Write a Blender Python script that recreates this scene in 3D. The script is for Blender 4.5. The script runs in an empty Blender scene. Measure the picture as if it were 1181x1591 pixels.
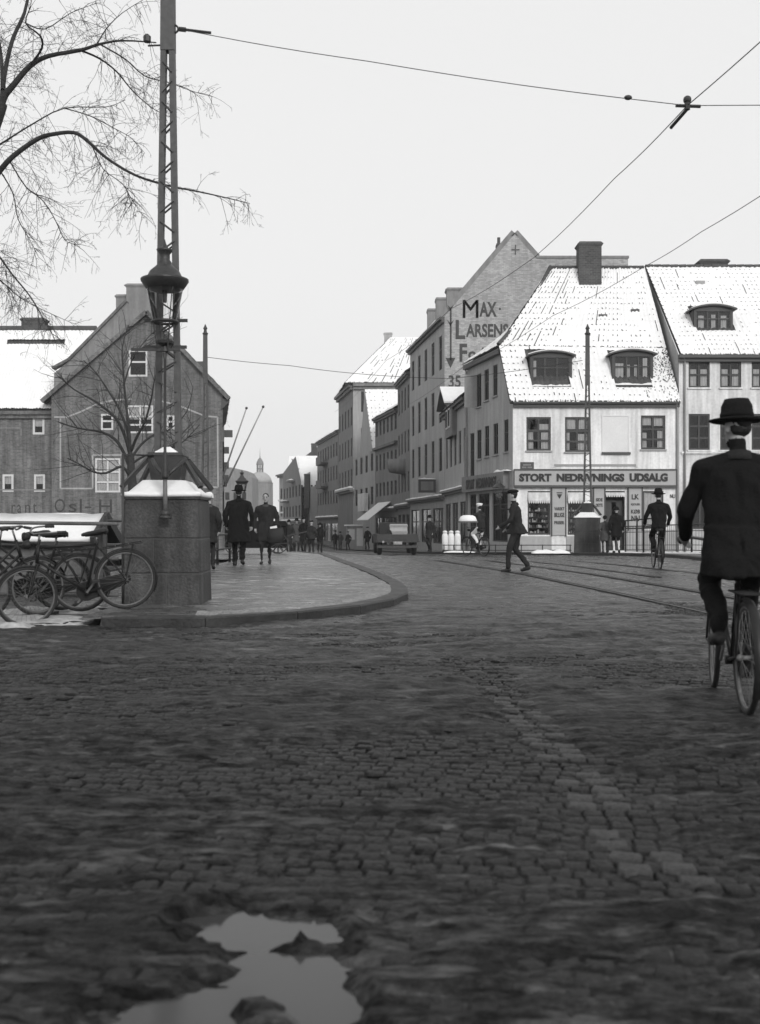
import bpy, bmesh, math, random
import numpy as np
from mathutils import Vector, Matrix

R = math.radians
random.seed(7)
scene = bpy.context.scene
COL = scene.collection

# ------------------------------------------------------------------ camera
F, CX, HZ, CAMZ = 1700.0, 590.5, 815.0, 1.15      # focal length and principal point in photo pixels, eye height in metres
cam_d = bpy.data.cameras.new('camera')
cam = bpy.data.objects.new('camera', cam_d)
COL.objects.link(cam)
cam.location = (0, 0, CAMZ)
cam.rotation_euler = (R(90), 0, 0)
cam_d.sensor_fit = 'HORIZONTAL'
cam_d.sensor_width = 36
cam_d.lens = 36 * F / 1181
cam_d.shift_y = (HZ - 795.5) / 1181
cam_d.clip_start = 0.05
cam_d.clip_end = 3000
cam_d.dof.use_dof = True
cam_d.dof.focus_distance = 30
cam_d.dof.aperture_fstop = 4.5
scene.camera = cam

# ------------------------------------------------------------------ overcast winter sky
SUN_EL, SUN_AZ = R(26), R(160)      # behind the camera, a little to its right
world = bpy.data.worlds.new('World')
scene.world = world
world.use_nodes = True
wn = world.node_tree
wn.nodes.clear()
w_out = wn.nodes.new('ShaderNodeOutputWorld')
w_bg = wn.nodes.new('ShaderNodeBackground')
w_sky = wn.nodes.new('ShaderNodeTexSky')
w_sky.sky_type = 'NISHITA'
w_sky.sun_disc = False
w_sky.sun_elevation = SUN_EL
w_sky.sun_rotation = SUN_AZ
w_sky.air_density = 2.0
w_sky.dust_density = 6.0
w_bw = wn.nodes.new('ShaderNodeRGBToBW')
w_mix = wn.nodes.new('ShaderNodeMix')
w_mix.data_type = 'FLOAT'
w_mix.inputs[0].default_value = 0.88                # thick even cloud over the clear sky
w_mix.inputs[3].default_value = 7.2
wn.links.new(w_sky.outputs[0], w_bw.inputs[0])
wn.links.new(w_bw.outputs[0], w_mix.inputs[2])
wn.links.new(w_mix.outputs[0], w_bg.inputs[0])
w_bg.inputs[1].default_value = 0.1
wn.links.new(w_bg.outputs[0], w_out.inputs[0])

sun_d = bpy.data.lights.new('sun', 'SUN')
sun_d.energy = 1.5
sun_d.angle = R(20)
sun_d.color = (1.0, 0.99, 0.98)
sun = bpy.data.objects.new('sun', sun_d)
COL.objects.link(sun)
sdir = Vector((math.sin(SUN_AZ) * math.cos(SUN_EL), math.cos(SUN_AZ) * math.cos(SUN_EL), math.sin(SUN_EL)))
sun.rotation_euler = (-sdir).to_track_quat('-Z', 'Y').to_euler()

vs = scene.view_settings
scene.display_settings.display_device = 'sRGB'
vs.view_transform = 'Standard'
vs.look = 'None'
vs.exposure = 0.38
vs.gamma = 1.0
vs.use_curve_mapping = False
scene.cycles.max_bounces = 6
scene.cycles.use_denoising = True

# ------------------------------------------------------------------ geometry helpers
def XA(px, Y): return (px - CX) * Y / F
def ZA(py, Y): return CAMZ + (HZ - py) * Y / F
def P(px, py, Y): return Vector((XA(px, Y), Y, ZA(py, Y)))

GY = np.array([-50, 9, 16, 24, 35, 60, 110, 150, 3000.0])
GZ = np.array([0, 0, .05, .10, .10, -.42, -1.40, -1.45, -1.45])
def g(Y):                                            # the street climbs a little to the bridge crown, then runs down
    return float(np.interp(Y, GY, GZ))
def gnd(px, py, off=0.0):                            # the place on the street seen at a photo pixel
    Y = 10.0
    for _ in range(60):
        Y = 0.5 * Y + 0.5 * (CAMZ - g(Y) - off) * F / max(1e-3, py - HZ)
    return Vector((XA(px, Y), Y, g(Y) + off))

def lerp(a, b, t): return a + (b - a) * t

class MB:
    """collects shapes into one mesh"""
    def __init__(s, M=None):
        s.v, s.f, s.m, s.M = [], [], [], M
    def pts(s, ps):
        i = len(s.v)
        if s.M is not None:
            s.v.extend([tuple(s.M @ Vector(p)) for p in ps])
        else:
            s.v.extend([tuple(p) for p in ps])
        return i
    def face(s, ps, m=0):
        i = s.pts(ps)
        s.f.append(tuple(range(i, i + len(ps)))); s.m.append(m)
    def box(s, a, b, m=0):
        x0, y0, z0 = a; x1, y1, z1 = b
        i = s.pts([(x0,y0,z0),(x1,y0,z0),(x1,y1,z0),(x0,y1,z0),(x0,y0,z1),(x1,y0,z1),(x1,y1,z1),(x0,y1,z1)])
        for q in ((0,3,2,1),(4,5,6,7),(0,1,5,4),(1,2,6,5),(2,3,7,6),(3,0,4,7)):
            s.f.append(tuple(i + k for k in q)); s.m.append(m)
    def frustum(s, c, z0, z1, a0, b0, a1, b1, m=0, rz=0.0):     # four-sided block, half sizes a, b at each end
        ca, sa = math.cos(rz), math.sin(rz)
        def rr(x, y, z): return (c[0] + x*ca - y*sa, c[1] + x*sa + y*ca, z)
        i = s.pts([rr(-a0,-b0,z0),rr(a0,-b0,z0),rr(a0,b0,z0),rr(-a0,b0,z0),rr(-a1,-b1,z1),rr(a1,-b1,z1),rr(a1,b1,z1),rr(-a1,b1,z1)])
        for q in ((0,3,2,1),(4,5,6,7),(0,1,5,4),(1,2,6,5),(2,3,7,6),(3,0,4,7)):
            s.f.append(tuple(i + k for k in q)); s.m.append(m)
    def loft(s, rings, m=0, cap=True, closed=True):
        n = len(rings[0]); i0 = len(s.v)
        for r in rings: s.pts(r)
        for k in range(len(rings) - 1):
            for j in range(n if closed else n - 1):
                j2 = (j + 1) % n
                s.f.append((i0 + k*n + j, i0 + k*n + j2, i0 + (k+1)*n + j2, i0 + (k+1)*n + j)); s.m.append(m)
        if cap and closed:
            s.f.append(tuple(i0 + j for j in range(n - 1, -1, -1))); s.m.append(m)
            b = i0 + (len(rings) - 1) * n
            s.f.append(tuple(b + j for j in range(n))); s.m.append(m)
    def tube(s, pts, rad, n=6, m=0, cap=True, loop=False):
        pts = [Vector(p) for p in pts]
        if not hasattr(rad, '__len__'): rad = [rad] * len(pts)
        rings = []; up = None
        N = len(pts)
        for k, p in enumerate(pts):
            if loop: d = pts[(k+1) % N] - pts[k-1]
            else: d = pts[min(k+1, N-1)] - pts[max(k-1, 0)]
            if d.length < 1e-9: d = Vector((0, 0, 1))
            d.normalize()
            if up is None:
                up = Vector((0, 0, 1)) if abs(d.z) < 0.9 else Vector((1, 0, 0))
            a = d.cross(up)
            if a.length < 1e-6: a = d.orthogonal()
            a.normalize(); b = a.cross(d).normalized(); up = b
            rings.append([p + (a * math.cos(t) + b * math.sin(t)) * rad[k] for t in [2*math.pi*j/n for j in range(n)]])
        if loop: rings.append(rings[0])
        s.loft(rings, m, cap and not loop)
    def bar(s, p0, p1, w, h, m=0, up=(0, 0, 1)):      # rectangular bar
        p0, p1 = Vector(p0), Vector(p1); d = (p1 - p0).normalized(); up = Vector(up)
        a = d.cross(up)
        if a.length < 1e-4: a = d.orthogonal()
        a.normalize(); b = a.cross(d).normalized()
        q = [(-w/2,-h/2),(w/2,-h/2),(w/2,h/2),(-w/2,h/2)]
        s.loft([[p + a*x + b*y for x, y in q] for p in (p0, p1)], m)
    def lathe(s, prof, c=(0, 0, 0), n=16, m=0, axis='Z'):
        rings = []
        for r, z in prof:
            ring = []
            for j in range(n):
                t = 2*math.pi*j/n; x, y = max(r, 1e-4)*math.cos(t), max(r, 1e-4)*math.sin(t)
                if axis == 'Z': q = (c[0]+x, c[1]+y, c[2]+z)
                elif axis == 'X': q = (c[0]+z, c[1]+x, c[2]+y)
                else: q = (c[0]+y, c[1]+z, c[2]+x)
                ring.append(q)
            rings.append(ring)
        s.loft(rings, m)
    def ell(s, c, r, m=0, n=12, k=8):
        rings = []
        for a in range(k + 1):
            t = -math.pi/2 + math.pi*a/k
            cr = max(math.cos(t), 0.02)
            rings.append([(c[0]+r[0]*cr*math.cos(2*math.pi*j/n), c[1]+r[1]*cr*math.sin(2*math.pi*j/n), c[2]+r[2]*math.sin(t)) for j in range(n)])
        s.loft(rings, m)
    def mesh(s, name, mats, smooth=False):
        me = bpy.data.meshes.new(name)
        me.from_pydata(s.v, [], s.f)
        for mt in (mats if isinstance(mats, (list, tuple)) else [mats]): me.materials.append(mt)
        if any(s.m): me.polygons.foreach_set('material_index', s.m)
        if smooth: me.polygons.foreach_set('use_smooth', [True] * len(s.f))
        me.update()
        return me
    def build(s, name, mats, parent=None, smooth=False, bevel=0, basis=None, kind=None):
        o = put(name, s.mesh(name, mats, smooth), parent, basis)
        if kind: o['kind'] = kind
        if bevel:
            b = o.modifiers.new('bevel', 'BEVEL'); b.width = bevel; b.segments = 2; b.limit_method = 'ANGLE'
        return o

def put(name, me, parent=None, basis=None):
    o = bpy.data.objects.new(name, me)
    COL.objects.link(o)
    if parent is not None: o.parent = parent
    if basis is not None: o.matrix_basis = basis
    return o
def tag(o, label, cat, group=None):
    o['label'] = label; o['category'] = cat
    if group: o['group'] = group
    return o
def thing(name, label, cat, loc=(0, 0, 0), rz=0.0, group=None, scale=1.0):
    o = bpy.data.objects.new(name, None)
    COL.objects.link(o)
    o.empty_display_size = 0.1
    o.matrix_basis = Matrix.Translation(loc) @ Matrix.Rotation(rz, 4, 'Z') @ Matrix.Scale(scale, 4)
    return tag(o, label, cat, group)
def structure(o):
    o['kind'] = 'structure'; return o
def copy_tree(o, parent=None):
    c = o.copy(); COL.objects.link(c); c.parent = parent
    for ch in list(o.children): copy_tree(ch, c)
    return c

# ------------------------------------------------------------------ value noise for the script's own relief
_rs = np.random.RandomState(3)
_perm = _rs.permutation(512)
_val = _rs.rand(512)
def vnoise(x, y, seed=0):
    x = np.asarray(x, float); y = np.asarray(y, float)
    xi = np.floor(x).astype(int); yi = np.floor(y).astype(int)
    xf = x - xi; yf = y - yi
    u = xf*xf*(3-2*xf); v = yf*yf*(3-2*yf)
    def h(a, b): return _val[(_perm[(a + seed*37) % 512] + b*7 + _perm[(b + seed*11) % 512]) % 512]
    return (h(xi,yi)*(1-u)+h(xi+1,yi)*u)*(1-v)+(h(xi,yi+1)*(1-u)+h(xi+1,yi+1)*u)*v
def fbm(x, y, o=4, seed=0):
    t = 0; a = .5; s = 0
    for k in range(o):
        t = t + a*vnoise(x*2**k, y*2**k, seed+k); s += a; a *= .5
    return t / s

# ------------------------------------------------------------------ materials (the photograph is monochrome: every colour is a grey)
MATS = {}
def mat(name, v, var=.25, scale=2.0, rough=.75, bump=.15, fine=18.0, spec=.4, streak=0.0, brick=None, metal=0.0, dirt=None, rvar=0.12):
    if name in MATS: return MATS[name]
    m = bpy.data.materials.new(name); m.use_nodes = True
    nt = m.node_tree; nt.nodes.clear(); L = nt.links.new
    N = nt.nodes.new
    out = N('ShaderNodeOutputMaterial'); b = N('ShaderNodeBsdfPrincipled')
    L(b.outputs[0], out.inputs[0])
    geo = N('ShaderNodeNewGeometry')
    n1 = N('ShaderNodeTexNoise'); n1.inputs['Scale'].default_value = scale; n1.inputs['Detail'].default_value = 6; n1.inputs['Roughness'].default_value = .65
    n2 = N('ShaderNodeTexNoise'); n2.inputs['Scale'].default_value = fine; n2.inputs['Detail'].default_value = 4
    L(geo.outputs['Position'], n1.inputs['Vector']); L(geo.outputs['Position'], n2.inputs['Vector'])
    def math_(op, a, c):
        q = N('ShaderNodeMath'); q.operation = op
        for k, w in enumerate((a, c)):
            if isinstance(w, (int, float)): q.inputs[k].default_value = w
            else: L(w, q.inputs[k])
        return q.outputs[0]
    r1 = N('ShaderNodeMapRange'); L(n1.outputs[0], r1.inputs[0])
    r1.inputs[1].default_value = .3; r1.inputs[2].default_value = .7; r1.inputs[3].default_value = 1 - var; r1.inputs[4].default_value = 1 + var
    r2 = N('ShaderNodeMapRange'); L(n2.outputs[0], r2.inputs[0])
    r2.inputs[1].default_value = .3; r2.inputs[2].default_value = .7; r2.inputs[3].default_value = 1 - var*.5; r2.inputs[4].default_value = 1 + var*.5
    col = math_('MULTIPLY', math_('MULTIPLY', r1.outputs[0], r2.outputs[0]), v)
    if streak:
        mp = N('ShaderNodeMapping'); mp.inputs['Scale'].default_value = (3.0, 3.0, .22)
        L(geo.outputs['Position'], mp.inputs[0])
        n3 = N('ShaderNodeTexNoise'); n3.inputs['Scale'].default_value = 1.6; n3.inputs['Detail'].default_value = 5
        L(mp.outputs[0], n3.inputs['Vector'])
        r3 = N('ShaderNodeMapRange'); L(n3.outputs[0], r3.inputs[0])
        r3.inputs[1].default_value = .35; r3.inputs[2].default_value = .65; r3.inputs[3].default_value = 1 - streak; r3.inputs[4].default_value = 1 + streak*.3
        col = math_('MULTIPLY', col, r3.outputs[0])
    h = n2.outputs[0]
    if brick:
        bw, bh, mort, depth = brick
        tc = N('ShaderNodeSeparateXYZ'); L(geo.outputs['Position'], tc.inputs[0])
        cb = N('ShaderNodeCombineXYZ')
        L(math_('ADD', tc.outputs[0], tc.outputs[1]), cb.inputs[0]); L(tc.outputs[2], cb.inputs[1])
        bt = N('ShaderNodeTexBrick'); L(cb.outputs[0], bt.inputs['Vector'])
        bt.inputs['Scale'].default_value = 1.0; bt.inputs['Brick Width'].default_value = bw; bt.inputs['Row Height'].default_value = bh
        bt.inputs['Mortar Size'].default_value = .012; bt.inputs['Color1'].default_value = (.75,.75,.75,1); bt.inputs['Color2'].default_value = (1.2,1.2,1.2,1)
        bt.inputs['Mortar'].default_value = (mort, mort, mort, 1)
        sp = N('ShaderNodeSeparateColor'); L(bt.outputs[0], sp.inputs[0])
        col = math_('MULTIPLY', col, sp.outputs[0])
    cc = N('ShaderNodeCombineColor')
    for k in range(3): L(col, cc.inputs[k])
    L(cc.outputs[0], b.inputs['Base Color'])
    rr = N('ShaderNodeMapRange'); L(n1.outputs[0], rr.inputs[0])
    rr.inputs[1].default_value = .3; rr.inputs[2].default_value = .7
    rr.inputs[3].default_value = max(.02, rough - rvar); rr.inputs[4].default_value = min(1, rough + rvar)
    L(rr.outputs[0], b.inputs['Roughness'])
    b.inputs['Specular IOR Level'].default_value = spec
    b.inputs['Metallic'].default_value = metal
    if bump:
        bp = N('ShaderNodeBump'); bp.inputs['Strength'].default_value = bump; bp.inputs['Distance'].default_value = .02
        L(h, bp.inputs['Height']); L(bp.outputs[0], b.inputs['Normal'])
    MATS[name] = m
    return m

m_snow = mat('snow', .76, .06, 1.5, .9, .35, 14, .2)
m_slush = mat('grey_slush', .15, .6, 3, .5, .9, 25, .5)
m_snow_dirty = mat('trodden_snow', .34, .45, 2.2, .75, .6, 12, .3)
m_tile = mat('roof_tile', .06, .4, 1.5, .8, .2, 12)
m_plaster_light = mat('pale_plaster', .72, .16, .55, .9, .2, 9, .2, streak=.24)
m_plaster_b = mat('pale_plaster_weathered', .64, .16, .6, .9, .2, 9, .2, streak=.24)
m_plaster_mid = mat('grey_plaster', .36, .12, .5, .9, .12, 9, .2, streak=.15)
m_plaster_dark = mat('dark_plaster', .21, .14, .5, .9, .12, 9, .2, streak=.18)
m_brick_gable = mat('gable_brick', .33, .14, .35, .9, .2, 10, .2, streak=.12, brick=(.24, .085, .85, 1))
m_brick_dark = mat('dark_brick', .14, .30, .5, .9, .3, 10, .2, streak=.32, brick=(.24, .085, 1.15, 1))
m_brick_chim = mat('chimney_brick', .065, .25, 1.0, .9, .3, 10, .2, brick=(.24, .085, 1.5, 1))
m_trim_white = mat('white_trim', .66, .08, 1, .7, .05)
m_trim_dark = mat('dark_trim', .06, .2, 1, .6, .05)
m_trim_grey = mat('grey_trim', .30, .15, 1, .7, .05)
m_frame_dark = mat('dark_window_frame', .04, .2, 1, .6, .05)
m_frame_light = mat('light_window_frame', .55, .1, 1, .6, .05)
m_room = mat('dark_room', .012, .2, 1, .9, 0)
m_curtain = mat('curtain', .62, .12, 3, .9, .2)
m_iron = mat('iron', .022, .35, 4, .5, .15, 30, .5)
m_iron_mid = mat('iron_galvanised', .10, .4, 3, .55, .15, 30, .5)
m_pole = mat('pole_paint', .065, .35, 1.2, .6, .15, 14, .4)
m_stone = mat('granite', .050, .6, 1.6, .7, .6, 30, .35, streak=.5)
m_kerb = mat('kerb_granite', .028, .4, 3, .55, .4, 30, .3, streak=.2)
m_stone_light = mat('light_stone', .24, .2, 2.0, .8, .4, 20, .3)
m_wood_dark = mat('tarred_wood', .04, .3, 2, .8, .3, 20)
m_wood = mat('grey_board', .12, .25, 2, .8, .3, 20, streak=.2)
m_bark = mat('bark', .035, .35, 6, .9, .5, 30, .2)
m_rubber = mat('rubber', .022, .2, 6, .7, .2, 30, .3)
m_enamel = mat('black_enamel', .014, .3, 6, .5, .05, 30, .25)
m_chrome = mat('steel', .14, .2, 8, .45, .0, 30, .6, metal=.6)
m_leather = mat('leather', .016, .3, 6, .6, .2, 30, .25)
m_cloth_black = mat('black_cloth', .009, .25, 5, .95, .4, 60, .1)
m_cloth_dark = mat('dark_cloth', .022, .25, 5, .95, .4, 60, .1)
m_cloth_grey = mat('grey_cloth', .06, .2, 5, .95, .4, 60, .1)
m_cloth_white = mat('white_cloth', .72, .1, 5, .9, .3, 40, .1)
m_skin = mat('skin', .30, .08, 6, .6, .05, 40, .3)
m_hair = mat('hair', .010, .3, 20, .6, .5, 60, .3)
m_sign_grey = mat('sign_board', .36, .08, 1.0, .7, .05)
m_letter = mat('dark_letter', .03, .2, 2, .8, 0)
m_letter_faded = mat('faded_letter', .05, .3, 1.2, .95, 0, 6)
m_letter_wall = mat('worn_wall_letter', .055, .3, 1.2, .95, 0, 6)
m_sett_pale = mat('pale_sett_stone', .034, .6, 5, .5, .7, 55, .25)
m_goods = [mat('goods_%s' % n, v, .3, 9, .6, .1) for n, v in (('pale', .6), ('mid', .25), ('dark', .06))]

def glass_mat(name, clear):
    m = bpy.data.materials.new(name); m.use_nodes = True
    nt = m.node_tree; nt.nodes.clear(); L = nt.links.new; N = nt.nodes.new
    out = N('ShaderNodeOutputMaterial'); tr = N('ShaderNodeBsdfTransparent'); gl = N('ShaderNodeBsdfGlossy')
    mx = N('ShaderNodeMixShader'); fr = N('ShaderNodeFresnel')
    tr.inputs[0].default_value = (clear, clear, clear, 1); gl.inputs['Roughness'].default_value = .04
    gl.inputs[0].default_value = (.9, .9, .9, 1)
    fr.inputs[0].default_value = 1.5
    ge = N('ShaderNodeNewGeometry'); nz = N('ShaderNodeTexNoise'); nz.inputs['Scale'].default_value = 1.3
    L(ge.outputs['Position'], nz.inputs['Vector'])
    bp = N('ShaderNodeBump'); bp.inputs['Strength'].default_value = .25; bp.inputs['Distance'].default_value = .05
    L(nz.outputs[0], bp.inputs['Height']); L(bp.outputs[0], gl.inputs['Normal'])
    L(fr.outputs[0], mx.inputs[0]); L(tr.outputs[0], mx.inputs[1]); L(gl.outputs[0], mx.inputs[2]); L(mx.outputs[0], out.inputs[0])
    return m
m_glass = glass_mat('window_glass', .75)
m_lampglass = glass_mat('lantern_glass', .93)

def water_mat():
    m = bpy.data.materials.new('puddle_water'); m.use_nodes = True
    b = m.node_tree.nodes['Principled BSDF']
    b.inputs['Base Color'].default_value = (.045, .045, .045, 1); b.inputs['Roughness'].default_value = .12
    b.inputs['IOR'].default_value = 1.33
    nt = m.node_tree; N = nt.nodes.new
    nz = N('ShaderNodeTexNoise'); nz.inputs['Scale'].default_value = 7; ge = N('ShaderNodeNewGeometry')
    nt.links.new(ge.outputs['Position'], nz.inputs['Vector'])
    bp = N('ShaderNodeBump'); bp.inputs['Strength'].default_value = .03; bp.inputs['Distance'].default_value = .02
    nt.links.new(nz.outputs[0], bp.inputs['Height']); nt.links.new(bp.outputs[0], b.inputs['Normal'])
    return m
m_water = water_mat()

def street_mat(name, lo, hi, r_lo, r_hi, stretch, slush, bump=.6, slush_col=.30, spec=.45, far=0.0, grit=False):
    """wet mud and slush: dark and light streaks drawn out along the traffic, wetter places shinier"""
    m = bpy.data.materials.new(name); m.use_nodes = True
    nt = m.node_tree; nt.nodes.clear(); L = nt.links.new; N = nt.nodes.new
    out = N('ShaderNodeOutputMaterial'); b = N('ShaderNodeBsdfPrincipled'); L(b.outputs[0], out.inputs[0])
    ge = N('ShaderNodeNewGeometry')
    mp = N('ShaderNodeMapping'); mp.inputs['Scale'].default_value = stretch; mp.inputs['Rotation'].default_value = (0, 0, R(-9))
    L(ge.outputs['Position'], mp.inputs[0])
    def noise(vec, sc, det=6, ro=.62):
        n = N('ShaderNodeTexNoise'); n.inputs['Scale'].default_value = sc; n.inputs['Detail'].default_value = det; n.inputs['Roughness'].default_value = ro
        L(vec, n.inputs['Vector']); return n.outputs[0]
    def rng(x, a, c, d, e):
        r = N('ShaderNodeMapRange'); L(x, r.inputs[0])
        for k, w in zip((1, 2, 3, 4), (a, c, d, e)): r.inputs[k].default_value = w
        return r.outputs[0]
    def mth(op, a, c):
        q = N('ShaderNodeMath'); q.operation = op
        for k, w in enumerate((a, c)):
            if isinstance(w, (int, float)): q.inputs[k].default_value = w
            else: L(w, q.inputs[k])
        return q.outputs[0]
    s1 = noise(mp.outputs[0], 1.1); s2 = noise(ge.outputs['Position'], 9.0); s3 = noise(ge.outputs['Position'], .35, 3)
    base = mth('MULTIPLY', rng(s1, .32, .68, lo, hi), rng(s2, .3, .7, .35, 1.65))
    if grit:                                          # clods, grit and worn lighter smears
        s4 = noise(mp.outputs[0], 5.5, 10, .7); s5 = noise(ge.outputs['Position'], 30, 8, .7)
        base = mth('MULTIPLY', base, mth('MULTIPLY', rng(s4, .38, .66, .25, 2.1), rng(s5, .35, .65, .55, 1.5)))
    sl = mth('MULTIPLY', rng(noise(mp.outputs[0], 2.3), .54, .66, 0, 1), rng(s3, .35, .6, 0, slush))
    mixc = N('ShaderNodeMix'); mixc.data_type = 'FLOAT'
    L(sl, mixc.inputs[0]); L(base, mixc.inputs[2]); mixc.inputs[3].default_value = slush_col
    cc = N('ShaderNodeCombineColor')
    for k in range(3): L(mixc.outputs[0], cc.inputs[k])
    L(cc.outputs[0], b.inputs['Base Color'])
    ro = rng(s1, .35, .65, r_lo, r_hi)
    if far:                                           # the carriageway beyond the muddy corner is swept and wetter
        sx = N('ShaderNodeSeparateXYZ'); L(ge.outputs['Position'], sx.inputs[0])
        wet = rng(sx.outputs[1], 5.5, 20, 0, 1)
        ro = mth('SUBTRACT', ro, mth('MULTIPLY', wet, far))
        L(mth('ADD', mth('MULTIPLY', wet, .55), spec), b.inputs['Specular IOR Level'])
    else: b.inputs['Specular IOR Level'].default_value = spec
    L(ro, b.inputs['Roughness'])
    bp = N('ShaderNodeBump'); bp.inputs['Strength'].default_value = bump; bp.inputs['Distance'].default_value = .02
    L(mth('ADD', noise(ge.outputs['Position'], 26, 4), mth('MULTIPLY', s2, .8)), bp.inputs['Height']); L(bp.outputs[0], b.inputs['Normal'])
    return m
m_mud = street_mat('wet_street_mud', .0015, .042, .34, .9, (1.0, 4.2, 1), 1.0, 1.4, .12, spec=.06, far=.36, grit=True)
m_walk = street_mat('wet_trodden_pavement', .022, .10, .14, .5, (1.4, 2.8, 1), 1.1, .9, .40, spec=.5)
m_ground = street_mat('ground_earth', .08, .2, .5, .8, (1, 1, 1), .8, .4, .6)
m_sett = mat('sett_stone', .013, .9, 3.2, .5, .8, 55, .20, rvar=.15)

# ------------------------------------------------------------------ facade frames, windows, lettering
class Facade:
    """vertical plane from A to B (plan), x along it, z up, facing its left-hand outside"""
    def __init__(s, A, B, root):
        s.A = Vector((A[0], A[1], 0)); s.B = Vector((B[0], B[1], 0))
        d = s.B - s.A; s.W = d.length; s.u = d / s.W
        s.ang = math.atan2(d.y, d.x)
        s.T = Matrix.Translation(s.A) @ Matrix.Rotation(s.ang, 4, 'Z')       # world
        s.loc = root.matrix_basis.translation.copy()
        s.M = Matrix.Translation(-s.loc) @ s.T                               # root-local
        s.root = root
    def x(s, px):                                     # where the sight line through column px meets the plane
        k = (px - CX) / F
        t = (k * s.A.y - s.A.x) / (s.u.x - k * s.u.y)
        return t
    def Y(s, px): return (s.A + s.u * s.x(px)).y
    def z(s, px, py): return ZA(py, s.Y(px))
    def mb(s): return MB(s.M)

def wall_open(mb, W0, W1, Z0, Z1, ops, m=0, reveal=.14, room=1, y=0.0):
    xs = sorted({W0, W1, *[q for o in ops for q in (o[0], o[2])]})
    zs = sorted({Z0, Z1, *[q for o in ops for q in (o[1], o[3])]})
    xs = [x for x in xs if W0 - 1e-6 <= x <= W1 + 1e-6]; zs = [z for z in zs if Z0 - 1e-6 <= z <= Z1 + 1e-6]
    for i in range(len(xs) - 1):
        for j in range(len(zs) - 1):
            cx, cz = (xs[i]+xs[i+1])/2, (zs[j]+zs[j+1])/2
            if any(o[0] < cx < o[2] and o[1] < cz < o[3] for o in ops): continue
            mb.face([(xs[i],y,zs[j]),(xs[i+1],y,zs[j]),(xs[i+1],y,zs[j+1]),(xs[i],y,zs[j+1])], m)
    for x0, z0, x1, z1 in [o[:4] for o in ops]:
        r = y + reveal
        mb.face([(x0,y,z0),(x0,y,z1),(x0,r,z1),(x0,r,z0)], m); mb.face([(x1,y,z0),(x1,r,z0),(x1,r,z1),(x1,y,z1)], m)
        mb.face([(x0,y,z0),(x0,r,z0),(x1,r,z0),(x1,y,z0)], m); mb.face([(x0,y,z1),(x1,y,z1),(x1,r,z1),(x0,r,z1)], m)
        d = y + reveal + .55                           # dark room behind
        a, c, e, f = (x0,r,z0),(x1,r,z0),(x1,r,z1),(x0,r,z1)
        a2, c2, e2, f2 = (x0,d,z0),(x1,d,z0),(x1,d,z1),(x0,d,z1)
        for q in ((a2,c2,e2,f2),(a,a2,f2,f),(c,e,e2,c2),(a,c,c2,a2),(f,f2,e2,e)): mb.face(q, room)

_win = {}
def window(fac, x0, z0, x1, z1, xs=(0, .5, 1), zs=(0, .6, 1), frame=None, curtain=None, sill=None, snow=False, y=.09, bar=.055, panes=True, parent=None):
    """one window: frame bars, each pane, curtains and sill"""
    frame = frame or m_frame_dark
    w, h = round(x1-x0, 2), round(z1-z0, 2)
    key = (w, h, tuple(xs), tuple(zs), frame.name, bar, panes)
    if key not in _win:
        mb = MB()
        t = bar
        mb.box((0,0,0),(t,.06,h)); mb.box((w-t,0,0),(w,.06,h)); mb.box((t,0,0),(w-t,.06,t)); mb.box((t,0,h-t),(w-t,.06,h))
        for f in xs[1:-1]: mb.box((w*f-t*.5,-.008,t),(w*f+t*.5,.05,h-t))
        for f in zs[1:-1]:
            e = sorted([t] + [w*q for q in xs[1:-1]] + [w-t])
            for a, c in zip(e[:-1], e[1:]):
                mb.box((a+(t*.5 if a > t else 0),.004,h*f-t*.5),(c-(t*.5 if c < w-t else 0),.046,h*f+t*.5))
        me = mb.mesh('window', frame)
        pm = []
        if panes:
            for i in range(len(xs)-1):
                for j in range(len(zs)-1):
                    q = MB(); q.face([(w*xs[i]+t*.4,.03,h*zs[j]+t*.4),(w*xs[i+1]-t*.4,.03,h*zs[j]+t*.4),(w*xs[i+1]-t*.4,.03,h*zs[j+1]-t*.4),(w*xs[i]+t*.4,.03,h*zs[j+1]-t*.4)])
                    pm.append(q.mesh('pane', m_glass))
        else:
            q = MB(); q.face([(t*.5,.03,t*.5),(w-t*.5,.03,t*.5),(w-t*.5,.03,h-t*.5),(t*.5,.03,h-t*.5)])
            pm.append(q.mesh('pane', m_glass))
        _win[key] = (me, pm)
    me, pm = _win[key]
    o = put('window', me, parent or fac.root, fac.M @ Matrix.Translation((x0, y, z0)))
    for q in pm: put('pane', q, o)
    if curtain:
        c = MB()
        for a, e, b0, b1 in curtain:                    # folds: a..e across, b0..b1 up (fractions)
            n = max(3, int((e-a)*w/.045)); prev = None
            ring0 = []; ring1 = []
            for k in range(n+1):
                xx = w*lerp(a, e, k/n); yy = .085 + .018*math.sin(k*1.9)
                ring0.append((xx, yy, h*b0)); ring1.append((xx + random.uniform(-.01,.01), yy, h*b1))
            c.loft([ring0, ring1], closed=False)
        c.build('curtain', m_curtain, o)
    if sill:
        s = MB(); s.box((-.05,-y-.07,-.07),(w+.05,-y+.05,-.005)); s.build('sill', sill, o)
    if snow:
        s = MB(); snow_strip(s, (-.05,-y-.03,-.004), (w+.05,-y-.03,-.004), .07, .05); s.build('snow', m_snow, o)
    return o

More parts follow.
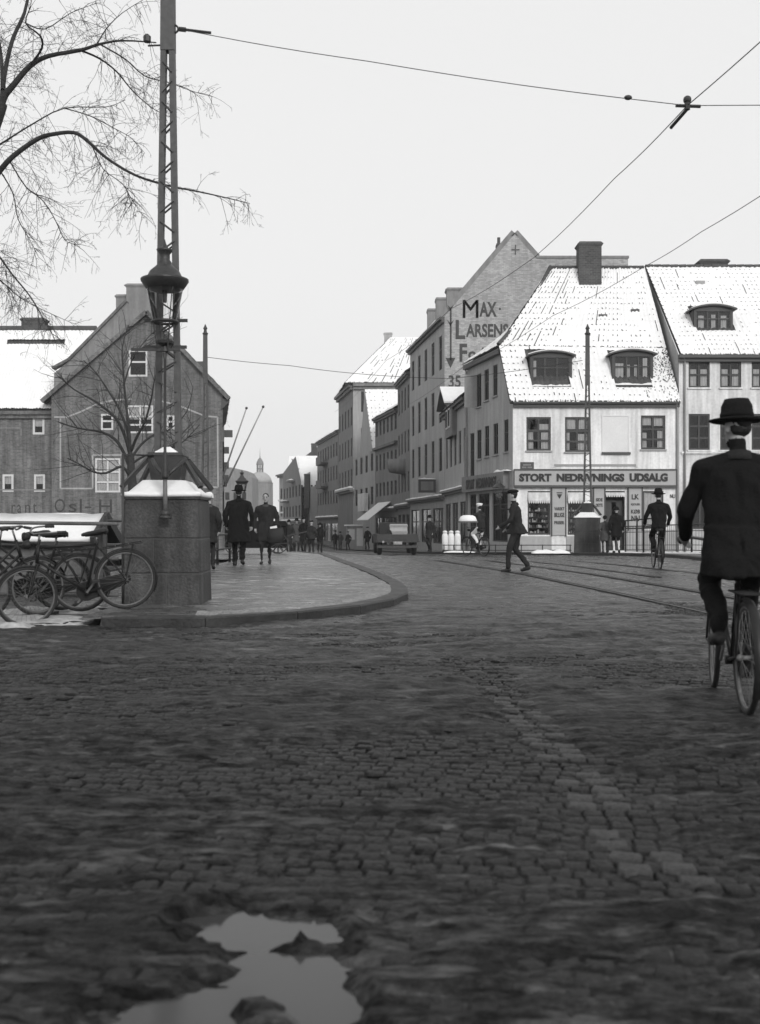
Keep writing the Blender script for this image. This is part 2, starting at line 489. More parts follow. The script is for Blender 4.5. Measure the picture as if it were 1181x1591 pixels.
def snow_strip(mb, p0, p1, w, h, m=0):
    """lumpy ridge of snow lying along a ledge"""
    p0, p1 = Vector(p0), Vector(p1); d = p1 - p0; n = max(3, int(d.length/.16)); u = d.normalized()
    a = Vector((u.y, -u.x, 0)); a = a.normalized() if a.length > 1e-6 else Vector((1, 0, 0))
    rings = []
    for k in range(n+1):
        e = 1 if 0 < k < n else .35
        ww, hh = w*random.uniform(.8,1.1), h*random.uniform(.55,1.15)*e
        c = p0 + d*k/n
        rings.append([c - a*ww/2, c - a*ww*.4 + Vector((0,0,hh*.7)), c + Vector((0,0,hh)), c + a*ww*.4 + Vector((0,0,hh*.7)), c + a*ww/2])
    mb.loft(rings, m)

_tx = {}
def text_mesh(s, bold, extrude=.01):
    k = (s, bold, extrude)
    if k not in _tx:
        cu = bpy.data.curves.new('lettering', 'FONT'); cu.body = s; cu.size = 1; cu.offset = bold; cu.extrude = extrude; cu.resolution_u = 3
        o = bpy.data.objects.new('lettering', cu); COL.objects.link(o)
        dg = bpy.context.evaluated_depsgraph_get()
        me = bpy.data.meshes.new_from_object(o.evaluated_get(dg))
        bpy.data.objects.remove(o); bpy.data.curves.remove(cu)
        co = np.array([v.co for v in me.vertices])
        me.transform(Matrix.Translation((-co[:,0].min(), -co[:,1].min(), 0)))
        _tx[k] = (me, co[:,0].max()-co[:,0].min(), co[:,1].max()-co[:,1].min())
    return _tx[k]
def lettering(fac, s, x0, z0, x1, z1, material, y=-.02, bold=.03, parent=None, name='lettering', shear=0):
    me, w, h = text_mesh(s, bold)
    me = me.copy(); me.materials.clear(); me.materials.append(material)
    me.transform(Matrix.Rotation(R(90), 4, 'X') @ Matrix.Diagonal(((x1-x0)/w, (z1-z0)/h, .6, 1)))
    me.transform(Matrix.Translation((x0, y, z0)))
    me.transform(fac.M)
    if parent is not None and parent is not fac.root:
        me.transform(parent.matrix_basis.inverted())
    return put(name, me, parent or fac.root)

def roof_patch(name, parent, bl, br, tr, tl, loc, tile=(.23, .34), flare=0.0, holes=.35, slit=.03, snow=True, bare=None, seed=0, cell=(5, 6), thick=.05, leftish=False):
    """pantiled roof slope with a snow cover that leaves tile noses and gaps bare"""
    bl, br, tr, tl = [Vector(p) for p in (bl, br, tr, tl)]
    loc = Vector(loc)
    Wd = max((br-bl).length, (tr-tl).length); Hd = ((tl-bl).length + (tr-br).length)/2
    nrm = (br-bl).cross(tl-bl) if (br-bl).length > .01 else (tr-tl).cross(tl-bl)
    nrm.normalize()
    if nrm.z < 0: nrm = -nrm
    nx = max(2, int(round(Wd/tile[0]))); nz = max(2, int(round(Hd/tile[1])))
    def pt(u, v, off):
        q = lerp(lerp(bl, br, u), lerp(tl, tr, u), v)
        f = flare*((1-v)**2 - (1-v))*Hd                # kicked-out eaves: sag of the slope
        return q - loc + nrm*(off + f)
    sx, sz = 4, 2
    v, f = [], []
    for j in range(nz*sz+1):
        for i in range(nx*sx+1):
            u, w = i/(nx*sx), j/(nz*sz)
            wave = .022*math.sin(2*math.pi*i/sx) + (.03 if j % sz == 0 else 0.0)
            v.append(pt(u, w, wave))
    for j in range(nz*sz):
        for i in range(nx*sx):
            a = j*(nx*sx+1)+i; f.append((a, a+1, a+nx*sx+2, a+nx*sx+1))
    mb = MB(); mb.v = [tuple(q) for q in v]; mb.f = f; mb.m = [0]*len(f)
    for ring in ([bl, br, tr, tl],):                    # underside board
        q = [p - loc - nrm*.09 for p in ring]; mb.face(q[::-1])
    o = mb.build(name, m_tile, parent)
    if snow:
        rs = np.random.RandomState(seed+11)
        cx, cz = cell
        GX, GZ_ = nx*cx, nz*cz
        keep = np.ones((GZ_, GX), bool)
        for j in range(nz):
            for i in range(nx):
                dens = vnoise(np.array([i*.14]), np.array([j*.14]), seed)[0]
                lf = max(.15, 1.5 - 1.9*i/nx) if leftish else 1.0
                if rs.rand() < holes*2*dens*(.5+.5*lf):
                    keep[j*cz, i*cx] = False
                    if rs.rand() < .22: keep[j*cz, min(GX-1, i*cx+1)] = False
                    if rs.rand() < .35: keep[min(GZ_-1, j*cz+1), i*cx] = False
                if rs.rand() < slit*2*dens*lf:
                    n = rs.randint(2, 3*cz+1); keep[j*cz:j*cz+n, i*cx] = False
        if bare is not None:
            for j in range(GZ_):
                for i in range(GX):
                    if bare((i+.5)/GX, (j+.5)/GZ_, rs): keep[j, i] = False
        # snow edge uneven along the eaves
        for i in range(GX):
            if rs.rand() < .35: keep[0, i] = False
        idx = {}
        sv, sf = [], []
        U = np.arange(GX+1)/GX; Vv = np.arange(GZ_+1)/GZ_
        lum = vnoise(U[None,:]*Wd*2.1, Vv[:,None]*Hd*2.1, seed)*.03 + vnoise(U[None,:]*Wd*7, Vv[:,None]*Hd*5, seed+1)*.012
        lum = lum + .014*np.cos(2*np.pi*np.arange(GX+1)/cx)[None,:] + .024*(1-(np.arange(GZ_+1) % cz)/cz)[:,None]
        def vid(i, j):
            k = (i, j)
            if k not in idx:
                idx[k] = len(sv); sv.append(tuple(pt(U[i], Vv[j], thick + lum[j, i])))
            return idx[k]
        for j in range(GZ_):
            for i in range(GX):
                if keep[j, i]: sf.append((vid(i,j), vid(i+1,j), vid(i+1,j+1), vid(i,j+1)))
        s = MB(); s.v, s.f, s.m = sv, sf, [0]*len(sf)
        so = s.build('snow', m_snow, o, smooth=True, kind='stuff')
    return o
# ================================================================== ground
KL = [(-3.05, 11.95), (-1.9, 11.9), (-1.05, 12.5), (-.40, 13.25), (.08, 14.2), (.40, 15.6), (.44, 17.6), (.14, 20.6), (-.70, 27), (-2.3, 40), (-3.7, 53), (-5.2, 70), (-9.4, 112), (-15.4, 172)]
KR = [(9.6, -5), (9.4, 24), (9.2, 31), (9.0, 36.5), (8.3, 40.5), (6.6, 43.5), (4.3, 46), (1.7, 56), (-1.4, 81), (-4.5, 112), (-9.6, 150), (-12.5, 175)]
def path_x(path, y): return float(np.interp(y, [p[1] for p in path], [p[0] for p in path]))
WALK = .105

def puddle_mask(x, y):
    wob = (fbm(x*4.1, y*4.1, 4, 20)-.5)*.55 + (fbm(x*13, y*13, 4, 24)-.5)*.75
    def d(cx, cy, rx, ry): return 1 - np.hypot((x-cx)/rx, (y-cy)/ry) + wob*1.5
    m = np.maximum(d(-.32, 3.13, .25, .20), d(-.14, 2.60, .11, .34))
    m = np.maximum(m, d(-.48, 2.50, .22, .22)); m = np.maximum(m, d(-.26, 2.86, .20, .24))
    return m
STRIP = [gnd(a, b) for a, b in ((733,1038),(760,1070),(800,1115),(850,1180),(905,1255),(955,1318),(1010,1375))]
def strip_mask(x, y):
    sx_ = np.interp(y, [p.y for p in STRIP[::-1]], [p.x for p in STRIP[::-1]])
    return np.exp(-((x-sx_-.05)/.16)**2)*((y > STRIP[-1].y) & (y < STRIP[0].y))
def mud_h(x, y):
    """height of the trodden mud over the setts"""
    x = np.asarray(x, float); y = np.asarray(y, float)
    xr = x*math.cos(.16) + y*math.sin(.16); yr = -x*math.sin(.16) + y*math.cos(.16)
    cover = (fbm(x*.45, y*.8, 3, 2) - .5)*.075 + .013 - .045*strip_mask(x, y)
    streak = (fbm(xr*1.6, yr*9.5, 4, 5) - .5)*.062
    lump = (fbm(x*8, y*13, 4, 9) - .5)*.036
    # a pair of wheel ruts curving towards the left side street
    def rut(x0, y0, k): return np.exp(-((yr - y0 - k*(xr-x0)**2)/.085)**2)
    ruts = sum(rut(x0, y0, k) for x0, y0, k in ((-.5, 3.75, -.10), (-.2, 4.9, -.06), (-1, 6.9, .03), (-1, 8.6, .02), (0, 10.2, .02)))*.036
    m = puddle_mask(x, y)
    dip = np.clip(m*1.6 + .3, 0, 1)*.05
    h = cover + streak + lump - ruts
    h = np.where(h < -.003, -.003 + (h+.003)*.12, h) + (fbm(x*24, y*24, 3, 71)-.5)*.010          # joints stay full of mud
    near = np.clip((y-1)/2, 0, 1)
    return np.where(m > -.2, np.minimum(h, .004 + .012*0) - dip, h)
def g_arr(y): return np.interp(y, GY, GZ)

def grid(name, x0, x1, y0, y1, step, fn, material, drop=0.0):
    nx, ny = int(round((x1-x0)/step)), int(round((y1-y0)/step))
    X, Y = np.meshgrid(np.linspace(x0, x1, nx+1), np.linspace(y0, y1, ny+1))
    Z = fn(X, Y) - drop
    co = np.stack([X, Y, Z], -1).reshape(-1, 3)
    i = np.arange(ny)[:, None]*(nx+1) + np.arange(nx)[None, :]
    q = np.stack([i, i+1, i+nx+2, i+nx+1], -1).reshape(-1, 4)
    return co, q
def join_grids(name, parts, material, parent=None):
    cos, qs, b = [], [], 0
    for co, q in parts:
        cos.append(co); qs.append(q + b); b += len(co)
    co = np.concatenate(cos); q = np.concatenate(qs)
    me = bpy.data.meshes.new(name)
    me.vertices.add(len(co)); me.vertices.foreach_set('co', co.ravel())
    me.loops.add(q.size); me.loops.foreach_set('vertex_index', q.ravel().astype(np.int32))
    me.polygons.add(len(q)); me.polygons.foreach_set('loop_start', (np.arange(len(q))*4).astype(np.int32))
    me.polygons.foreach_set('use_smooth', np.ones(len(q), bool))
    me.update(calc_edges=True)
    me.materials.append(material)
    return put(name, me, parent)

ra = [(4.45, 2.0), (4.40, 8), (4.30, 11.8), (3.75, 17), (3.05, 23), (1.8, 31), (-.1, 45), (-2.2, 62), (-6.5, 112)]
rb = [(7.35, 16), (7.0, 22), (6.2, 28), (4.7, 37), (2.8, 47), (.6, 62), (-3.6, 112)]
def rail_clear(X, Y):                                # wheels keep the rails free of mud
    k = np.ones_like(X)
    for pts, dx in ((ra, 0), (ra, 1.44), (rb, 0), (rb, -1.44)):
        rx = np.interp(Y, [p[1] for p in pts], [p[0] for p in pts]) + dx + .03
        k = k*(1 - np.exp(-((X-rx)/.22)**2))
    return k
road_fn = lambda X, Y: g_arr(Y) + mud_h(X, Y)
fade_fn = lambda X, Y: g_arr(Y) + mud_h(X, Y)*np.clip((70-Y)/50, .15, 1)*rail_clear(X, Y) - .012*(1-rail_clear(X, Y))
road = join_grids('road', [
    grid('a', -2.6, 2.6, 1.2, 6.0, .022, road_fn, None),
    grid('b', -6.0, 6.0, 6.0, 13.0, .05, road_fn, None),
    grid('b1', -6.0, -2.6, 1.2, 6.0, .05, road_fn, None), grid('b2', 2.6, 6.0, 1.2, 6.0, .05, road_fn, None),
    grid('c', -6.0, 11.0, 13.0, 42.0, .09, fade_fn, None), grid('c1', 6.0, 11.0, 1.2, 13.0, .12, fade_fn, None),
    grid('d', -22.0, 11.0, 42.0, 180.0, .6, fade_fn, None),
    grid('e', -6.0, 11.0, -12.0, 1.2, .3, fade_fn, None),
], m_mud)
structure(road)

# the ground sheet round about, open where the lower quay lies on the left
gs = MB()
def gstrip(x0, x1, ys):
    for a, b in zip(ys[:-1], ys[1:]):
        gs.face([(x0, a, g(a)-.09), (x1, a, g(a)-.09), (x1, b, g(b)-.09), (x0, b, g(b)-.09)])
YS = [-60, 9, 12.9]; YM = [12.9, 16, 24, 30]; YF = [30, 35, 60, 110, 150, 400, 2500]
gstrip(-1500, 1500, YS); gstrip(-3.9, 1500, YM); gstrip(-1500, 1500, YF)
structure(gs.build('ground', m_ground))
q = MB()
q.box((-60, 12.9, -1.6), (-3.9, 30, -1.5)); structure(q.build('lower_quay', m_snow_dirty))
q = MB()
q.box((-60, 12.65, -1.6), (-3.9, 12.9, -.10)); q.box((-4.1, 12.9, -1.6), (-3.9, 30, .10)); q.box((-60, 30, -1.6), (-3.9, 30.3, -.05))
structure(q.build('quay_wall', m_stone))

# ---- setts: the nearest bare ones are stones of their own, the rest one field
rs = np.random.RandomState(5)
SL, SW = .088, .096
ang = R(-7); ca, sa = math.cos(ang), math.sin(ang)
cent = []
for r in range(-80, 170):
    n_off = rs.rand()*SL
    for c in range(-110, 150):
        a = c*SL + n_off; b = r*SW
        x = a*ca - b*sa; y = a*sa + b*ca + 6
        if 1.7 < y < 15.5 and -.37*y - .5 < x < .37*y + .5: cent.append((x, y))
cent = np.array(cent)
top = rs.normal(0, .0042, len(cent)) + .003
mh = mud_h(cent[:,0], cent[:,1])
pm = puddle_mask(cent[:,0], cent[:,1])
inwalk = np.array([y > 11.6 and -3.3 < x < path_x(KL, y) + .1 for x, y in cent])
ok = (top > mh - .012) & (pm < -.32) & ~inwalk
cent, top, mh = cent[ok], top[ok], mh[ok]
def sett_shape(i):
    r = np.random.RandomState(i)
    a, b = SL*.5*.91, SW*.5*.91
    ring0 = [(-a,-b),(0,-b*1.04),(a,-b),(a*1.03,0),(a,b),(0,b*1.03),(-a,b),(-a*1.02,0)]
    out = []
    for sc, z in ((1.0, -.06), (1.0, -.010), (.86, 0.0)):
        out.append([(x*sc*(1+r.uniform(-.05,.05)), y*sc*(1+r.uniform(-.05,.05)), z + r.uniform(-.003,.003)) for x, y in ring0])
    return out
shapes = [sett_shape(i) for i in range(8)]
sett_mesh = []
for sh in shapes:
    mb = MB(); mb.loft(sh, cap=False); i = len(mb.v)
    mb.v.append((0, 0, .006))
    for j in range(8): mb.f.append((16+j, 16+(j+1) % 8, i)); mb.m.append(0)
    sett_mesh.append(mb.mesh('sett', m_sett, True))
depth_bare = top - mh
inframe = (np.abs(cent[:,0]) < cent[:,1]*.345) & (cent[:,1] > 2.56)
order = np.argsort(np.where((depth_bare > .002) & inframe, cent[:,1], 999))
single = set(order[:250].tolist())
fv, ff = [], []
for k, ((x, y), t) in enumerate(zip(cent, top)):
    z = g(y) + t
    rz = ang + rs.uniform(-.06, .06)
    if k in single:
        o = put('sett', sett_mesh[k % 8], road, Matrix.Translation((x, y, z)) @ Matrix.Rotation(rz, 4, 'Z') @ Matrix.Rotation(rs.uniform(-.05,.05), 4, 'X') @ Matrix.Rotation(rs.uniform(-.05,.05), 4, 'Y'))
    else:
        c2, s2 = math.cos(rz), math.sin(rz); base = len(fv)
        sh = shapes[k % 8]
        tx, ty = rs.uniform(-.07,.07), rs.uniform(-.07,.07)
        for ring in sh[1:]:
            for px, py, pz in ring: fv.append((x+px*c2-py*s2, y+px*s2+py*c2, z+pz+px*tx+py*ty))
        fv.append((x, y, z+.006))
        for j in range(8):
            ff.append((base+j, base+(j+1) % 8, base+8+(j+1) % 8, base+8+j)); ff.append((base+8+j, base+8+(j+1) % 8, base+16))
mb = MB(); mb.v, mb.f, mb.m = fv, ff, [0]*len(ff)
mb.build('sett_field', m_sett, road, smooth=True, kind='stuff')
# the line of bigger, paler border setts sweeping towards the lower right
pale = [m_.copy() for m_ in sett_mesh]
for m_ in pale: m_.materials.clear(); m_.materials.append(m_sett_pale)
y_ = STRIP[-1].y; k = 0
while y_ < STRIP[0].y and k < 50:
    x_ = float(np.interp(y_, [p.y for p in STRIP[::-1]], [p.x for p in STRIP[::-1]]))
    for dx in (0, .14) if y_ < 7.2 else (0,):
        if rs.rand() < .6:
            put('sett', pale[k % 8], road, Matrix.Translation((x_+dx+rs.uniform(-.015,.015), y_, g(y_)+.013+rs.uniform(-.003,.003))) @ Matrix.Rotation(rs.uniform(-.1,.1)-.2, 4, 'Z') @ Matrix.Diagonal((1.4, 1.05, 1, 1)))
            k += 1
    y_ += .135

# ---- puddles
pg = MB()
st = .02
xs = np.arange(-1.3, 1.2, st); ys = np.arange(2.0, 3.7, st)
X, Y = np.meshgrid(xs, ys); mk = puddle_mask(X + st/2, Y + st/2) > -.22
for j in range(len(ys)):
    for i in range(len(xs)):
        if mk[j, i]:
            x, y = xs[i], ys[j]; pg.face([(x,y,-.0195),(x+st,y,-.0195),(x+st,y+st,-.0195),(x,y+st,-.0195)])
structure(pg.build('puddle', m_water))

# ---- tram rails
def rail(name, pts):
    mb = MB()
    for w, h0, h1, dx in ((.06, -.08, .016, 0.0), (.022, -.08, .014, .10)):
        rings = []
        for x, y in pts:
            z = g(y); rings.append([(x+dx-w/2,y,z+h0),(x+dx+w/2,y,z+h0),(x+dx+w/2,y,z+h1),(x+dx-w/2,y,z+h1)])
        mb.loft(rings)
    # dark flangeway
    rings = []
    for x, y in pts:
        z = g(y); rings.append([(x+.031,y,z-.05),(x+.088,y,z-.05),(x+.088,y,z+.009),(x+.031,y,z+.009)])
    mb.loft(rings, 1)
    return structure(mb.build(name, [m_iron, m_room]))
rail('tram_rail', ra); rail('tram_rail', [(x+1.44, y) for x, y in ra[2:]])
rail('tram_rail', rb); rail('tram_rail', [(x-1.44, y) for x, y in rb[1:]])

# ---- pavements with kerb stones
def pavement(name, xl, xr, y0, y1, step, nx, material, amp):
    ys = [y0]
    while ys[-1] < y1: ys.append(min(y1, ys[-1] + max(step, ys[-1]*.012)))
    ys = np.array(ys); U = np.linspace(0, 1, nx+1)
    L_ = np.array([xl(y) for y in ys]); R_ = np.array([xr(y) for y in ys])
    X = L_[:,None] + (R_-L_)[:,None]*U[None,:]; Y = np.repeat(ys[:,None], nx+1, 1)
    Z = g_arr(Y) + WALK + (fbm(X*2.0, Y*2.0, 4, 31)-.5)*amp
    co = np.stack([X,Y,Z], -1).reshape(-1,3)
    i = np.arange(len(ys)-1)[:,None]*(nx+1) + np.arange(nx)[None,:]
    q = np.stack([i, i+1, i+nx+2, i+nx+1], -1).reshape(-1,4)
    return structure(join_grids(name, [(co, q)], material))
def left_house_x(y): return (-3.3 if y < 13.4 else -3.9) if y < 30 else (-30.0 if y < 62 else -8.4 - (y-62)*.098)
walk_l = pavement('pavement_left', left_house_x, lambda y: path_x(KL, y)-.24, 11.95, 172, .10, 60, m_walk, .035)
walk_r = pavement('pavement_right', lambda y: path_x(KR, y)+.24, lambda y: 24.0 if y < 49 else path_x([(6.4,49),(4.7,57),(4.1,67),(2.4,80),(-2.6,112),(-9,150),(-11.5,175)], y)+1.0, 8, 172, .25, 40, m_walk, .03)
def kerb(path, parent, side, ymax, length=1.15):
    pts = [Vector((x, y, 0)) for x, y in path]
    out = [pts[0]]; acc = 0
    # walk along the path in stone lengths
    seg = []
    for a, b in zip(pts[:-1], pts[1:]):
        n = max(1, int((b-a).length/.05))
        seg += [a + (b-a)*k/n for k in range(n)]
    stones = [seg[0]]; d = 0
    for a, b in zip(seg[:-1], seg[1:]):
        d += (b-a).length
        if d >= length: stones.append(b); d = 0
    for a, b in zip(stones[:-1], stones[1:]):
        if a.y > ymax: break
        u = (b-a).normalized(); nrm = Vector((-u.y, u.x, 0))*side
        a2, b2 = a + u*.006, b - u*.006
        za, zb = g(a.y), g(b.y)
        h = WALK + .018
        mb = MB(); e = .02
        ring = lambda p, z: [p + Vector((0,0,z-.1)), p + Vector((0,0,z+h-e)), p + nrm*e + Vector((0,0,z+h)), p + nrm*.25 + Vector((0,0,z+h)), p + nrm*.25 + Vector((0,0,z-.1))]
        mb.loft([ring(a2, za), ring(b2, zb)])
        mb.build('kerb_stone', m_kerb, parent)
kerb(KL, walk_l, 1, 60)
# slush trodden up against the near kerb
sl_ = thing('kerb_slush', 'pale slush heaped along the rounded corner of the left pavement', 'snow', (-.6, 13.4, g(13.4)+WALK))
mb = MB(Matrix.Translation(-sl_.matrix_basis.translation)); xs = np.arange(-2.0, .2, .035); 
def kl_in(x, y): return x < path_x(KL, y) - .26
dx = np.arange(-2.05, .35, .03); dy = np.arange(12.05, 17.5, .05); gx, gy = np.meshgrid(dx, dy)
xr_ = np.array([path_x(KL, y) for y in dy])[:, None]
dist = np.minimum(xr_ - gx, (gy - np.interp(gx, [p[0] for p in KL[:6]], [p[1] for p in KL[:6]])))
hh = np.exp(-((dist-.45)/.30)**2)*.12*fbm(gx*2.2, gy*2.2, 4, 51) + (fbm(gx*9, gy*9, 3, 55)-.5)*.03 - .035
zz_ = g_arr(gy) + WALK + hh
for j in range(len(dy)-1):
    for i in range(len(dx)-1):
        if dist[j, i] > .03 and hh[j:j+2, i:i+2].max() > -.012: mb.face([(gx[j+b_, i+a_], gy[j+b_, i+a_], zz_[j+b_, i+a_]) for a_, b_ in ((0,0),(1,0),(1,1),(0,1))])
mb.build('slush', m_slush, sl_, kind='stuff')
kerb(KR[1:], walk_r, -1, 70, 1.4)

# old snow left by the kerbs and under the bicycles
def snow_heap(name, label, pts, h, material=None, nub=.06):
    """low uneven patch of snow: pts = outline in plan"""
    c = sum((Vector(p) for p in pts), Vector((0,0,0)))/len(pts)
    o = thing(name, label, 'snow', c)
    mb = MB(); n = 28; rings = []
    for k, fr in enumerate((1.0, .9, .7, .45, .2, .02)):
        ring = []
        for j in range(n):
            t = j/n*len(pts); i0 = int(t) % len(pts); i1 = (i0+1) % len(pts)
            p = lerp(Vector(pts[i0]), Vector(pts[i1]), t-int(t)) - c
            p = p*fr
            wob = float(fbm(np.array(p.x*6+c.x), np.array(p.y*6+c.y), 3, 40))
            ring.append((p.x*(.85+.3*wob), p.y*(.85+.3*wob), (-.02 if k == 0 else h*(1-fr**2)*(.4+1.2*wob))))
        rings.append(ring)
    mb.loft(rings, cap=True)
    mb.build('snow_cover', material or m_snow_dirty, o, smooth=True)
    return o
z0 = g(12.5)
snow_heap('snow_patch', 'trodden snow lying under the parked bicycles by the railing', [(-5.2,12.2,.02),(-3.2,12.0,.02),(-3.1,12.6,.02),(-3.25,13.1,.02),(-5.2,13.1,.02)], .07, m_snow_dirty)
hp = gnd(22, 980)
snow_heap('slush_pile', 'small dirty pile of slush and rubble left of the bicycle wheel', [(hp.x-.35,hp.y-.2,0),(hp.x+.2,hp.y-.16,0),(hp.x+.22,hp.y+.2,0),(hp.x-.4,hp.y+.3,0)], .12, m_snow_dirty)
for px, w, lb in ((846, .5, 'left of the tram pole pedestal'), (870, .35, 'just left of the far tram pole pedestal'), (905, .35, 'at the foot of the far tram pole pedestal')):
    c = gnd(px, 861, WALK) if False else Vector((XA(px, 42.5), 42.5, g(42.5)+WALK))
    snow_heap('snow_lump', 'white lump of shovelled snow ' + lb, [(c.x-w,c.y-.3,c.z),(c.x+w,c.y-.3,c.z),(c.x+w*.8,c.y+.3,c.z),(c.x-w,c.y+.3,c.z)], .13, m_snow)
# ================================================================== buildings
def cornice(fac, name, x0, x1, z0, z1, out, material, parent=None, snow=0):
    mb = fac.mb()
    mb.box((x0, -out*.55, z0), (x1, 0, lerp(z0, z1, .5))); mb.box((x0, -out, lerp(z0, z1, .5)), (x1, 0, z1))
    o = mb.build(name, material, parent or fac.root)
    if snow:
        s = fac.mb(); snow_strip(s, (x0, -out*.5, z1), (x1, -out*.5, z1), out, snow); s.build('snow', m_snow, o)
    return o
def pipe(fac, x, z0, z1, material=None):
    mb = fac.mb(); mb.tube([(x,-.08,z0),(x,-.08,z1-.3),(x-.05,-.12,z1-.1),(x-.05,-.25,z1)], .05, 8)
    return mb.build('downpipe', material or m_trim_grey, fac.root, smooth=True)
def chimney(root, c, z0, z1, a, b, material=None, rz=0, cap=True):
    mb = MB(Matrix.Translation(-root.matrix_basis.translation))
    mb.frustum(c, z0, z1-.25, a, b, a, b, 0, rz)
    if cap:
        mb.frustum(c, z1-.25, z1-.12, a*1.0, b*1.0, a*1.16, b*1.16, 0, rz); mb.frustum(c, z1-.12, z1, a*1.16, b*1.16, a*.95, b*.95, 0, rz)
    return mb.build('chimney', material or m_brick_chim, root)

# ------------------------------------------------ corner house with the shop
YA = 50.0
A0, A1 = Vector((6.07, YA)), Vector((13.66, YA)); A2 = Vector((4.54, 57.0))
hA = thing('corner_house', 'pale plastered corner house with snowy tiled roof, two dormers and a shop below', 'house', (A0.x, A0.y, g(YA)))
fA = Facade(A0, A1, hA)
zE = ZA(622, YA)                     # front eaves
zS = 9.45                            # side eaves
RY = 53.7; zR = ZA(418, RY); slope = (zR-zE)/(RY-YA)
base = g(YA) + .05
wins = [(818, 856, 648, 700), (878, 916, 648, 702), (996, 1034, 645.5, 698)]
ops = [(fA.x(a), fA.z(a, d), fA.x(b), fA.z(a, c)) for a, b, c, d in wins]
blind = (fA.x(937), fA.z(937, 702), fA.x(976), fA.z(937, 647))
zS0, zS1 = fA.z(900, 757), fA.z(900, 764)
# shop openings
zsb, zst = fA.z(840, 831), fA.z(840, 763)
shop = [(fA.x(820), zsb, fA.x(855), zst), (fA.x(882), zsb, fA.x(920), zst), (fA.x(999), fA.z(999, 820), fA.x(1031), zst)]
door = (fA.x(941), base+.12, fA.x(971), zst)
mb = fA.mb()
wall_open(mb, 0, fA.W, base-.6, zE, ops + shop + [door], 0, .16, 1)
wl = mb.build('wall', [m_plaster_light, m_room], hA)
# blind window: recessed panel framed by a thin band
mb = fA.mb(); x0, z0, x1, z1 = blind
for q in (((x0-.05,-.03,z0),(x0,0,z1)), ((x1,-.03,z0),(x1+.05,0,z1)), ((x0-.05,-.03,z1),(x1+.05,0,z1+.05))): mb.box(*q)
mb.box((x0,-.012,z0),(x1,0,z1)); mb.build('blind_window', m_trim_white, hA)
mb = fA.mb(); mb.box((x0-.06,-.10,z0-.12),(x1+.10,0,z0-.02)); mb.build('sill', m_trim_dark, hA)
cur = [[(.05,.30,.02,.58),(.62,.95,.02,.55),(.55,.95,.62,.8)], [(.05,.2,.05,.57),(.55,.95,.02,.52),(.05,.45,.66,.95),(.58,.95,.66,.95)], [(.06,.26,.02,.5),(.70,.95,.02,.56),(.06,.44,.72,.97),(.56,.95,.7,.97)]]
for o_, c_ in zip(ops, cur): window(fA, *o_, xs=(0,.5,1), zs=(0,.3,.6,1), curtain=c_, y=.05, bar=.085, sill=m_trim_grey)
# pilaster strips and string course
for px in (861, 990):
    mb = fA.mb(); mb.box((fA.x(px)-.05,-.025,fA.z(px,726)),(fA.x(px)+.05,-.0005,zE-.32)); mb.build('wall_strip', m_plaster_b, hA)
mb = fA.mb(); mb.box((fA.x(861),-.05,fA.z(900,724)),(fA.x(988),-.0005,fA.z(900,721))); mb.build('string_course', m_trim_grey, hA)
cornice(fA, 'cornice', 0, fA.W, zE-.32, zE-.02, .28, m_trim_dark)
pipe(fA, fA.x(1052), base, zE-.1)
# shop sign
sz0, sz1 = fA.z(900, 754), fA.z(900, 731)
mb = fA.mb(); mb.box((fA.x(798.5),-.16,sz0),(fA.x(1050),-.0005,sz1)); sg = mb.build('shop_sign', m_sign_grey, hA)
mb = fA.mb()
for q in (((fA.x(798),-.20,sz1),(fA.x(1050.5),0,sz1+.06)), ((fA.x(798),-.20,sz0-.10),(fA.x(1050.5),0,sz0)), ((fA.x(1049),-.185,sz0),(fA.x(1050.5),-.001,sz1)), ((fA.x(798),-.185,sz0),(fA.x(798.9),-.001,sz1))): mb.box(*q)
mb.build('sign_frame', m_trim_dark, sg)
lettering(fA, 'STORT', fA.x(806), fA.z(900,748.5), fA.x(856), fA.z(900,736), m_letter, -.18, .055, sg)
lettering(fA, 'NEDRIVNINGS', fA.x(864), fA.z(900,748.5), fA.x(969), fA.z(900,736), m_letter, -.18, .055, sg)
lettering(fA, 'UDSALG', fA.x(977), fA.z(900,748.5), fA.x(1036), fA.z(900,735.5), m_letter, -.18, .055, sg)
# street name plate
mb = fA.mb(); mb.box((fA.x(808.5),-.03,fA.z(820,729)),(fA.x(829.5),-.0005,fA.z(820,718))); pl = mb.build('street_name_plate', m_trim_dark, hA)
mb = fA.mb()
for a, b, c in ((813,825,723.4),(811,827,727.2)):
    n = 9
    for k in range(n):
        if k == 4 and c > 725: continue
        x = lerp(fA.x(a), fA.x(b), k/n); mb.box((x,-.036,fA.z(820,c)),(x+.036,-.031,fA.z(820,c-2.2)))
mb.build('lettering', m_stone_light, pl)
# shop panels with writing
def panel(px0, px1, py0, py1, lines, marks=None):
    mb = fA.mb(); mb.box((fA.x(px0),-.07,fA.z(px0,py1)),(fA.x(px1),-.0005,fA.z(px0,py0))); p_ = mb.build('shop_panel', m_sign_grey, hA)
    mb = fA.mb()
    for a in (px0-1.9, px1+.2): mb.box((fA.x(a),-.10,fA.z(px0,py1)-.05),(fA.x(a+1.7),-.001,fA.z(px0,py0)))
    mb.build('panel_frame', m_trim_dark, p_)
    for s, a, b, c, d in lines: lettering(fA, s, fA.x(a), fA.z(a,d), fA.x(b), fA.z(a,c), m_letter_faded if s not in ('NU','KØB','LK') else m_letter, -.08, .03, p_)
    return p_
p1 = panel(858, 878, 758, 831.5, [('VAREKT', 861, 876.5, 788, 793), ('BILLIGE', 861, 876.5, 796.5, 803.5), ('PRISER', 861, 876.5, 809.5, 814.5)])
mb = fA.mb()
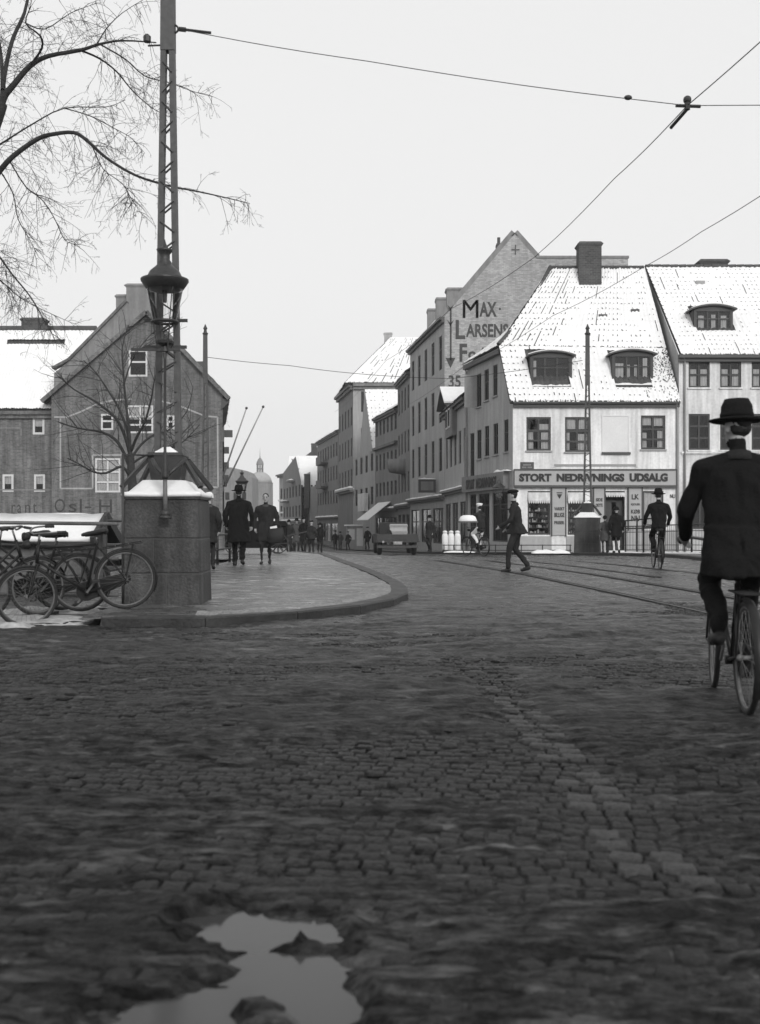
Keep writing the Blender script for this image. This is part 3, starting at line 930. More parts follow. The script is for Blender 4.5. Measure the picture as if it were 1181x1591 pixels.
mb.box((fA.x(864.5),-.085,fA.z(864,766.5)),(fA.x(873.5),-.071,fA.z(864,765))); 
mb.loft([[(fA.x(864.8),-.085,fA.z(864,768)),(fA.x(873.2),-.085,fA.z(864,768)),(fA.x(869),-.085,fA.z(864,775))],[(fA.x(864.8),-.071,fA.z(864,768)),(fA.x(873.2),-.071,fA.z(864,768)),(fA.x(869),-.071,fA.z(864,775))]])
mb.build('triangle_mark', m_letter, p1)
panel(923, 938.5, 758, 822, [('SIDE', 925.5, 936, 774, 779), ('DETTE', 925.5, 936, 782.5, 787.5)])
panel(977, 996.5, 757, 823, [('LK', 981, 992.5, 768, 776), ('KJOLER', 980, 994, 782, 786), ('KØB', 980, 994, 791.5, 798), ('NU', 980.5, 993.5, 801, 810)])
lettering(fA, 'NU', fA.x(1041), fA.z(1040,774), fA.x(1049), fA.z(1040,768), m_letter_faded, -.02, .02)
# awning valances with scallops, shop glass, goods on display
def valance(px0, px1, pt, pb, scal):
    x0, x1 = fA.x(px0), fA.x(px1); zt, zb = fA.z(px0, pt), fA.z(px0, pb)
    mb = fA.mb(); mb.loft([[(x0,-.02,zt),(x1,-.02,zt),(x1,-.0,zt),(x0,-.0,zt)],[(x0,-.10,zb),(x1,-.10,zb),(x1,-.08,zb),(x0,-.08,zb)]])
    n = max(5, int((x1-x0)/.10))
    for k in range(n):
        a, b = lerp(x0,x1,k/n), lerp(x0,x1,(k+1)/n)
        mb.loft([[(a,-.10,zb),(b,-.10,zb),(b,-.09,zb),(a,-.09,zb)],[(lerp(a,b,.15),-.10,zb-scal*.7),(lerp(a,b,.85),-.10,zb-scal*.7),(lerp(a,b,.85),-.09,zb-scal*.7),(lerp(a,b,.15),-.09,zb-scal*.7)],[(lerp(a,b,.4),-.10,zb-scal),(lerp(a,b,.6),-.10,zb-scal),(lerp(a,b,.6),-.09,zb-scal),(lerp(a,b,.4),-.09,zb-scal)]])
    mb.build('awning', m_plaster_b, hA)
valance(820.5, 854.5, 765, 777, .16); valance(882, 919, 765, 777, .16); valance(941, 971, 765, 769, .10)
for o_ in shop[:2]: window(fA, *o_, xs=(0,1), zs=(0,.82,1), y=.05, bar=.07)
window(fA, *shop[2], xs=(0,1), zs=(0,1), y=.05, bar=.06, curtain=[(.02,.98,.03,.97)])
dr = MB(fA.M); x0,z0,x1,z1 = door
dr.box((x0+.02,.30,z0),(x0+.34,.34,z1-.5)); dr.box((x1-.34,.30,z0),(x1-.02,.34,z1-.5)); dr.box((x0+.02,.30,z1-.5),(x1-.02,.34,z1-.42)); dr.build('door', m_frame_dark, hA)
rg = random.Random(4)
for o_ in shop[:2]:
    x0,z0,x1,z1 = o_
    gd = [MB(fA.M) for _ in m_goods]
    for shelf in range(5):
        zz = z0 + .08 + shelf*.25
        gd[2].box((x0+.05,.22,zz-.03),(x1-.05,.5,zz))
        xx = x0+.06
        while xx < x1-.12:
            w_ = rg.uniform(.05,.12); h_ = rg.uniform(.06,.18); k = rg.choice((0,0,1,2,2))
            yy = rg.uniform(.24,.36)
            if rg.random() < .5: gd[k].lathe([(w_*.5,0),(w_*.55,h_*.5),(w_*.3,h_)], (xx+w_/2, yy, zz), 8)
            else: gd[k].box((xx,yy,zz),(xx+w_,yy+.08,zz+h_))
            xx += w_ + rg.uniform(.01,.06)
    for q, m_ in zip(gd, m_goods):
        if q.f: q.build('window_display', m_, hA, kind='stuff')
mb = fA.mb(); mb.box((0,-.05,base-.6),(fA.x(857),-.0005,zsb-.06)); mb.box((fA.x(880),-.05,base-.6),(fA.x(940),-.0005,zsb-.06)); mb.box((fA.x(972),-.05,base-.6),(fA.W,-.0005,fA.z(999,823)));
mb.build('plinth', m_plaster_mid, hA)

# side wall on the street
fAs = Facade(A2, A0, hA)
sops = []
side_w = []
for a, b, c, d in ((740,747.8,581,632),(752.5,759.5,574,622),(766,773,567,615)): side_w.append((a,b,c,d))
for a, b, c, d in ((741,748,668,713),(753,760,662,709),(766.5,774,658,706),(783,790,652,702)): side_w.append((a,b,c,d))
side_w += [(721.5,726.5,678,744),(730.5,737,673,742)]
for a, b, c, d in side_w:
    m_ = (a+b)/2; sops.append((fAs.x(a), fAs.z(m_, d), fAs.x(b), fAs.z(m_, c)))
W = fAs.W; xk = W*.8                  # the roof verge starts to fall at four fifths
wz = fAs.z(745, 752)
shp = [(W*.06, base+.1, W*.22, wz-.5), (W*.27, base+.5, W*.52, wz-.5), (W*.58, base+.5, W*.90, wz-.5)]
mb = fAs.mb()
wall_open(mb, 0, W, base-.6, zE, [o for o in sops if o[3] <= zE] + shp, 0, .16, 1)
hi = [o for o in sops if o[3] > zE]
wall_open(mb, 0, xk, zE, zS, [(a, max(b, zE+.001), c, d) for a, b, c, d in hi], 0, .16, 1)
mb.face([(xk,0,zE),(W,0,zE),(xk,0,zS)], 0)
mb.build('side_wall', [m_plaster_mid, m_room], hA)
for o_ in sops: window(fAs, o_[0], max(o_[1], zE+.001) if o_ in hi else o_[1], o_[2], o_[3], xs=(0,.5,1), zs=(0,.6,1), y=.05, bar=.06, panes=False, sill=m_trim_grey if o_[3]-o_[1] < 1.9 else None)
for o_ in shp: window(fAs, *o_, xs=(0,.5,1), zs=(0,.75,1), y=.06, bar=.07, panes=False)
mb = fAs.mb(); mb.box((0,-.30,wz-.38),(W*.93,-.0005,wz+.42)); sb = mb.build('side_shop_sign', m_plaster_dark, hA)
lettering(fAs, 'STORT', W*.12, wz-.25, W*.32, wz+.25, m_letter_faded, -.33, .03, sb); lettering(fAs, 'NEDRIVNINGS', W*.36, wz-.25, W*.80, wz+.25, m_letter_faded, -.33, .03, sb)
s = fAs.mb(); snow_strip(s, (W*.72,-.15,wz+.43), (W*.98,-.15,wz+.43), .26, .12); s.build('snow', m_snow, sb)
mb = fAs.mb(); mb.box((-.05,-.22,zS-.25),(xk,0,zS-.02)); mb.build('side_cornice', m_trim_dark, hA)
pipe(fAs, .1, base, zS-.1)
mb = fAs.mb()                          # casement standing open on the upper floor
xo = sops[0][0]; mb.box((xo-.02,-.62,sops[0][1]),(xo+.02,-.01,sops[0][3])); mb.build('open_casement', m_plaster_mid, hA)

# roof
e_ = .25
bl = Vector((A0.x-.15, YA-e_, zE-e_*slope*.3)); br = Vector((A1.x, YA-e_, zE-e_*slope*.3))
corner = lerp(Vector((A0.x, A0.y, 0)), Vector((A2.x, A2.y, 0)), .2); corner.z = zS
rl = Vector((XA(856, RY), RY, zR)); rr_ = Vector((XA(1001, RY), RY, zR))
frac = (zS-zE)/(zR-zE)
cR = lerp(br, rr_, frac)
def bareA(u, v, rs_):                 # thinner snow towards the neighbour's wall
    if (.145 < u < .375 or .64 < u < .86) and .26 < v < .95: return True      # under the dormers
    return (u > .86 and v > .35 and rs_.rand() < (u-.86)*2.5) or (u > .80 and v < .3 and rs_.rand() < .12)
cL = Vector((corner.x-.18, corner.y, zS+.05))
ro = roof_patch('roof', hA, bl, br, cR, cL, hA.matrix_basis.translation, holes=.95, slit=.03, seed=1, bare=bareA, leftish=True)
roof_patch('roof', hA, cL, cR, rr_, rl, hA.matrix_basis.translation, holes=1.0, slit=.14, seed=2, leftish=True)
sfar = Vector((A2.x-.25, A2.y, zS)); 
k1 = lerp(cL, rl, .30); k0 = P(787, 521, 56.2)
roof_patch('roof', hA, sfar, cL, k1, k0, hA.matrix_basis.translation, holes=.2, seed=3)
roof_patch('roof', hA, k0, k1, rl, rl + Vector((.25, .8, -.05)), hA.matrix_basis.translation, holes=.2, seed=4)
mb = MB(Matrix.Translation(-hA.matrix_basis.translation))     # rear walls
mb.face([(A2.x, A2.y, base-.6), (13.66, 57, base-.6), (13.66, 57, zS), (A2.x, A2.y, zS)])
mb.face([(A2.x, A2.y, zS), (13.66, 57, zS), rr_ + Vector((0,.3,-.1)), rl + Vector((.25,.8,-.15)), k0 + Vector((0,.05,-.1))])
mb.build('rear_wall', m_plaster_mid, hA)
# bare dark hip edge with ridge tiles
mb = MB(Matrix.Translation(-hA.matrix_basis.translation))
n = 26
for k in range(n):
    a = lerp(cL, rl, k/n); b = lerp(cL, rl, (k+.92)/n); sag = lambda t: -.55*math.sin(math.pi*t)*.5
    a = a + Vector((sag(k/n)*-.2, 0, sag(k/n)+.10)); b = b + Vector((sag((k+.92)/n)*-.2, 0, sag((k+.92)/n)+.15))
    mb.tube([a, b], [.13, .10], 6)
mb.build('ridge_tiles', m_tile, hA)
mb = MB(Matrix.Translation(-hA.matrix_basis.translation)); n = 16
for k in range(n): mb.tube([lerp(rl, rr_, k/n)+Vector((0,0,.04)), lerp(rl, rr_, (k+.9)/n)+Vector((0,0,.07))], [.13,.11], 6)
mb.build('ridge_tiles', m_tile, hA)
chimney(hA, (XA(915, 53.5), 53.5), ZA(445, 53.5), ZA(378, 53.5), .54, .42)
# small roof lights
for px, py in ((936, 493), (986, 485)):
    t = None
    yy = YA + (ZA(py, 52.5)-zE)/slope
    c = P(px, py, yy)
    mb = MB(Matrix.Translation(-hA.matrix_basis.translation)); mb.box((c.x-.2, c.y-.16, c.z-.16), (c.x+.2, c.y+.2, c.z+.12)); mb.build('roof_light', m_trim_dark, hA)

def dormer(root, fac, px0, px1, py_top, py_bot, Ys, lights, slope_, curt, snow_top=True):
    """three-light dormer with a low curved roof"""
    x0, x1 = XA(px0, Ys), XA(px1, Ys); z0, z1 = ZA(py_bot, Ys), ZA(py_top, Ys)
    T = Matrix.Translation(-root.matrix_basis.translation)
    d = (z1-z0)/slope_ + .5; eh = .20
    mb = MB(T)
    arch = lambda u: eh*(1-(2*u-1)**2)
    zt = z1 - eh
    wx0, wx1, wz0, wz1 = x0+.12, x1-.12, z0+.10, zt-.06
    # front surround
    for q in (((x0,Ys,z0),(wx0,Ys+.1,zt)), ((wx1,Ys,z0),(x1,Ys+.1,zt)), ((wx0,Ys,z0),(wx1,Ys+.1,wz0)), ((wx0,Ys,wz1),(wx1,Ys+.1,zt))): mb.box(*q)
    n = 10
    for k in range(n):
        a, b = k/n, (k+1)/n
        mb.face([(lerp(x0,x1,a),Ys,zt),(lerp(x0,x1,b),Ys,zt),(lerp(x0,x1,b),Ys,zt+arch(b)),(lerp(x0,x1,a),Ys,zt+arch(a))])
    mb.face([(x0,Ys,z0),(x0,Ys+d,z0),(x0,Ys+d,zt),(x0,Ys,zt)]); mb.face([(x1,Ys,z0),(x1,Ys,zt),(x1,Ys+d,zt),(x1,Ys+d,z0)])
    mb.face([(x0,Ys+.16,z0),(x1,Ys+.16,z0),(x1,Ys+.16,zt),(x0,Ys+.16,zt)], 1)
    do = mb.build('dormer', [m_frame_dark, m_room], root)
    for nm, off, mt, ov, th in (('dormer_roof', 0.0, m_trim_dark, .16, .07), ('snow', .075, m_snow, .10, .05)):
        mb = MB(T); rings = []
        for k in range(n+1):
            u = k/n; x = lerp(x0-ov, x1+ov, u); z = zt + arch(u) + off - (.0 if nm == 'snow' else 0)
            rings.append([(x,Ys-ov,z),(x,Ys-ov,z+th),(x,Ys+d,z+th),(x,Ys+d,z)])
        mb.loft(rings); mb.build(nm, mt, do)
    w = (wx1-wx0)/lights
    fr = MB(T)
    for k in range(lights+1): fr.box((wx0+k*w-.035,Ys+.02,wz0),(wx0+k*w+.035,Ys+.09,wz1))
    for k in range(lights): fr.box((wx0+k*w+.035,Ys+.03,lerp(wz0,wz1,.62)-.025),(wx0+(k+1)*w-.035,Ys+.08,lerp(wz0,wz1,.62)+.025))
    fr.build('window_frame', m_frame_dark, do)
    for k in range(lights):
        for a, b in ((0,.6),(.64,1)):
            q = MB(T); q.face([(wx0+k*w+.03,Ys+.05,lerp(wz0,wz1,a)),(wx0+(k+1)*w-.03,Ys+.05,lerp(wz0,wz1,a)),(wx0+(k+1)*w-.03,Ys+.05,lerp(wz0,wz1,b)),(wx0+k*w+.03,Ys+.05,lerp(wz0,wz1,b))]); q.build('pane', m_glass, do)
    for a, b, c, e in curt:
        q = MB(T); r0, r1 = [], []; m_ = max(3, int((b-a)*(wx1-wx0)/.05))
        for k in range(m_+1):
            xx = lerp(wx0,wx1,lerp(a,b,k/m_)); yy = Ys+.115+.015*math.sin(k*2)
            r0.append((xx,yy,lerp(wz0,wz1,c))); r1.append((xx,yy,lerp(wz0,wz1,e)))
        q.loft([r0,r1], closed=False); q.build('curtain', m_curtain, do)
    q = MB(T); snow_strip(q, (x0-.05,Ys-.08,z0-.02), (x1+.05,Ys-.08,z0-.02), .16, .10); q.build('snow', m_snow, do)
    return do
yD = YA + (ZA(602, 50.4)-zE)/slope
dormer(hA, fA, 824, 889, 547, 600, yD, 3, slope, [(.02,.10,.05,.9)])
dormer(hA, fA, 951, 1015, 545, 598, yD, 3, slope, [(.04,.26,.02,.75),(.36,.44,.02,.7),(.56,.64,.02,.7),(.80,.92,.02,.95)])

# ------------------------------------------------ neighbour on the right
hB = thing('right_house', 'taller pale three-storey house with snowy roof at the right edge', 'house', (A1.x, YA, g(YA)))
B0, B1 = (A1.x, YA-.02), (A1.x+12, YA-.02)
fB = Facade(B0, B1, hB)
zEB = ZA(551, YA); RB = 54.6; zRB = ZA(416, RB); slB = (zRB-zEB)/(RB-YA)
ops = [(fB.x(a), fB.z(a, d), fB.x(b), fB.z(a, c)) for c, d in ((562,602),(643,699)) for a, b in ((1070,1103),(1119,1152),(1168,1201),(1217,1250))]
gops = [(fB.x(a), fB.z(a, 822), fB.x(b), fB.z(a, 760)) for a, b in ((1072,1104),(1128,1180),(1200,1240))]
mb = fB.mb(); wall_open(mb, 0, fB.W, base-.6, zEB, ops+gops, 0, .16, 1)
mb.face([(0,0,base-.6),(0,0,zEB),(0,9,zEB),(0,9,base-.6)], 0)
mb.build('wall', [m_plaster_b, m_room], hB)
for k, o_ in enumerate(ops):
    window(fB, *o_, xs=(0,.5,1), zs=(0,.33,.66,1) if k > 3 else (0,.5,1), y=.05, bar=.08, sill=m_plaster_light, curtain=[(.06,.40,.03,.72),(.60,.94,.03,.72)] if k < 4 else None)
for o_ in gops: window(fB, *o_, xs=(0,.5,1), zs=(0,.7,1), y=.05, bar=.08)
cornice(fB, 'cornice', -.05, fB.W, zEB-.34, zEB-.02, .30, m_trim_dark)
cornice(fB, 'string_course', .1, fB.W, fB.z(1070,706), fB.z(1070,702), .10, m_plaster_light)
pipe(fB, .25, base, zEB-.1)
rbl, rbr = Vector((A1.x+.02, YA-.28, zEB-.1)), Vector((A1.x+12, YA-.28, zEB-.1))
rtl, rtr = Vector((XA(1003, RB), RB, zRB)), Vector((A1.x+12, RB, zRB))
roof_patch('roof', hB, rbl, rbr, rtr, rtl, hB.matrix_basis.translation, holes=.8, slit=.04, seed=5, bare=lambda u, v, r_: .10 < u < .25 and .25 < v < .52)
mb = MB(Matrix.Translation(-hB.matrix_basis.translation))     # gable end above the corner house's roof
mb.face([(A1.x+.0, YA, zE-1), (A1.x+.0, YA, zEB-.02), rtl + Vector((.0,0,-.08)), (rtl.x+.02, RB, zE-1)])
mb.build('gable_wall', m_plaster_mid, hB)
mb = MB(Matrix.Translation(-hB.matrix_basis.translation)); n = 30
for k in range(n): mb.tube([lerp(rtl, rtr, k/n)+Vector((0,0,.04)), lerp(rtl, rtr, (k+.9)/n)+Vector((0,0,.07))], [.13,.11], 6)
mb.build('ridge_tiles', m_tile, hB)
chimney(hB, (XA(1106, 55.4), 55.4), zRB-1, ZA(405, 55.4), .70, .4)
chimney(hB, (XA(1118, 55.6), 55.9), zRB-1, ZA(404, 55.6), .3, .3)
yDb = YA + (ZA(518, 51)-zEB)/slB
dormer(hB, fB, 1078, 1139, 475, 517, yDb, 3, slB, [(.08,.24,.05,.8),(.46,.58,.05,.85),(.74,.9,.05,.8)])
mb = MB(Matrix.Translation(-hB.matrix_basis.translation)); c = P(1087, 443, YA+(ZA(443,53.5)-zEB)/slB)
mb.box((c.x-.2,c.y-.10,c.z-.2),(c.x+.24,c.y+.2,c.z+.2)); mb.build('roof_light', m_trim_grey, hB)

# ------------------------------------------------ the row of houses down the right side
def row_house(name, label, near, far, zeave, depth, ridge_up, material, floors, frame=None, near_wall=None, extra=None, roof=True, eave_mat=None, snow_edge=.10, shop_mat=None, shop=True, side_top=None):
    """facade along the street (far -> near), windows given as (px list, py0, py1 at that column) per floor"""
    root = thing(name, label, 'house', (near[0], near[1], g(near[1])))
    f = Facade(far, near, root)
    b = g(near[1]) - .8
    ops = []
    for n, z0, z1, wf in floors:
        m_ = f.W/n
        for k in range(n):
            c = (k+.5)*m_; ops.append((c-m_*wf/2, z0, c+m_*wf/2, z1))
    gz = g(near[1]) + 3.3
    if shop:
        m_ = f.W/3
        for k in range(3): ops.append((m_*k+.35, g(near[1])+.5, m_*(k+1)-.35, gz-.55))
    mb = f.mb(); wall_open(mb, 0, f.W, b, zeave, ops, 0, .16, 1)
    mb.build('wall', [material, m_room], root)
    mb = f.mb()
    mb.face([(f.W,0,b),(f.W,depth,b),(f.W,depth,zeave),(f.W,0,zeave)]); mb.face([(0,0,b),(0,0,zeave),(0,depth,zeave),(0,depth,b)]); mb.face([(0,depth,b),(0,depth,zeave),(f.W,depth,zeave),(f.W,depth,b)])
    if ridge_up:
        mb.face([(f.W,0,zeave),(f.W,depth,zeave),(f.W,depth/2,zeave+ridge_up)]); mb.face([(0,0,zeave),(0,depth/2,zeave+ridge_up),(0,depth,zeave)])
    mb.build('party_wall', near_wall or material, root)
    for o_ in ops: window(f, *o_, xs=(0,.5,1), zs=(0,.62,1), frame=frame, y=.06, bar=.07, panes=False)
    cornice(f, 'cornice', -.02, f.W+.02, zeave-.35, zeave-.01, .32, eave_mat or m_trim_dark)
    if shop:
        cornice(f, 'shop_cornice', 0, f.W, gz-.05, gz+.2, .35, shop_mat or m_plaster_dark, snow=snow_edge)
    if roof and ridge_up:
        T = f.T
        p = lambda x, y, z: T @ Vector((x, y, z))
        roof_patch('roof', root, p(0,-.35,zeave-.05), p(f.W,-.35,zeave-.05), p(f.W,depth/2,zeave+ridge_up), p(0,depth/2,zeave+ridge_up), root.matrix_basis.translation, seed=int(near[1]), cell=(3,3), tile=(.4,.5), holes=.15, slit=.02)
        roof_patch('roof', root, p(f.W,depth+.3,zeave-.05), p(0,depth+.3,zeave-.05), p(0,depth/2,zeave+ridge_up), p(f.W,depth/2,zeave+ridge_up), root.matrix_basis.translation, seed=int(near[1])+1, cell=(1,1), tile=(.6,.7), holes=.1, slit=.0)
    if extra: extra(root, f)
    return root, f

# small house with a gabled dormer
C0, C1 = (4.56, 57.05), (3.95, 66.7)
zC = ZA(617, 57.5)
def extraC(root, f):
    # gabled dormer over the cornice
    xm = f.W*.42; z0, z1 = zC-1.7, zC+.9
    mb = f.mb(); w = 1.5
    mb.face([(xm-w,-.30,z0),(xm+w,-.30,z0),(xm+w,-.30,zC+.2),(xm,-.30,z1),(xm-w,-.30,zC+.2)])
    mb.face([(xm+w,-.30,z0),(xm+w,1.5,z0),(xm+w,1.5,zC+.2),(xm+w,-.30,zC+.2)]); mb.face([(xm-w,-.30,z0),(xm-w,-.30,zC+.2),(xm-w,1.5,zC+.2),(xm-w,1.5,z0)])
    d = mb.build('dormer', m_plaster_dark, root)
    mb = f.mb()
    for s_ in (-1, 1):
        a = (xm, -.75, z1+.1); b = (xm+s_*(w+.45), -.75, zC-.05); a2 = (xm, 2, z1+.1); b2 = (xm+s_*(w+.45), 2, zC-.05)
        mb.loft([[a,b,b2,a2],[(p[0],p[1],p[2]+.09) for p in (a,b,b2,a2)]])
    mb.build('dormer_roof', m_trim_dark, d)
    mb = f.mb()
    for s_ in (-1, 1):
        a = (xm, -.78, z1+.2); b = (xm+s_*(w+.47), -.78, zC+.05); a2 = (xm, 2, z1+.2); b2 = (xm+s_*(w+.47), 2, zC+.05)
        mb.loft([[a,b,b2,a2],[(p[0],p[1],p[2]+.10) for p in (a,b,b2,a2)]])
    mb.build('snow', m_snow, d)
    for k in (-.55, .55):
        mb = f.mb(); mb.box((xm+k-.35,-.34,z0+.5),(xm+k+.35,-.301,zC-.1)); mb.build('dormer_window', m_frame_light, d)
        q = f.mb(); q.box((xm+k-.27,-.36,z0+.6),(xm+k+.27,-.341,zC-.2)); q.build('pane', m_room, d)
    # hanging sign over the pavement, framed
    zz = ZA(748, 62.0); xs_ = f.x(683)
    mb = f.mb(); mb.box((xs_-.12,-1.35,zz-.42),(xs_+.12,-.25,zz+.42)); s_ = mb.build('hanging_sign', m_trim_dark, root)
    mb = f.mb(); mb.box((xs_+.121,-1.2,zz-.28),(xs_+.14,-.4,zz+.28)); mb.build('sign_face', m_plaster_dark, s_)
    mb = f.mb(); snow_strip(mb, (xs_,-1.35,zz+.43), (xs_,-.25,zz+.43), .26, .09); mb.build('snow', m_snow, s_)
hC, fC = row_house('small_house', 'low pale house with a snow-edged gabled dormer beside the corner house', C0, C1, zC, 8, 3.4, m_plaster_mid, [(5, ZA(722,61), ZA(672,61), .5)], extra=extraC, shop_mat=m_plaster_dark)

# tall house with the painted gable
D0, D1 = (3.95, 67.0), (2.2, 80.0)
zD = ZA(492, 67.0)
def extraD(root, f):
    loc = root.matrix_basis.translation
    T = Matrix.Translation(-loc)
    YG = 66.95
    ax, az = XA(800, YG), ZA(363, YG)
    rx, rz = XA(833, YG), ZA(401, YG)
    ex = XA(976, YG)
    gz0 = g(YG) - .8
    mb = MB(T)
    outline = [(3.95, gz0), (ex, gz0), (ex, rz), (rx, rz), (ax, az), (3.95, zD)]
    mb.loft([[(x, YG, z) for x, z in outline], [(x, YG+.35, z) for x, z in outline]])
    gw = mb.build('gable_wall', m_brick_gable, root)
    mb = MB(T)                       # coping
    for a, b in (((3.8, zD-.15), (ax, az+.02)), ((ax, az+.02), (rx+.05, rz))):
        mb.bar((a[0], YG+.15, a[1]+.06), (b[0], YG+.15, b[1]+.06), .5, .12, 0, (0, -1, 0))
    mb.box((rx, YG-.06, rz), (ex+.05, YG+.42, rz+.14))
    mb.build('coping', m_plaster_dark, gw)
    fg = Facade((3.95, YG), (ex, YG), root)
    q = lambda s_, a, b, c, d, bd: lettering(fg, s_, fg.x(a), fg.z(a,d), fg.x(b), fg.z(a,c), m_letter_wall, -.008, bd, gw)
    q('M', 719, 743, 466, 494, .0); q('M', 719.6, 743.6, 466, 494, .0); q('AX', 745, 772, 469, 492, .035); q('·', 775, 778.5, 478, 482, .02)
    q('L', 708, 723, 497, 527, .03); q('ARSENS', 724, 790, 503, 524, .03)
    q('F', 714, 726, 534, 562, .03); q('oder', 727.5, 775, 540, 559, .03)
    q('35', 697, 716, 583, 602, .02)
    mb = MB(fg.M)                    # long ornamental arrow pointing down, iron cross tie
    x = fg.x(700)
    mb.box((x-.04,-.012,fg.z(700,560)),(x+.07,-.002,fg.z(700,478)))
    for c in (476, 500): mb.loft([[(x-.22,-.012,fg.z(700,c-3)),(x,-.012,fg.z(700,c+7)),(x+.22,-.012,fg.z(700,c-3)),(x,-.012,fg.z(700,c+2))],[(x-.22,-.002,fg.z(700,c-3)),(x,-.002,fg.z(700,c+7)),(x+.22,-.002,fg.z(700,c-3)),(x,-.002,fg.z(700,c+2))]])
    mb.loft([[(x-.3,-.012,fg.z(700,556)),(x,-.012,fg.z(700,572)),(x+.3,-.012,fg.z(700,556))],[(x-.3,-.002,fg.z(700,556)),(x,-.002,fg.z(700,572)),(x+.3,-.002,fg.z(700,556))]])
    mb.build('painted_arrow', m_letter_wall, gw)
    mb = MB(fg.M)
    x, z = fg.x(801), fg.z(801, 388); mb.box((x-.03,-.04,z-.3),(x+.03,-.001,z+.3)); mb.box((x-.25,-.035,z-.03),(x-.03,-.001,z+.03)); mb.box((x+.03,-.035,z-.03),(x+.25,-.001,z+.03))
    mb.build('wall_anchor', m_iron, gw)
    # roof slopes running back from the gable
    d = Vector((D1[0]-D0[0], D1[1]-D0[1], 0))
    e0 = Vector((3.75, YG+.3, zD-.1)); a0 = Vector((ax, YG+.3, az-.12)); r0 = Vector((rx+3.4, YG+.3, zD-.1))
    roof_patch('roof', root, e0+d, e0, a0, a0+d, loc, seed=67, cell=(2,2), tile=(.4,.5), holes=.2)
    roof_patch('roof', root, r0, r0+d, a0+d, a0, loc, seed=68, cell=(1,1), tile=(.6,.7), holes=.1)
    mb = MB(T)
    mb.box((rx, YG+.35, rz-3), (ex, YG+7, rz-.2)); mb.build('rear_block', m_brick_gable, root)
    for px, pt, pb, yy, hw in ((672.5, 481, 505, 77.5, .38), (686.5, 464, 492, 73.5, .40), (709, 449, 476, 69.5, .62)):
        chimney(root, (XA(px, yy), yy), ZA(pb, yy)-2.0, ZA(pt, yy), hw, .5, m_plaster_dark)
    chimney(root, (XA(775, 69), 69), ZA(405, 69)-1, ZA(379, 69), .16, .25, m_brick_chim)
    mb = MB(T); c = P(775, 374, 69); mb.tube([c-Vector((0,0,.5)), c+Vector((0,0,.2))], .1, 8); mb.build('chimney_pot', m_brick_chim, root)
fl = [(5, ZA(603+20,73), ZA(548+5,73), .42)]
hD, fD = row_house('tall_gabled_house', 'tall house with large painted lettering on its bare gable wall', D0, D1, zD, 8, 0, m_plaster_mid, [(5, ZA(592,73.5), ZA(548,73.5)+.2, .4), (5, ZA(668,73.5), ZA(618,73.5), .4), (5, ZA(738,73.5), ZA(690,73.5), .4)], roof=False, extra=extraD)
# ------------------------------------------------ further down the right side
zE_ = ZA(577, 80)
hE, fE = row_house('narrow_house', 'narrow dark house with a small round balcony next to the tall gabled house', (2.2, 80.05), (1.42, 88), zE_, 8, 3, m_plaster_dark,
    [(4, ZA(640,84), ZA(605,84), .45), (4, ZA(705,84), ZA(672,84), .45), (4, ZA(765,84), ZA(735,84), .45)],
    extra=lambda root, f: (lambda mb: (mb.lathe([(.1,-.6),(1.0,-.45),(1.15,-.1),(1.15,.55),(1.05,.55)], (f.W*.5, -.1, ZA(725,84)), 16), mb.build('balcony', m_plaster_dark, root, smooth=True)))(f.mb()))
zF = ZA(634, 88)
hF, fF = row_house('awning_house', 'grey house with a stepped cornice and a white shop awning behind the lorry', (1.42, 88.05), (-.43, 97.5), zF, 8, 2.6, m_plaster_dark,
    [(6, ZA(672,92), ZA(648,92), .5), (6, ZA(728,92), ZA(702,92), .5), (6, ZA(770,92), ZA(748,92), .5)],
    extra=lambda root, f: (lambda mb, aw: (mb.box((0,-.28,ZA(694,92)), (f.W,-.001,ZA(690,92))), mb.build('string_course', m_trim_dark, root),
        aw.loft([[(f.W*.2,-.1,3.0),(f.W*.75,-.1,3.0),(f.W*.75,-2.0,1.5),(f.W*.2,-2.0,1.5)],[(f.W*.2,-.1,3.06),(f.W*.75,-.1,3.06),(f.W*.75,-2.0,1.56),(f.W*.2,-2.0,1.56)]]), aw.build('shop_awning', m_cloth_white, root)))(f.mb(), f.mb()))
# low house whose snowy roof faces us
G0, G1 = (-.45, 97.6), (-2.6, 110)
hG = thing('steep_roofed_house', 'lower house with a steep white roof slope rising behind the awning house', 'house', (G0[0], G0[1], g(98)))
fG = Facade(G1, G0, hG)
b = g(98)-.8; zG = ZA(700, 98)
mb = fG.mb(); wall_open(mb, 0, fG.W, b, zG, [(fG.W*(k+.25)/4, z, fG.W*(k+.7)/4, z+1.6) for k in range(4) for z in (3.0, 6.0)], 0, .16, 1)
mb.face([(fG.W,0,b),(fG.W,8,b),(fG.W,8,zG),(fG.W,0,zG)]); mb.build('wall', [m_plaster_mid, m_room], hG)
for k in range(4):
    for z in (3.0, 6.0): window(fG, fG.W*(k+.25)/4, z, fG.W*(k+.7)/4, z+1.6, y=.06, bar=.07, panes=False)
gy = 104.0; zGr = ZA(606, gy)
roof_patch('roof', hG, Vector((XA(579, 98), 97.8, zG)), Vector((XA(640, 98), 97.8, zG)), Vector((XA(640, gy), gy, zGr)), Vector((XA(567, gy), gy, zGr)), hG.matrix_basis.translation, tile=(.42,.6), cell=(6,6), holes=.9, slit=.02, seed=9)
mb = MB(Matrix.Translation(-hG.matrix_basis.translation)); mb.face([(XA(579,98),97.8,zG),(XA(567,gy),gy,zGr),(XA(558,110),110,zG)]); mb.build('gable_wall', m_plaster_mid, hG)
mb = fG.mb(); mb.box((fG.W*.45,-.5,ZA(795,105)),(fG.W*.75,-.1,ZA(768,105))); mb.build('shop_sign', m_plaster_light, hG)

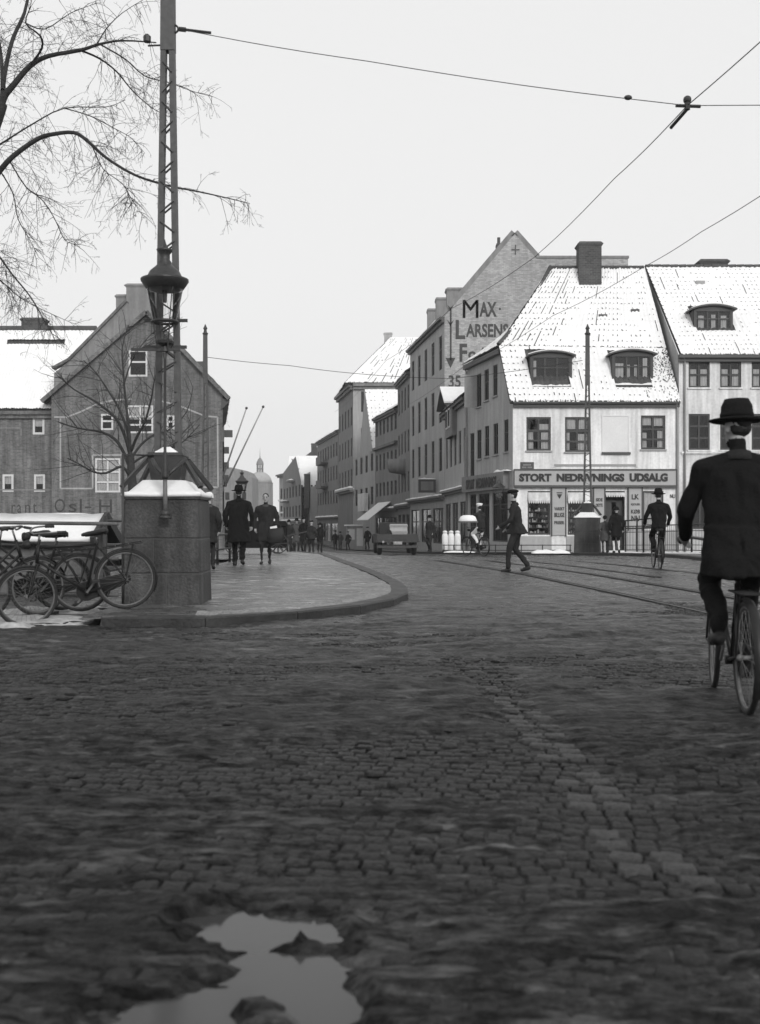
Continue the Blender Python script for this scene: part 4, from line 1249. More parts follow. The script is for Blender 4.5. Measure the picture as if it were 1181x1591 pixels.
# big house with the white hipped roof
H0, H1 = (-2.75, 112.0), (-4.7, 124.0)
zH = ZA(596, 112)
hH = thing('hipped_house', 'big grey house with a white hipped roof halfway down the street', 'house', (H0[0], H0[1], g(112)))
fH = Facade(H1, H0, hH); hx1 = XA(660, 112)
b = g(112)-.8
ops = [(fH.W*(k+.3)/5, z, fH.W*(k+.7)/5, z+1.9) for k in range(5) for z in (5.0, 8.2, 11.4)]
mb = fH.mb(); wall_open(mb, 0, fH.W, b, zH, ops, 0, .16, 1); mb.build('wall', [m_plaster_dark, m_room], hH)
for o_ in ops: window(fH, *o_, y=.06, bar=.07, panes=False)
fHs = Facade(H0, (hx1, 112.0), hH)
ops = [(fHs.x(561), ZA(d,112), fHs.x(566), ZA(c,112)) for c, d in ((608,640),(665,700),(720,748))]
mb = fHs.mb(); wall_open(mb, 0, fHs.W, b, zH, ops, 0, .16, 1); mb.build('side_wall', [m_plaster_mid, m_room], hH)
for o_ in ops: window(fHs, *o_, xs=(0,1), y=.06, bar=.07, panes=False)
cornice(fH, 'cornice', -.2, fH.W, zH-.6, zH-.01, .5, m_plaster_dark); cornice(fHs, 'cornice', 0, fHs.W, zH-.6, zH-.01, .5, m_plaster_dark)
cornice(fH, 'shop_cornice', 0, fH.W, ZA(766,116), ZA(760,116), .5, m_plaster_mid, snow=.2); cornice(fHs, 'shop_cornice', 0, fHs.x(565), ZA(766,112), ZA(760,112), .5, m_plaster_mid, snow=.2)
hl = hH.matrix_basis.translation
c0 = Vector((XA(538,112)-.1, 111.6, zH)); c1 = Vector((hx1, 111.6, zH)); tp0 = P(607, 525, 118); tp1 = P(660, 525, 118)
roof_patch('roof', hH, c0, c1, tp1, tp0, hl, tile=(.4,.6), cell=(5,4), holes=.2, slit=.10, seed=12)
roof_patch('roof', hH, Vector((H1[0]-.3, H1[1], zH)), c0, tp0, tp0+Vector((.2,.4,0)), hl, tile=(.4,.6), cell=(2,2), holes=.1, seed=13)
chimney(hH, (XA(603,118.5), 118.5), ZA(540,118), ZA(516,118), .42, .42, m_plaster_mid)
s_ = thing('kiosk', 'small white kiosk on the pavement in front of the hipped house', 'kiosk', (XA(553, 105), 105, g(105)+WALK))
mb = MB(); mb.box((-.9,-.5,0),(.9,.5,2.2)); mb.build('cabin', m_plaster_mid, s_); mb = MB(); mb.box((-1.1,-.7,2.2),(1.1,.7,2.35)); mb.build('roof', m_snow, s_)
mb = MB(); mb.box((-.75,-.52,.9),(-.1,-.501,1.9)); mb.box((.1,-.52,.3),(.75,-.501,2.0)); mb.build('shutter', m_trim_white, s_)

zI = ZA(669, 124)
hI, fI = row_house('curved_corner_house', 'dark four-storey house with balconies beyond the hipped house', (-4.75, 124.1), (-8.2, 143), zI, 9, 1.6, m_plaster_dark, [(8, 3.6, 5.2, .45), (8, 6.3, 8.0, .45), (8, 9.0, 10.6, .45)], snow_edge=0.15,
    extra=lambda root, f: [ (lambda mb: (mb.box((f.W*.3,-.9,z),(f.W*.55,0,z+.2)), mb.box((f.W*.3,-.9,z+.2),(f.W*.55,-.82,z+1.0)), mb.build('balcony', m_trim_dark, root)))(f.mb()) for z in (5.6, 8.5)])
# white-roofed house further on
hJ = thing('white_roofed_house', 'far house with a wide white roof slope at the bend of the street', 'house', (-9.2, 146, g(146)))
fJ = Facade((-13.5, 168), (-9.3, 146.2), hJ)
b = g(146)-.8; zJ = ZA(757, 148)
ops = [(fJ.W*(k+.3)/6, z, fJ.W*(k+.7)/6, z+1.7) for k in range(6) for z in (2.6,)]
mb = fJ.mb(); wall_open(mb, 0, fJ.W, b, zJ+2, ops, 0, .16, 1); mb.face([(fJ.W,0,b),(fJ.W,9,b),(fJ.W,9,zJ+1),(fJ.W,0,zJ)]); mb.build('wall', [m_plaster_mid, m_room], hJ)
for o_ in ops: window(fJ, *o_, y=.06, bar=.07, panes=False)
jl = hJ.matrix_basis.translation
roof_patch('roof', hJ, P(468, 757, 147), P(510, 757, 147), P(510, 709, 153), P(463, 709, 153), jl, tile=(.6,.8), cell=(2,2), holes=.03, slit=0, seed=15)
fJs = Facade((XA(440,168),168), (XA(468,147),147), hJ); zt0 = ZA(760, 158)
ops = [(fJs.W*(k+.25)/6, z, fJs.W*(k+.72)/6, z+1.6) for k in range(6) for z in (-.6, 2.2, 5.0)]
mb = fJs.mb(); wall_open(mb, 0, fJs.W, -3, 7.0, ops, 0, .2, 1)
mb.face([(0,0,7.0),(fJs.W,0,7.0),(fJs.W*.72,0,ZA(709,153)),(0,0,ZA(735,168))]); mb.build('side_wall', [m_plaster_dark, m_room], hJ)
for o_ in ops: window(fJs, *o_, y=.08, bar=.08, panes=False)
cornice(fJs, 'string_course', 0, fJs.W, 1.5, 1.75, .35, m_plaster_mid, snow=.15)
for k, z in ((1, 4.4), (3, 7.2)):
    mb = fJs.mb(); mb.box((fJs.W*k/6,-.9,z),(fJs.W*(k+1.1)/6,-.001,z+.22)); bo = mb.build('balcony', m_plaster_dark, hJ)
    mb = fJs.mb(); snow_strip(mb, (fJs.W*k/6,-.5,z+.22), (fJs.W*(k+1.1)/6,-.5,z+.22), .6, .15); mb.build('snow', m_snow, bo)
chimney(hJ, (XA(477, 146.5), 146.5), ZA(790,146), ZA(736,146), .35, .35, m_brick_chim)
hN = thing('dark_gabled_house', 'small dark gable with a chimney showing over the far white roof', 'house', (XA(492,160), 160, g(160)))
nl = hN.matrix_basis.translation
mb = MB(Matrix.Translation(-nl)); ol = [P(472,712,160),P(512,712,160),P(512,860,160),P(472,860,160)]
mb.loft([[P(472,860,160),P(520,860,160),P(520,703,160),P(500,690,160),P(472,710,160)],[P(472,860,160)+Vector((0,8,0)),P(520,860,160)+Vector((0,8,0)),P(520,703,160)+Vector((0,8,0)),P(500,690,160)+Vector((0,8,0)),P(472,710,160)+Vector((0,8,0))]])
mb.build('wall', m_brick_chim, hN); chimney(hN, (XA(488,161), 161), ZA(705,161), ZA(689,161), .4, .4)
hO = thing('end_house', 'hazy grey house with bay windows closing the right side of the street', 'house', (-15, 172, g(172)))
fO = Facade((XA(434,185), 185), (XA(463,170), 170), hO); zO = ZA(735, 178)
ops = [(fO.W*(k+.3)/4, z, fO.W*(k+.7)/4, z+1.8) for k in range(4) for z in (2.5, 5.4)]
mb = fO.mb(); wall_open(mb, 0, fO.W, g(172)-.8, zO, ops, 0, .16, 1); mb.face([(0,0,-3),(0,0,zO),(0,10,zO),(0,10,-3)]); mb.build('wall', [m_plaster_mid, m_room], hO)
for o_ in ops: window(fO, *o_, y=.06, bar=.07, panes=False)
cornice(fO, 'cornice', -.3, fO.W, zO-.5, zO, .6, m_plaster_dark)
roof_patch('roof', hO, P(448,733,174), P(466,728,172), P(466,709,180), P(450,709,180), hO.matrix_basis.translation, tile=(.6,.8), cell=(2,2), holes=0, slit=0, seed=16)
for k, z in enumerate((3.0, 5.0)):
    mb = fO.mb(); mb.box((fO.W*.2,-.8,z),(fO.W*.6,0,z+.25)); mb.build('balcony', m_plaster_light, hO)

# ------------------------------------------------ domed building closing the view
YT = 300.0
hT = thing('domed_tower', 'pale domed tower with a lantern, faint in the distance down the street', 'tower', (XA(404, YT), YT, g(YT)))
tl = hT.matrix_basis.translation; s_ = YT/F
mb = MB(); zz = lambda py: ZA(py, YT) - tl.z
mb.lathe([(21*s_, zz(860)), (20*s_, zz(752)), (20.5*s_, zz(750))], (0,0,0), 8); mb.build('drum', m_plaster_dark, hT)
mb = MB(); mb.lathe([(19*s_, zz(750)), (17.5*s_, zz(744)), (14.5*s_, zz(739)), (9*s_, zz(735)), (5.5*s_, zz(733.5))], (0,0,0), 16); mb.build('dome', m_plaster_mid, hT, smooth=True)
mb = MB()
for k in range(8): mb.tube([(4.6*s_*math.cos(k*.785), 4.6*s_*math.sin(k*.785), zz(734)), (4.6*s_*math.cos(k*.785), 4.6*s_*math.sin(k*.785), zz(722))], .7*s_, 6)
mb.lathe([(5.4*s_, zz(729)), (5.4*s_, zz(727.5))], (0,0,0), 12); mb.lathe([(5.8*s_, zz(722)), (5.2*s_, zz(718)), (3.2*s_, zz(714)), (.8*s_, zz(711)), (.35*s_, zz(706)), (.1*s_, zz(696))], (0,0,0), 12)
mb.build('lantern', m_plaster_dark, hT)
hQ = thing('far_roof_house', 'far grey house with a rounded roof left of the domed tower', 'house', (XA(366,240), 240, g(240)))
mb = MB(Matrix.Translation(-hQ.matrix_basis.translation))
ol = [P(345,860,240),P(392,860,240),P(392,742,240),P(385,732,240),P(376,730,240),P(368,728,240),P(358,726,240),P(345,728,240)]
mb.loft([ol, [p+Vector((0,12,0)) for p in ol]]); mb.build('wall', m_plaster_dark, hQ)
for k in range(3):
    for py in (765, 790):
        a = P(350+k*13, py, 239.9); mb = MB(Matrix.Translation(-hQ.matrix_basis.translation)); mb.box((a.x,a.y,a.z-1.6),(a.x+.9,a.y+.08,a.z)); mb.build('window', m_room, hQ)

# ------------------------------------------------ left side: dark brick gable
YL = 62.0
L0, L1 = (XA(80, YL), YL), (XA(346, YL), YL)
hL = thing('brick_gable_house', 'dark brick house with white-framed windows and faded lettering behind the pedestal', 'house', (L0[0], YL, g(YL)))
fL = Facade(L0, L1, hL); b = g(YL)-1.0
ax, az = fL.x(229), ZA(488, YL); zl = ZA(612, YL)
wl_ = [(200,229,544,585,(0,1)), (198,238,630,673,(0,.5,1)), (157,176,643,668,(0,1)), (259,271,645,668,(0,1)), (148,187,712,765,(0,.5,1))]
ops = [(fL.x(a), fL.z(a,d), fL.x(b_), fL.z(a,c)) for a, b_, c, d, _ in wl_]
mb = fL.mb()
wall_open(mb, 0, fL.W, b, zl, ops[1:], 0, .16, 1)
# stepped rows under the slopes, with the attic window left open
def slope_x(z, side):
    t = (z-zl)/(az-zl); return lerp(0, ax, t) if side < 0 else lerp(fL.W, ax, t)
o0 = ops[0]
for z0_, z1_, holes_ in ((zl, o0[1], None), (o0[1], o0[3], o0), (o0[3], az, None)):
    xa0, xb0, xa1, xb1 = slope_x(z0_,-1), slope_x(z0_,1), slope_x(z1_,-1), slope_x(z1_,1)
    if holes_ is None: mb.face([(xa0,0,z0_),(xb0,0,z0_),(xb1,0,z1_),(xa1,0,z1_)] if xb1-xa1 > .01 else [(xa0,0,z0_),(xb0,0,z0_),(xa1,0,z1_)])
    else:
        mb.face([(xa0,0,z0_),(o0[0],0,z0_),(o0[0],0,z1_),(xa1,0,z1_)]); mb.face([(o0[2],0,z0_),(xb0,0,z0_),(xb1,0,z1_),(o0[2],0,z1_)])
        mb.face([(o0[0],.6,z0_),(o0[2],.6,z0_),(o0[2],.6,z1_),(o0[0],.6,z1_)], 1)
mb.face([(fL.W,0,b),(fL.W-2.2,14,b),(fL.W-2.2,14,zl),(fL.W,0,zl)], 0)
mb.build('wall', [m_brick_dark, m_room], hL)
for o_, w_ in zip(ops, wl_):
    zs_ = (0,.3,.6,1) if w_[4] == (0,.5,1) else (0,.55,1)
    window(fL, *o_, xs=w_[4] if len(w_[4]) == 2 else (0,.5,1), zs=zs_, frame=m_frame_light, y=-.01, bar=.10, curtain=[(.05,.95,.03,.95)] if w_[0] == 148 else ([(.08,.92,.5,.95)] if w_[0] == 198 else None))
# white painted line panels and arch line
def line(pts, w=.09):
    mb = fL.mb()
    for (a, b1), (c, d1) in zip(pts[:-1], pts[1:]):
        mb.bar((fL.x(a),-.012,fL.z(a,b1)), (fL.x(c),-.012,fL.z(c,d1)), .014, w, 0, (0,0,1) if abs(a-c) > 1 else (1,0,0))
    mb.build('painted_line', m_plaster_mid, hL)
line([(94,650),(94,759),(144,759),(144,707),(190,707)]); line([(324,647),(338,648),(339,757),(300,757)])
line([(84,648),(104,648),(125,640),(150,628),(175,622),(205,620)]); line([(240,621),(275,629),(315,645)])
for s_, a, b_, c, d in (('r', 18, 24, 784, 797), ('a', 27, 33, 784, 797), ('n', 39, 47, 784, 797), ('t', 51, 57, 782, 797), ('O', 85, 101, 775, 796), ('s', 107, 119, 783, 796), ('l', 124, 127, 775, 796), ('-', 132, 142, 787, 789), ('H', 154, 174, 776, 797)):
    lettering(fL, s_, fL.x(a), fL.z(a,d), fL.x(b_), fL.z(a,c), m_letter_faded, -.006, .0, hL)
# verges, snow on the slopes, roof
ll = hL.matrix_basis.translation; T = Matrix.Translation(-ll)
pl_, pr_, pa = Vector((L0[0]-.5, YL, zl-.45)), Vector((L1[0]+.4, YL, zl-.3)), Vector((L0[0]+ax, YL, az))
roof_patch('roof', hL, pr_+Vector((0,-.2,.02)), pr_+Vector((-2.2,14,.02)), pa+Vector((-2.2,14,.12)), pa+Vector((0,-.2,.12)), ll, tile=(.4,.5), cell=(2,2), seed=21)
roof_patch('roof', hL, pl_+Vector((-2.2,14,.02)), pl_+Vector((0,-.2,.02)), pa+Vector((0,-.2,.12)), pa+Vector((-2.2,14,.12)), ll, tile=(.4,.5), cell=(2,2), seed=22)
mb = MB(T); mb.bar(pl_+Vector((0,-.25,.0)), pa+Vector((0,-.25,.10)), .12, .22); mb.bar(pr_+Vector((0,-.25,.0)), pa+Vector((0,-.25,.10)), .12, .22); mb.build('verge_board', m_brick_dark, hL)
mb = MB(T); q4 = lambda x, y_: [(x-.45,y_,zl-.9),(x-.02,y_,zl-.45),(x-.02,y_,zl-.30),(x-.45,y_,zl-.25)]
mb.loft([q4(pr_.x, YL-.1), q4(pr_.x-2.1, YL+13.5)]); mb.build('eaves_box', m_trim_dark, hL)
chimney(hL, (XA(221, 66), 66), ZA(500,66), ZA(443,66), .85, .5, m_plaster_dark); chimney(hL, (XA(196, 66.5), 66.5), ZA(500,66), ZA(457,66), .5, .5, m_plaster_dark)
chimney(hL, (XA(303,68), 68), ZA(610,68), ZA(557,68), .6, .5, m_brick_chim, cap=False)
# gable behind and the white-roofed house on the far left
hM = thing('rear_gable_house', 'grey gable rising behind the dark brick house on the left', 'house', (XA(140,63.2), 63.2, g(63)))
mb = MB(Matrix.Translation(-hM.matrix_basis.translation)); y = 63.2
ol = [(XA(84,y),b),(XA(260,y),b),(XA(260,y),ZA(530,y)),(XA(197,y),ZA(469,y)),(XA(108,y),ZA(560,y)),(XA(84,y),ZA(580,y))]
mb.loft([[(x,y,z) for x,z in ol],[(x,y+.4,z) for x,z in ol]]); mb.build('wall', m_plaster_dark, hM)
mb = MB(Matrix.Translation(-hM.matrix_basis.translation))
for a_, b_ in (((197,469),(108,560)),((108,560),(82,574))): mb.bar((XA(a_[0],y),y+.1,ZA(a_[1],y)+.06),(XA(b_[0],y),y+.1,ZA(b_[1],y)+.06),.6,.14)
mb.build('coping', m_brick_dark, hM)
K0, K1 = (XA(-130,63), 63.05), (L0[0]-.02, 63.05)
hK = thing('long_white_roof_house', 'long brick house with a wide white roof at the left edge', 'house', (K1[0]-6, 63, g(63)))
fK = Facade(K0, K1, hK); zK = ZA(638, 63); yk = 68.5; zKr = ZA(514, yk)
wk = [(51,69,647,675),(4,21,737,764),(53,70,737,764),(-60,-42,737,764)]
ops = [(fK.x(a), fK.z(a,d), fK.x(b_), fK.z(a,c)) for a,b_,c,d in wk]
mb = fK.mb(); wall_open(mb, 0, fK.W, b, zK, ops, 0, .16, 1); mb.build('wall', [m_brick_dark, m_room], hK)
for o_ in ops: window(fK, *o_, xs=(0,1), zs=(0,1), frame=m_frame_light, y=-.01, bar=.12, curtain=[(.1,.9,.45,.95)])
cornice(fK, 'cornice', 0, fK.W, zK-.45, zK-.02, .3, m_brick_dark)
def bareK(u, v, r_): return (.55 < u < .86 and .80 < v < .86) or (.90 < u < .97 and .42 < v < .45)
roof_patch('roof', hK, (K0[0],62.8,zK), (K1[0]+.4,62.8,zK), (XA(150,yk),yk,zKr), (XA(-150,yk),yk,zKr), hK.matrix_basis.translation, holes=.02, slit=0, seed=25, bare=bareK, thick=.1)
mb = MB(Matrix.Translation(-hK.matrix_basis.translation)); mb.tube([(XA(-150,yk),yk,zKr+.1),(XA(150,yk),yk,zKr+.1)], .22, 8); mb.build('ridge_tiles', m_tile, hK)
def lineK(a, b1, c, d1):
    mb = fK.mb(); mb.bar((fK.x(a),-.012,fK.z(a,b1)), (fK.x(c),-.012,fK.z(c,d1)), .014, .08, 0, (0,0,1) if abs(a-c) > 1 else (1,0,0)); mb.build('painted_line', m_plaster_dark, hK)
lineK(-60,665,33,665); lineK(33,665,33,677); lineK(85,650,85,735); lineK(-60,761,85,761)
chimney(hK, (XA(54,68.8), 68.8), zKr-.5, ZA(495,68.8), .72, .4, m_brick_chim)

# facades further along the left side, seen edge-on, with signs and flagpoles
hS = thing('left_row_house', 'house front seen edge-on beyond the brick gable with signs jutting out', 'house', (-10.9, 76.2, g(76)))
fS = Facade((-10.85, 76.2), (-22.5, 150), hS)
mb = fS.mb(); zs_ = ZA(640, 76); wall_open(mb, 0, fS.W, g(100)-1, zs_, [(k*6+1, z, k*6+3, z+2) for k in range(11) for z in (1.5, 5)], 0, .16, 1); mb.build('wall', [m_plaster_dark, m_room], hS)
for k in range(11):
    for z in (1.5, 5): window(fS, k*6+1, z, k*6+3, z+2, y=.06, bar=.07, panes=False)
for k, (x_, z_, w_) in enumerate(((1, ZA(675,78), .6), (6, ZA(702,84), .45), (9, ZA(726,88), .5), (3, ZA(744,80), .35))):
    mb = fS.mb(); mb.box((x_, -w_, z_-.25), (x_+.2, 0, z_+.25)); mb.build('hanging_sign', m_trim_dark, hS)
for nm, (bx, by), (tx, ty), yy, lb in (('flagpole', (344, 748), (383, 634), 80, 'left of two slanting bare flagpoles on the house front behind the walking man'), ('flagpole', (350, 755), (409, 632), 78, 'right of two slanting bare flagpoles on the house front behind the walking man')):
    p0, p1 = P(bx, by, yy), P(tx, ty, yy-1)
    o = thing(nm, lb, 'flagpole', p0, group='flagpoles over the left pavement')
    mb = MB(); mb.tube([(0,0,0), p1-p0], [.07, .045], 8); mb.build('shaft', m_trim_grey, o, smooth=True)
    mb = MB(); mb.ell(p1-p0, (.10,.10,.10)); mb.build('finial', m_trim_dark, o, smooth=True)
    mb = MB(); mb.lathe([(.11,-.05),(.11,.3)], (0,0,0), 8); mb.bar((-.6,.1,0),(.05,0,0),.1,.12); mb.build('socket', m_iron, o)
# ================================================================== tram poles, lantern, railings
def pedestal(label, x, y, front_panel=False, rz=0.0):
    z = g(y) + WALK - .03
    o = thing('pole_pedestal', label, 'pedestal', (x, y, z), rz, group='granite pedestals under the tram poles')
    a = .50; hz = [0, .42, .86, 1.36]
    k = 0
    for z0, z1 in zip(hz[:-1], hz[1:]):
        f0, f1 = 1 - .06*z0/1.36, 1 - .06*z1/1.36
        cuts = [(-1, 1)] if k == 2 else ([(-1, .15), (.15, 1)] if k == 0 else [(-1, -.2), (-.2, 1)])
        for c0, c1 in cuts:
            mb = MB(); e = .006
            mb.loft([[(a*f0*c0+e,-a*f0,z0+e),(a*f0*c1-e,-a*f0,z0+e),(a*f0*c1-e,a*f0,z0+e),(a*f0*c0+e,a*f0,z0+e)],[(a*f1*c0+e,-a*f1,z1-e),(a*f1*c1-e,-a*f1,z1-e),(a*f1*c1-e,a*f1,z1-e),(a*f1*c0+e,a*f1,z1-e)]])
            mb.build('stone_block', m_stone, o, bevel=.012)
        mb = MB(); mb.frustum((0,0), z0+.001, z1-.001, a*f0-.012, a*f0-.012, a*f1-.012, a*f1-.012); mb.build('mortar_core', m_trim_dark, o)
        k += 1
    mb = MB(); mb.frustum((0,0), 1.36, 1.40, .485, .485, .485, .485); mb.frustum((0,0), 1.40, 1.60, .44, .44, .24, .22); mb.build('capstone', m_stone, o)
    # snow on the cap
    mb = MB(); n = 12
    def ring(h, hz_, am):
        out = []
        for k in range(4):
            for t in range(n):
                u = t/n; c = [(-1,-1),(1,-1),(1,1),(-1,1)]; p, q = c[k], c[(k+1) % 4]
                x_, y_ = lerp(p[0],q[0],u)*h, lerp(p[1],q[1],u)*h
                w = float(fbm(np.array(x_*5+x), np.array(y_*5+y), 3, 44))-.5
                out.append((x_*(1+.05*w), y_*(1+.05*w), hz_+am*w))
        return out
    mb.loft([ring(.49,1.392,.015), ring(.50,1.42,.03), ring(.485,1.445,.03), ring(.42,1.46,.03), ring(.27,1.60,.03), ring(.2,1.61,.01)])
    mb.build('snow', m_snow, o, smooth=True)
    return o
def tram_pole(label, x, y, rz=0.0, z_top=8.95):
    zb = g(y) + WALK + 1.60
    o = thing('tram_pole', label, 'tram pole', (x, y, zb), rz, group='lattice tram poles')
    H = z_top - zb
    hw = lambda z: lerp(.142, .050, min(1, z/(H-1.8)))
    zl = H - 1.95
    for s in (-1, 1):                  # two channel-section legs
        mb = MB()
        rings = []
        for z in np.linspace(.1, zl, 8):
            c = s*hw(z); rings.append([(c-.036,-.06,z),(c+.036,-.06,z),(c+.036,.06,z),(c-.036,.06,z)])
        mb.loft(rings); mb.build('leg', m_pole, o, bevel=.004)
    n = 20
    for k in range(n):                 # zigzag lacing
        z0, z1 = .35 + (zl-.5)*k/n, .35 + (zl-.5)*(k+.55)/n
        s = 1 if k % 2 else -1
        mb = MB(); mb.bar((s*hw(z0),-.065,z0),(-s*hw(z1),-.065,z1),.012,.042,0,(0,1,0))
        mb.bar((s*hw(z0),.065,z0),(-s*hw(z1),.065,z1),.012,.042,0,(0,1,0))
        mb.build('lacing_bar', m_pole, o)
    mb = MB(); mb.frustum((0,0), zl-.12, H-.1, .092, .07, .08, .065); mb.build('head', m_pole, o)
    mb = MB(); mb.lathe([(.10,0),(.12,.05),(.07,.09),(.055,.2),(.09,.24),(.06,.3),(.01,.42)], (0,0,H-.1), 10); mb.build('finial', m_iron, o, smooth=True)
    # iron shoe with struts
    mb = MB(); mb.frustum((0,0), -.02, .30, .19, .17, .235, .19); mb.frustum((0,0), .30, .34, .24, .2, .22, .18); mb.build('shoe', m_iron, o)
    for sx in (-1, 1):
        for sy in (-1, 1):
            mb = MB(); mb.bar((sx*.23, sy*.15, .26), (sx*.50, sy*.46, -.12), .05, .05); mb.build('strut', m_iron, o)
    mb = MB(); snow_strip(mb, (-.14,-.10,.34), (.14,-.10,.34), .14, .07); mb.build('snow', m_snow, o)
    return o
PX_, PY_ = -2.77, 14.3
pedestal('big granite pedestal in the left foreground with bicycles beside it', PX_, PY_)
pole1 = tram_pole('tall lattice tram pole standing on the near granite pedestal', PX_, PY_, z_top=9.4)
# brackets and clutter on the near pole
mb = MB(); zb = pole1.matrix_basis.translation.z
def zp(py, y=PY_): return ZA(py, y) - zb
for py, w in ((541, .16), (500, .17)):
    mb.bar((-w-.12,-.09,zp(py)),(w+.1,-.09,zp(py)),.03,.04)
mb.build('collar', m_iron, pole1)
mb = MB(); mb.ell((-.26,-.02,zp(60)), (.035,.035,.05)); mb.tube([(-.26,-.02,zp(72)),(-.05,0,zp(70))], .012, 6); mb.lathe([(.05,0),(.05,.07),(.02,.1)], (-.27,-.02,zp(66)), 8); mb.build('insulator', m_iron, pole1)
# side frame posts of the pedestal
fr = thing('guard_frame', 'thin iron guard post with crossbar left of the near pedestal', 'guard', (XA(191,13.75), 13.75, g(13.75)+.05))
mb = MB(); mb.tube([(0,0,-.1),(0,0,ZA(706,13.75)-fr.matrix_basis.translation.z),(.42,.5,ZA(706,13.9)-fr.matrix_basis.translation.z)], .018, 8); mb.build('post', m_iron, fr, smooth=True)

# near lantern on its own bracket pipe
YLn = 13.62
lx = XA(256, YLn)
lz = ZA(806, YLn)
lam = thing('street_lantern', 'large gas street lantern with round hood in front of the near tram pole', 'lantern', (lx, YLn, lz), group='gas street lanterns')
rz_ = lambda py: ZA(py, YLn) - lz
sc = YLn/F
mb = MB(); mb.ell((0,.05,rz_(798)), (8*sc,8*sc,7*sc)); mb.lathe([(9*sc,0),(10*sc,.02),(6*sc,.05)], (0,.05,rz_(806)), 12); mb.build('ball_socket', m_iron, lam, smooth=True)
mb = MB(); mb.tube([(0,.05,rz_(798)),(0,.03,rz_(772)),(0,.02,rz_(742))], [3.6*sc,3.6*sc,3.4*sc], 10); mb.build('lower_pipe', m_iron_mid, lam, smooth=True)
mb = MB(); mb.tube([(0,.02,rz_(744)),(0,.02,rz_(740)),(0,.02,rz_(700)),(0,.02,rz_(560)),(0,0,rz_(548))], [.045,.05,.018,.016,.03], 10)
for s in (-1,1): mb.tube([(s*26*sc,.25,rz_(712)),(s*16*sc,.12,rz_(725)),(0,.03,rz_(741))], .026, 8)
mb.build('post', m_iron, lam, smooth=True)
mb = MB(); mb.bar((-52*sc,0,rz_(543)),(24*sc,0,rz_(543)),.03,.035); mb.bar((0,0,rz_(543)),(0,.6,rz_(543)),.03,.03)
mb.lathe([(4*sc,0),(14*sc,.03),(15*sc,.06),(13*sc,.08)], (0,0,rz_(538)), 14)
mb.build('bracket', m_iron, lam)
mb = MB(); mb.tube([(0,0,rz_(546)),(0,0,rz_(530))], [.05,.02], 8)
for k in range(4):
    t = k*math.pi/2+.6; c, s = math.cos(t), math.sin(t)
    mb.tube([(c*12*sc,s*12*sc,rz_(540)),(c*16*sc,s*16*sc,rz_(520)),(c*19*sc,s*19*sc,rz_(500))], .010, 6)
mb.build('cradle', m_iron, lam)
mb = MB(); t2 = [( (19.5*sc)*math.cos(k*2*math.pi/24), (19.5*sc)*math.sin(k*2*math.pi/24), rz_(500)) for k in range(24)]; mb.tube(t2, .018, 6, loop=True); mb.build('base_ring', m_iron, lam, smooth=True)
mb = MB(); n = 20
ring = lambda r, z: [(r*math.cos(2*math.pi*k/n), r*math.sin(2*math.pi*k/n), z) for k in range(n)]
mb.loft([ring(18*sc, rz_(500)), ring(28*sc, rz_(450))], cap=False); mb.build('glass', m_lampglass, lam, smooth=True)
mb = MB()
for k in range(4):
    t = k*math.pi/2+.6; c, s = math.cos(t), math.sin(t); mb.tube([(c*18.5*sc,s*18.5*sc,rz_(500)),(c*28.5*sc,s*28.5*sc,rz_(450))], .007, 5)
mb.lathe([(3*sc,0),(4*sc,.1),(3*sc,.18)], (0,0,rz_(470)), 8); mb.tube([(0,0,rz_(455)),(0,0,rz_(470))], .01, 6)
mb.build('burner', m_iron, lam)
mb = MB(); mb.lathe([(20*sc, rz_(452)), (29*sc, rz_(449)), (37*sc, rz_(437)), (37*sc, rz_(434)), (27*sc, rz_(430)), (23*sc, rz_(422)), (14*sc, rz_(414)), (11*sc, rz_(411)), (11*sc, rz_(408)), (8*sc, rz_(404)), (8*sc, rz_(395)), (11.5*sc, rz_(391)), (13*sc, rz_(388)), (6*sc, rz_(386)), (2*sc, rz_(378)), (.5*sc, rz_(372))], (0,0,0), 24); mb.build('hood', m_iron, lam, smooth=True)

# smaller lantern further along the left pavement
YL2 = 40.0; l2 = copy_tree(lam)
l2.matrix_basis = Matrix.Translation((XA(376, YL2), YL2, ZA(748, YL2) + (437-806)*sc*.82)) @ Matrix.Scale(.82, 4)
l2['label'] = 'second gas lantern on a post, above the hat of the man in black'
mb = MB(); h2 = (l2.matrix_basis.translation.z - g(YL2))/.82; mb.tube([(0,.05,-h2),(0,.05,0)], [.07,.05], 10); mb.build('lower_pipe', m_iron, l2, smooth=True)

# far left pole and right pole
tram_pole('thin lattice tram pole on the left pavement before the brick gable', XA(319, 44), 44.0, z_top=ZA(516, 44))
RPY = 42.6
pedestal('granite pedestal on the right pavement before the shop', XA(913, RPY), RPY, rz=R(-14))
tram_pole('lattice tram pole standing before the corner shop', XA(913, RPY), RPY, R(-14), z_top=ZA(516, RPY))
# lantern on the corner of the shop
cl = thing('corner_lantern', 'small wall lantern at the left corner of the shop', 'lantern', (XA(776, 50), 50.2, ZA(766, 50)))
mb = MB(); mb.frustum((0,0), -.25, .25, .12, .12, .22, .22); mb.build('glass', m_lampglass, cl)
mb = MB(); mb.lathe([(.30,.25),(.30,.29),(.1,.45),(.05,.6),(.01,.65)], (0,0,0), 10); mb.lathe([(.14,-.28),(.14,-.24)], (0,0,0), 8); mb.build('hood', m_iron, cl)
mb = MB(); mb.tube([(0,0,-.28),(.05,.1,-.7),(.5,.3,-.75),(.62,.3,-.4)], .04, 6); mb.build('bracket', m_iron, cl)

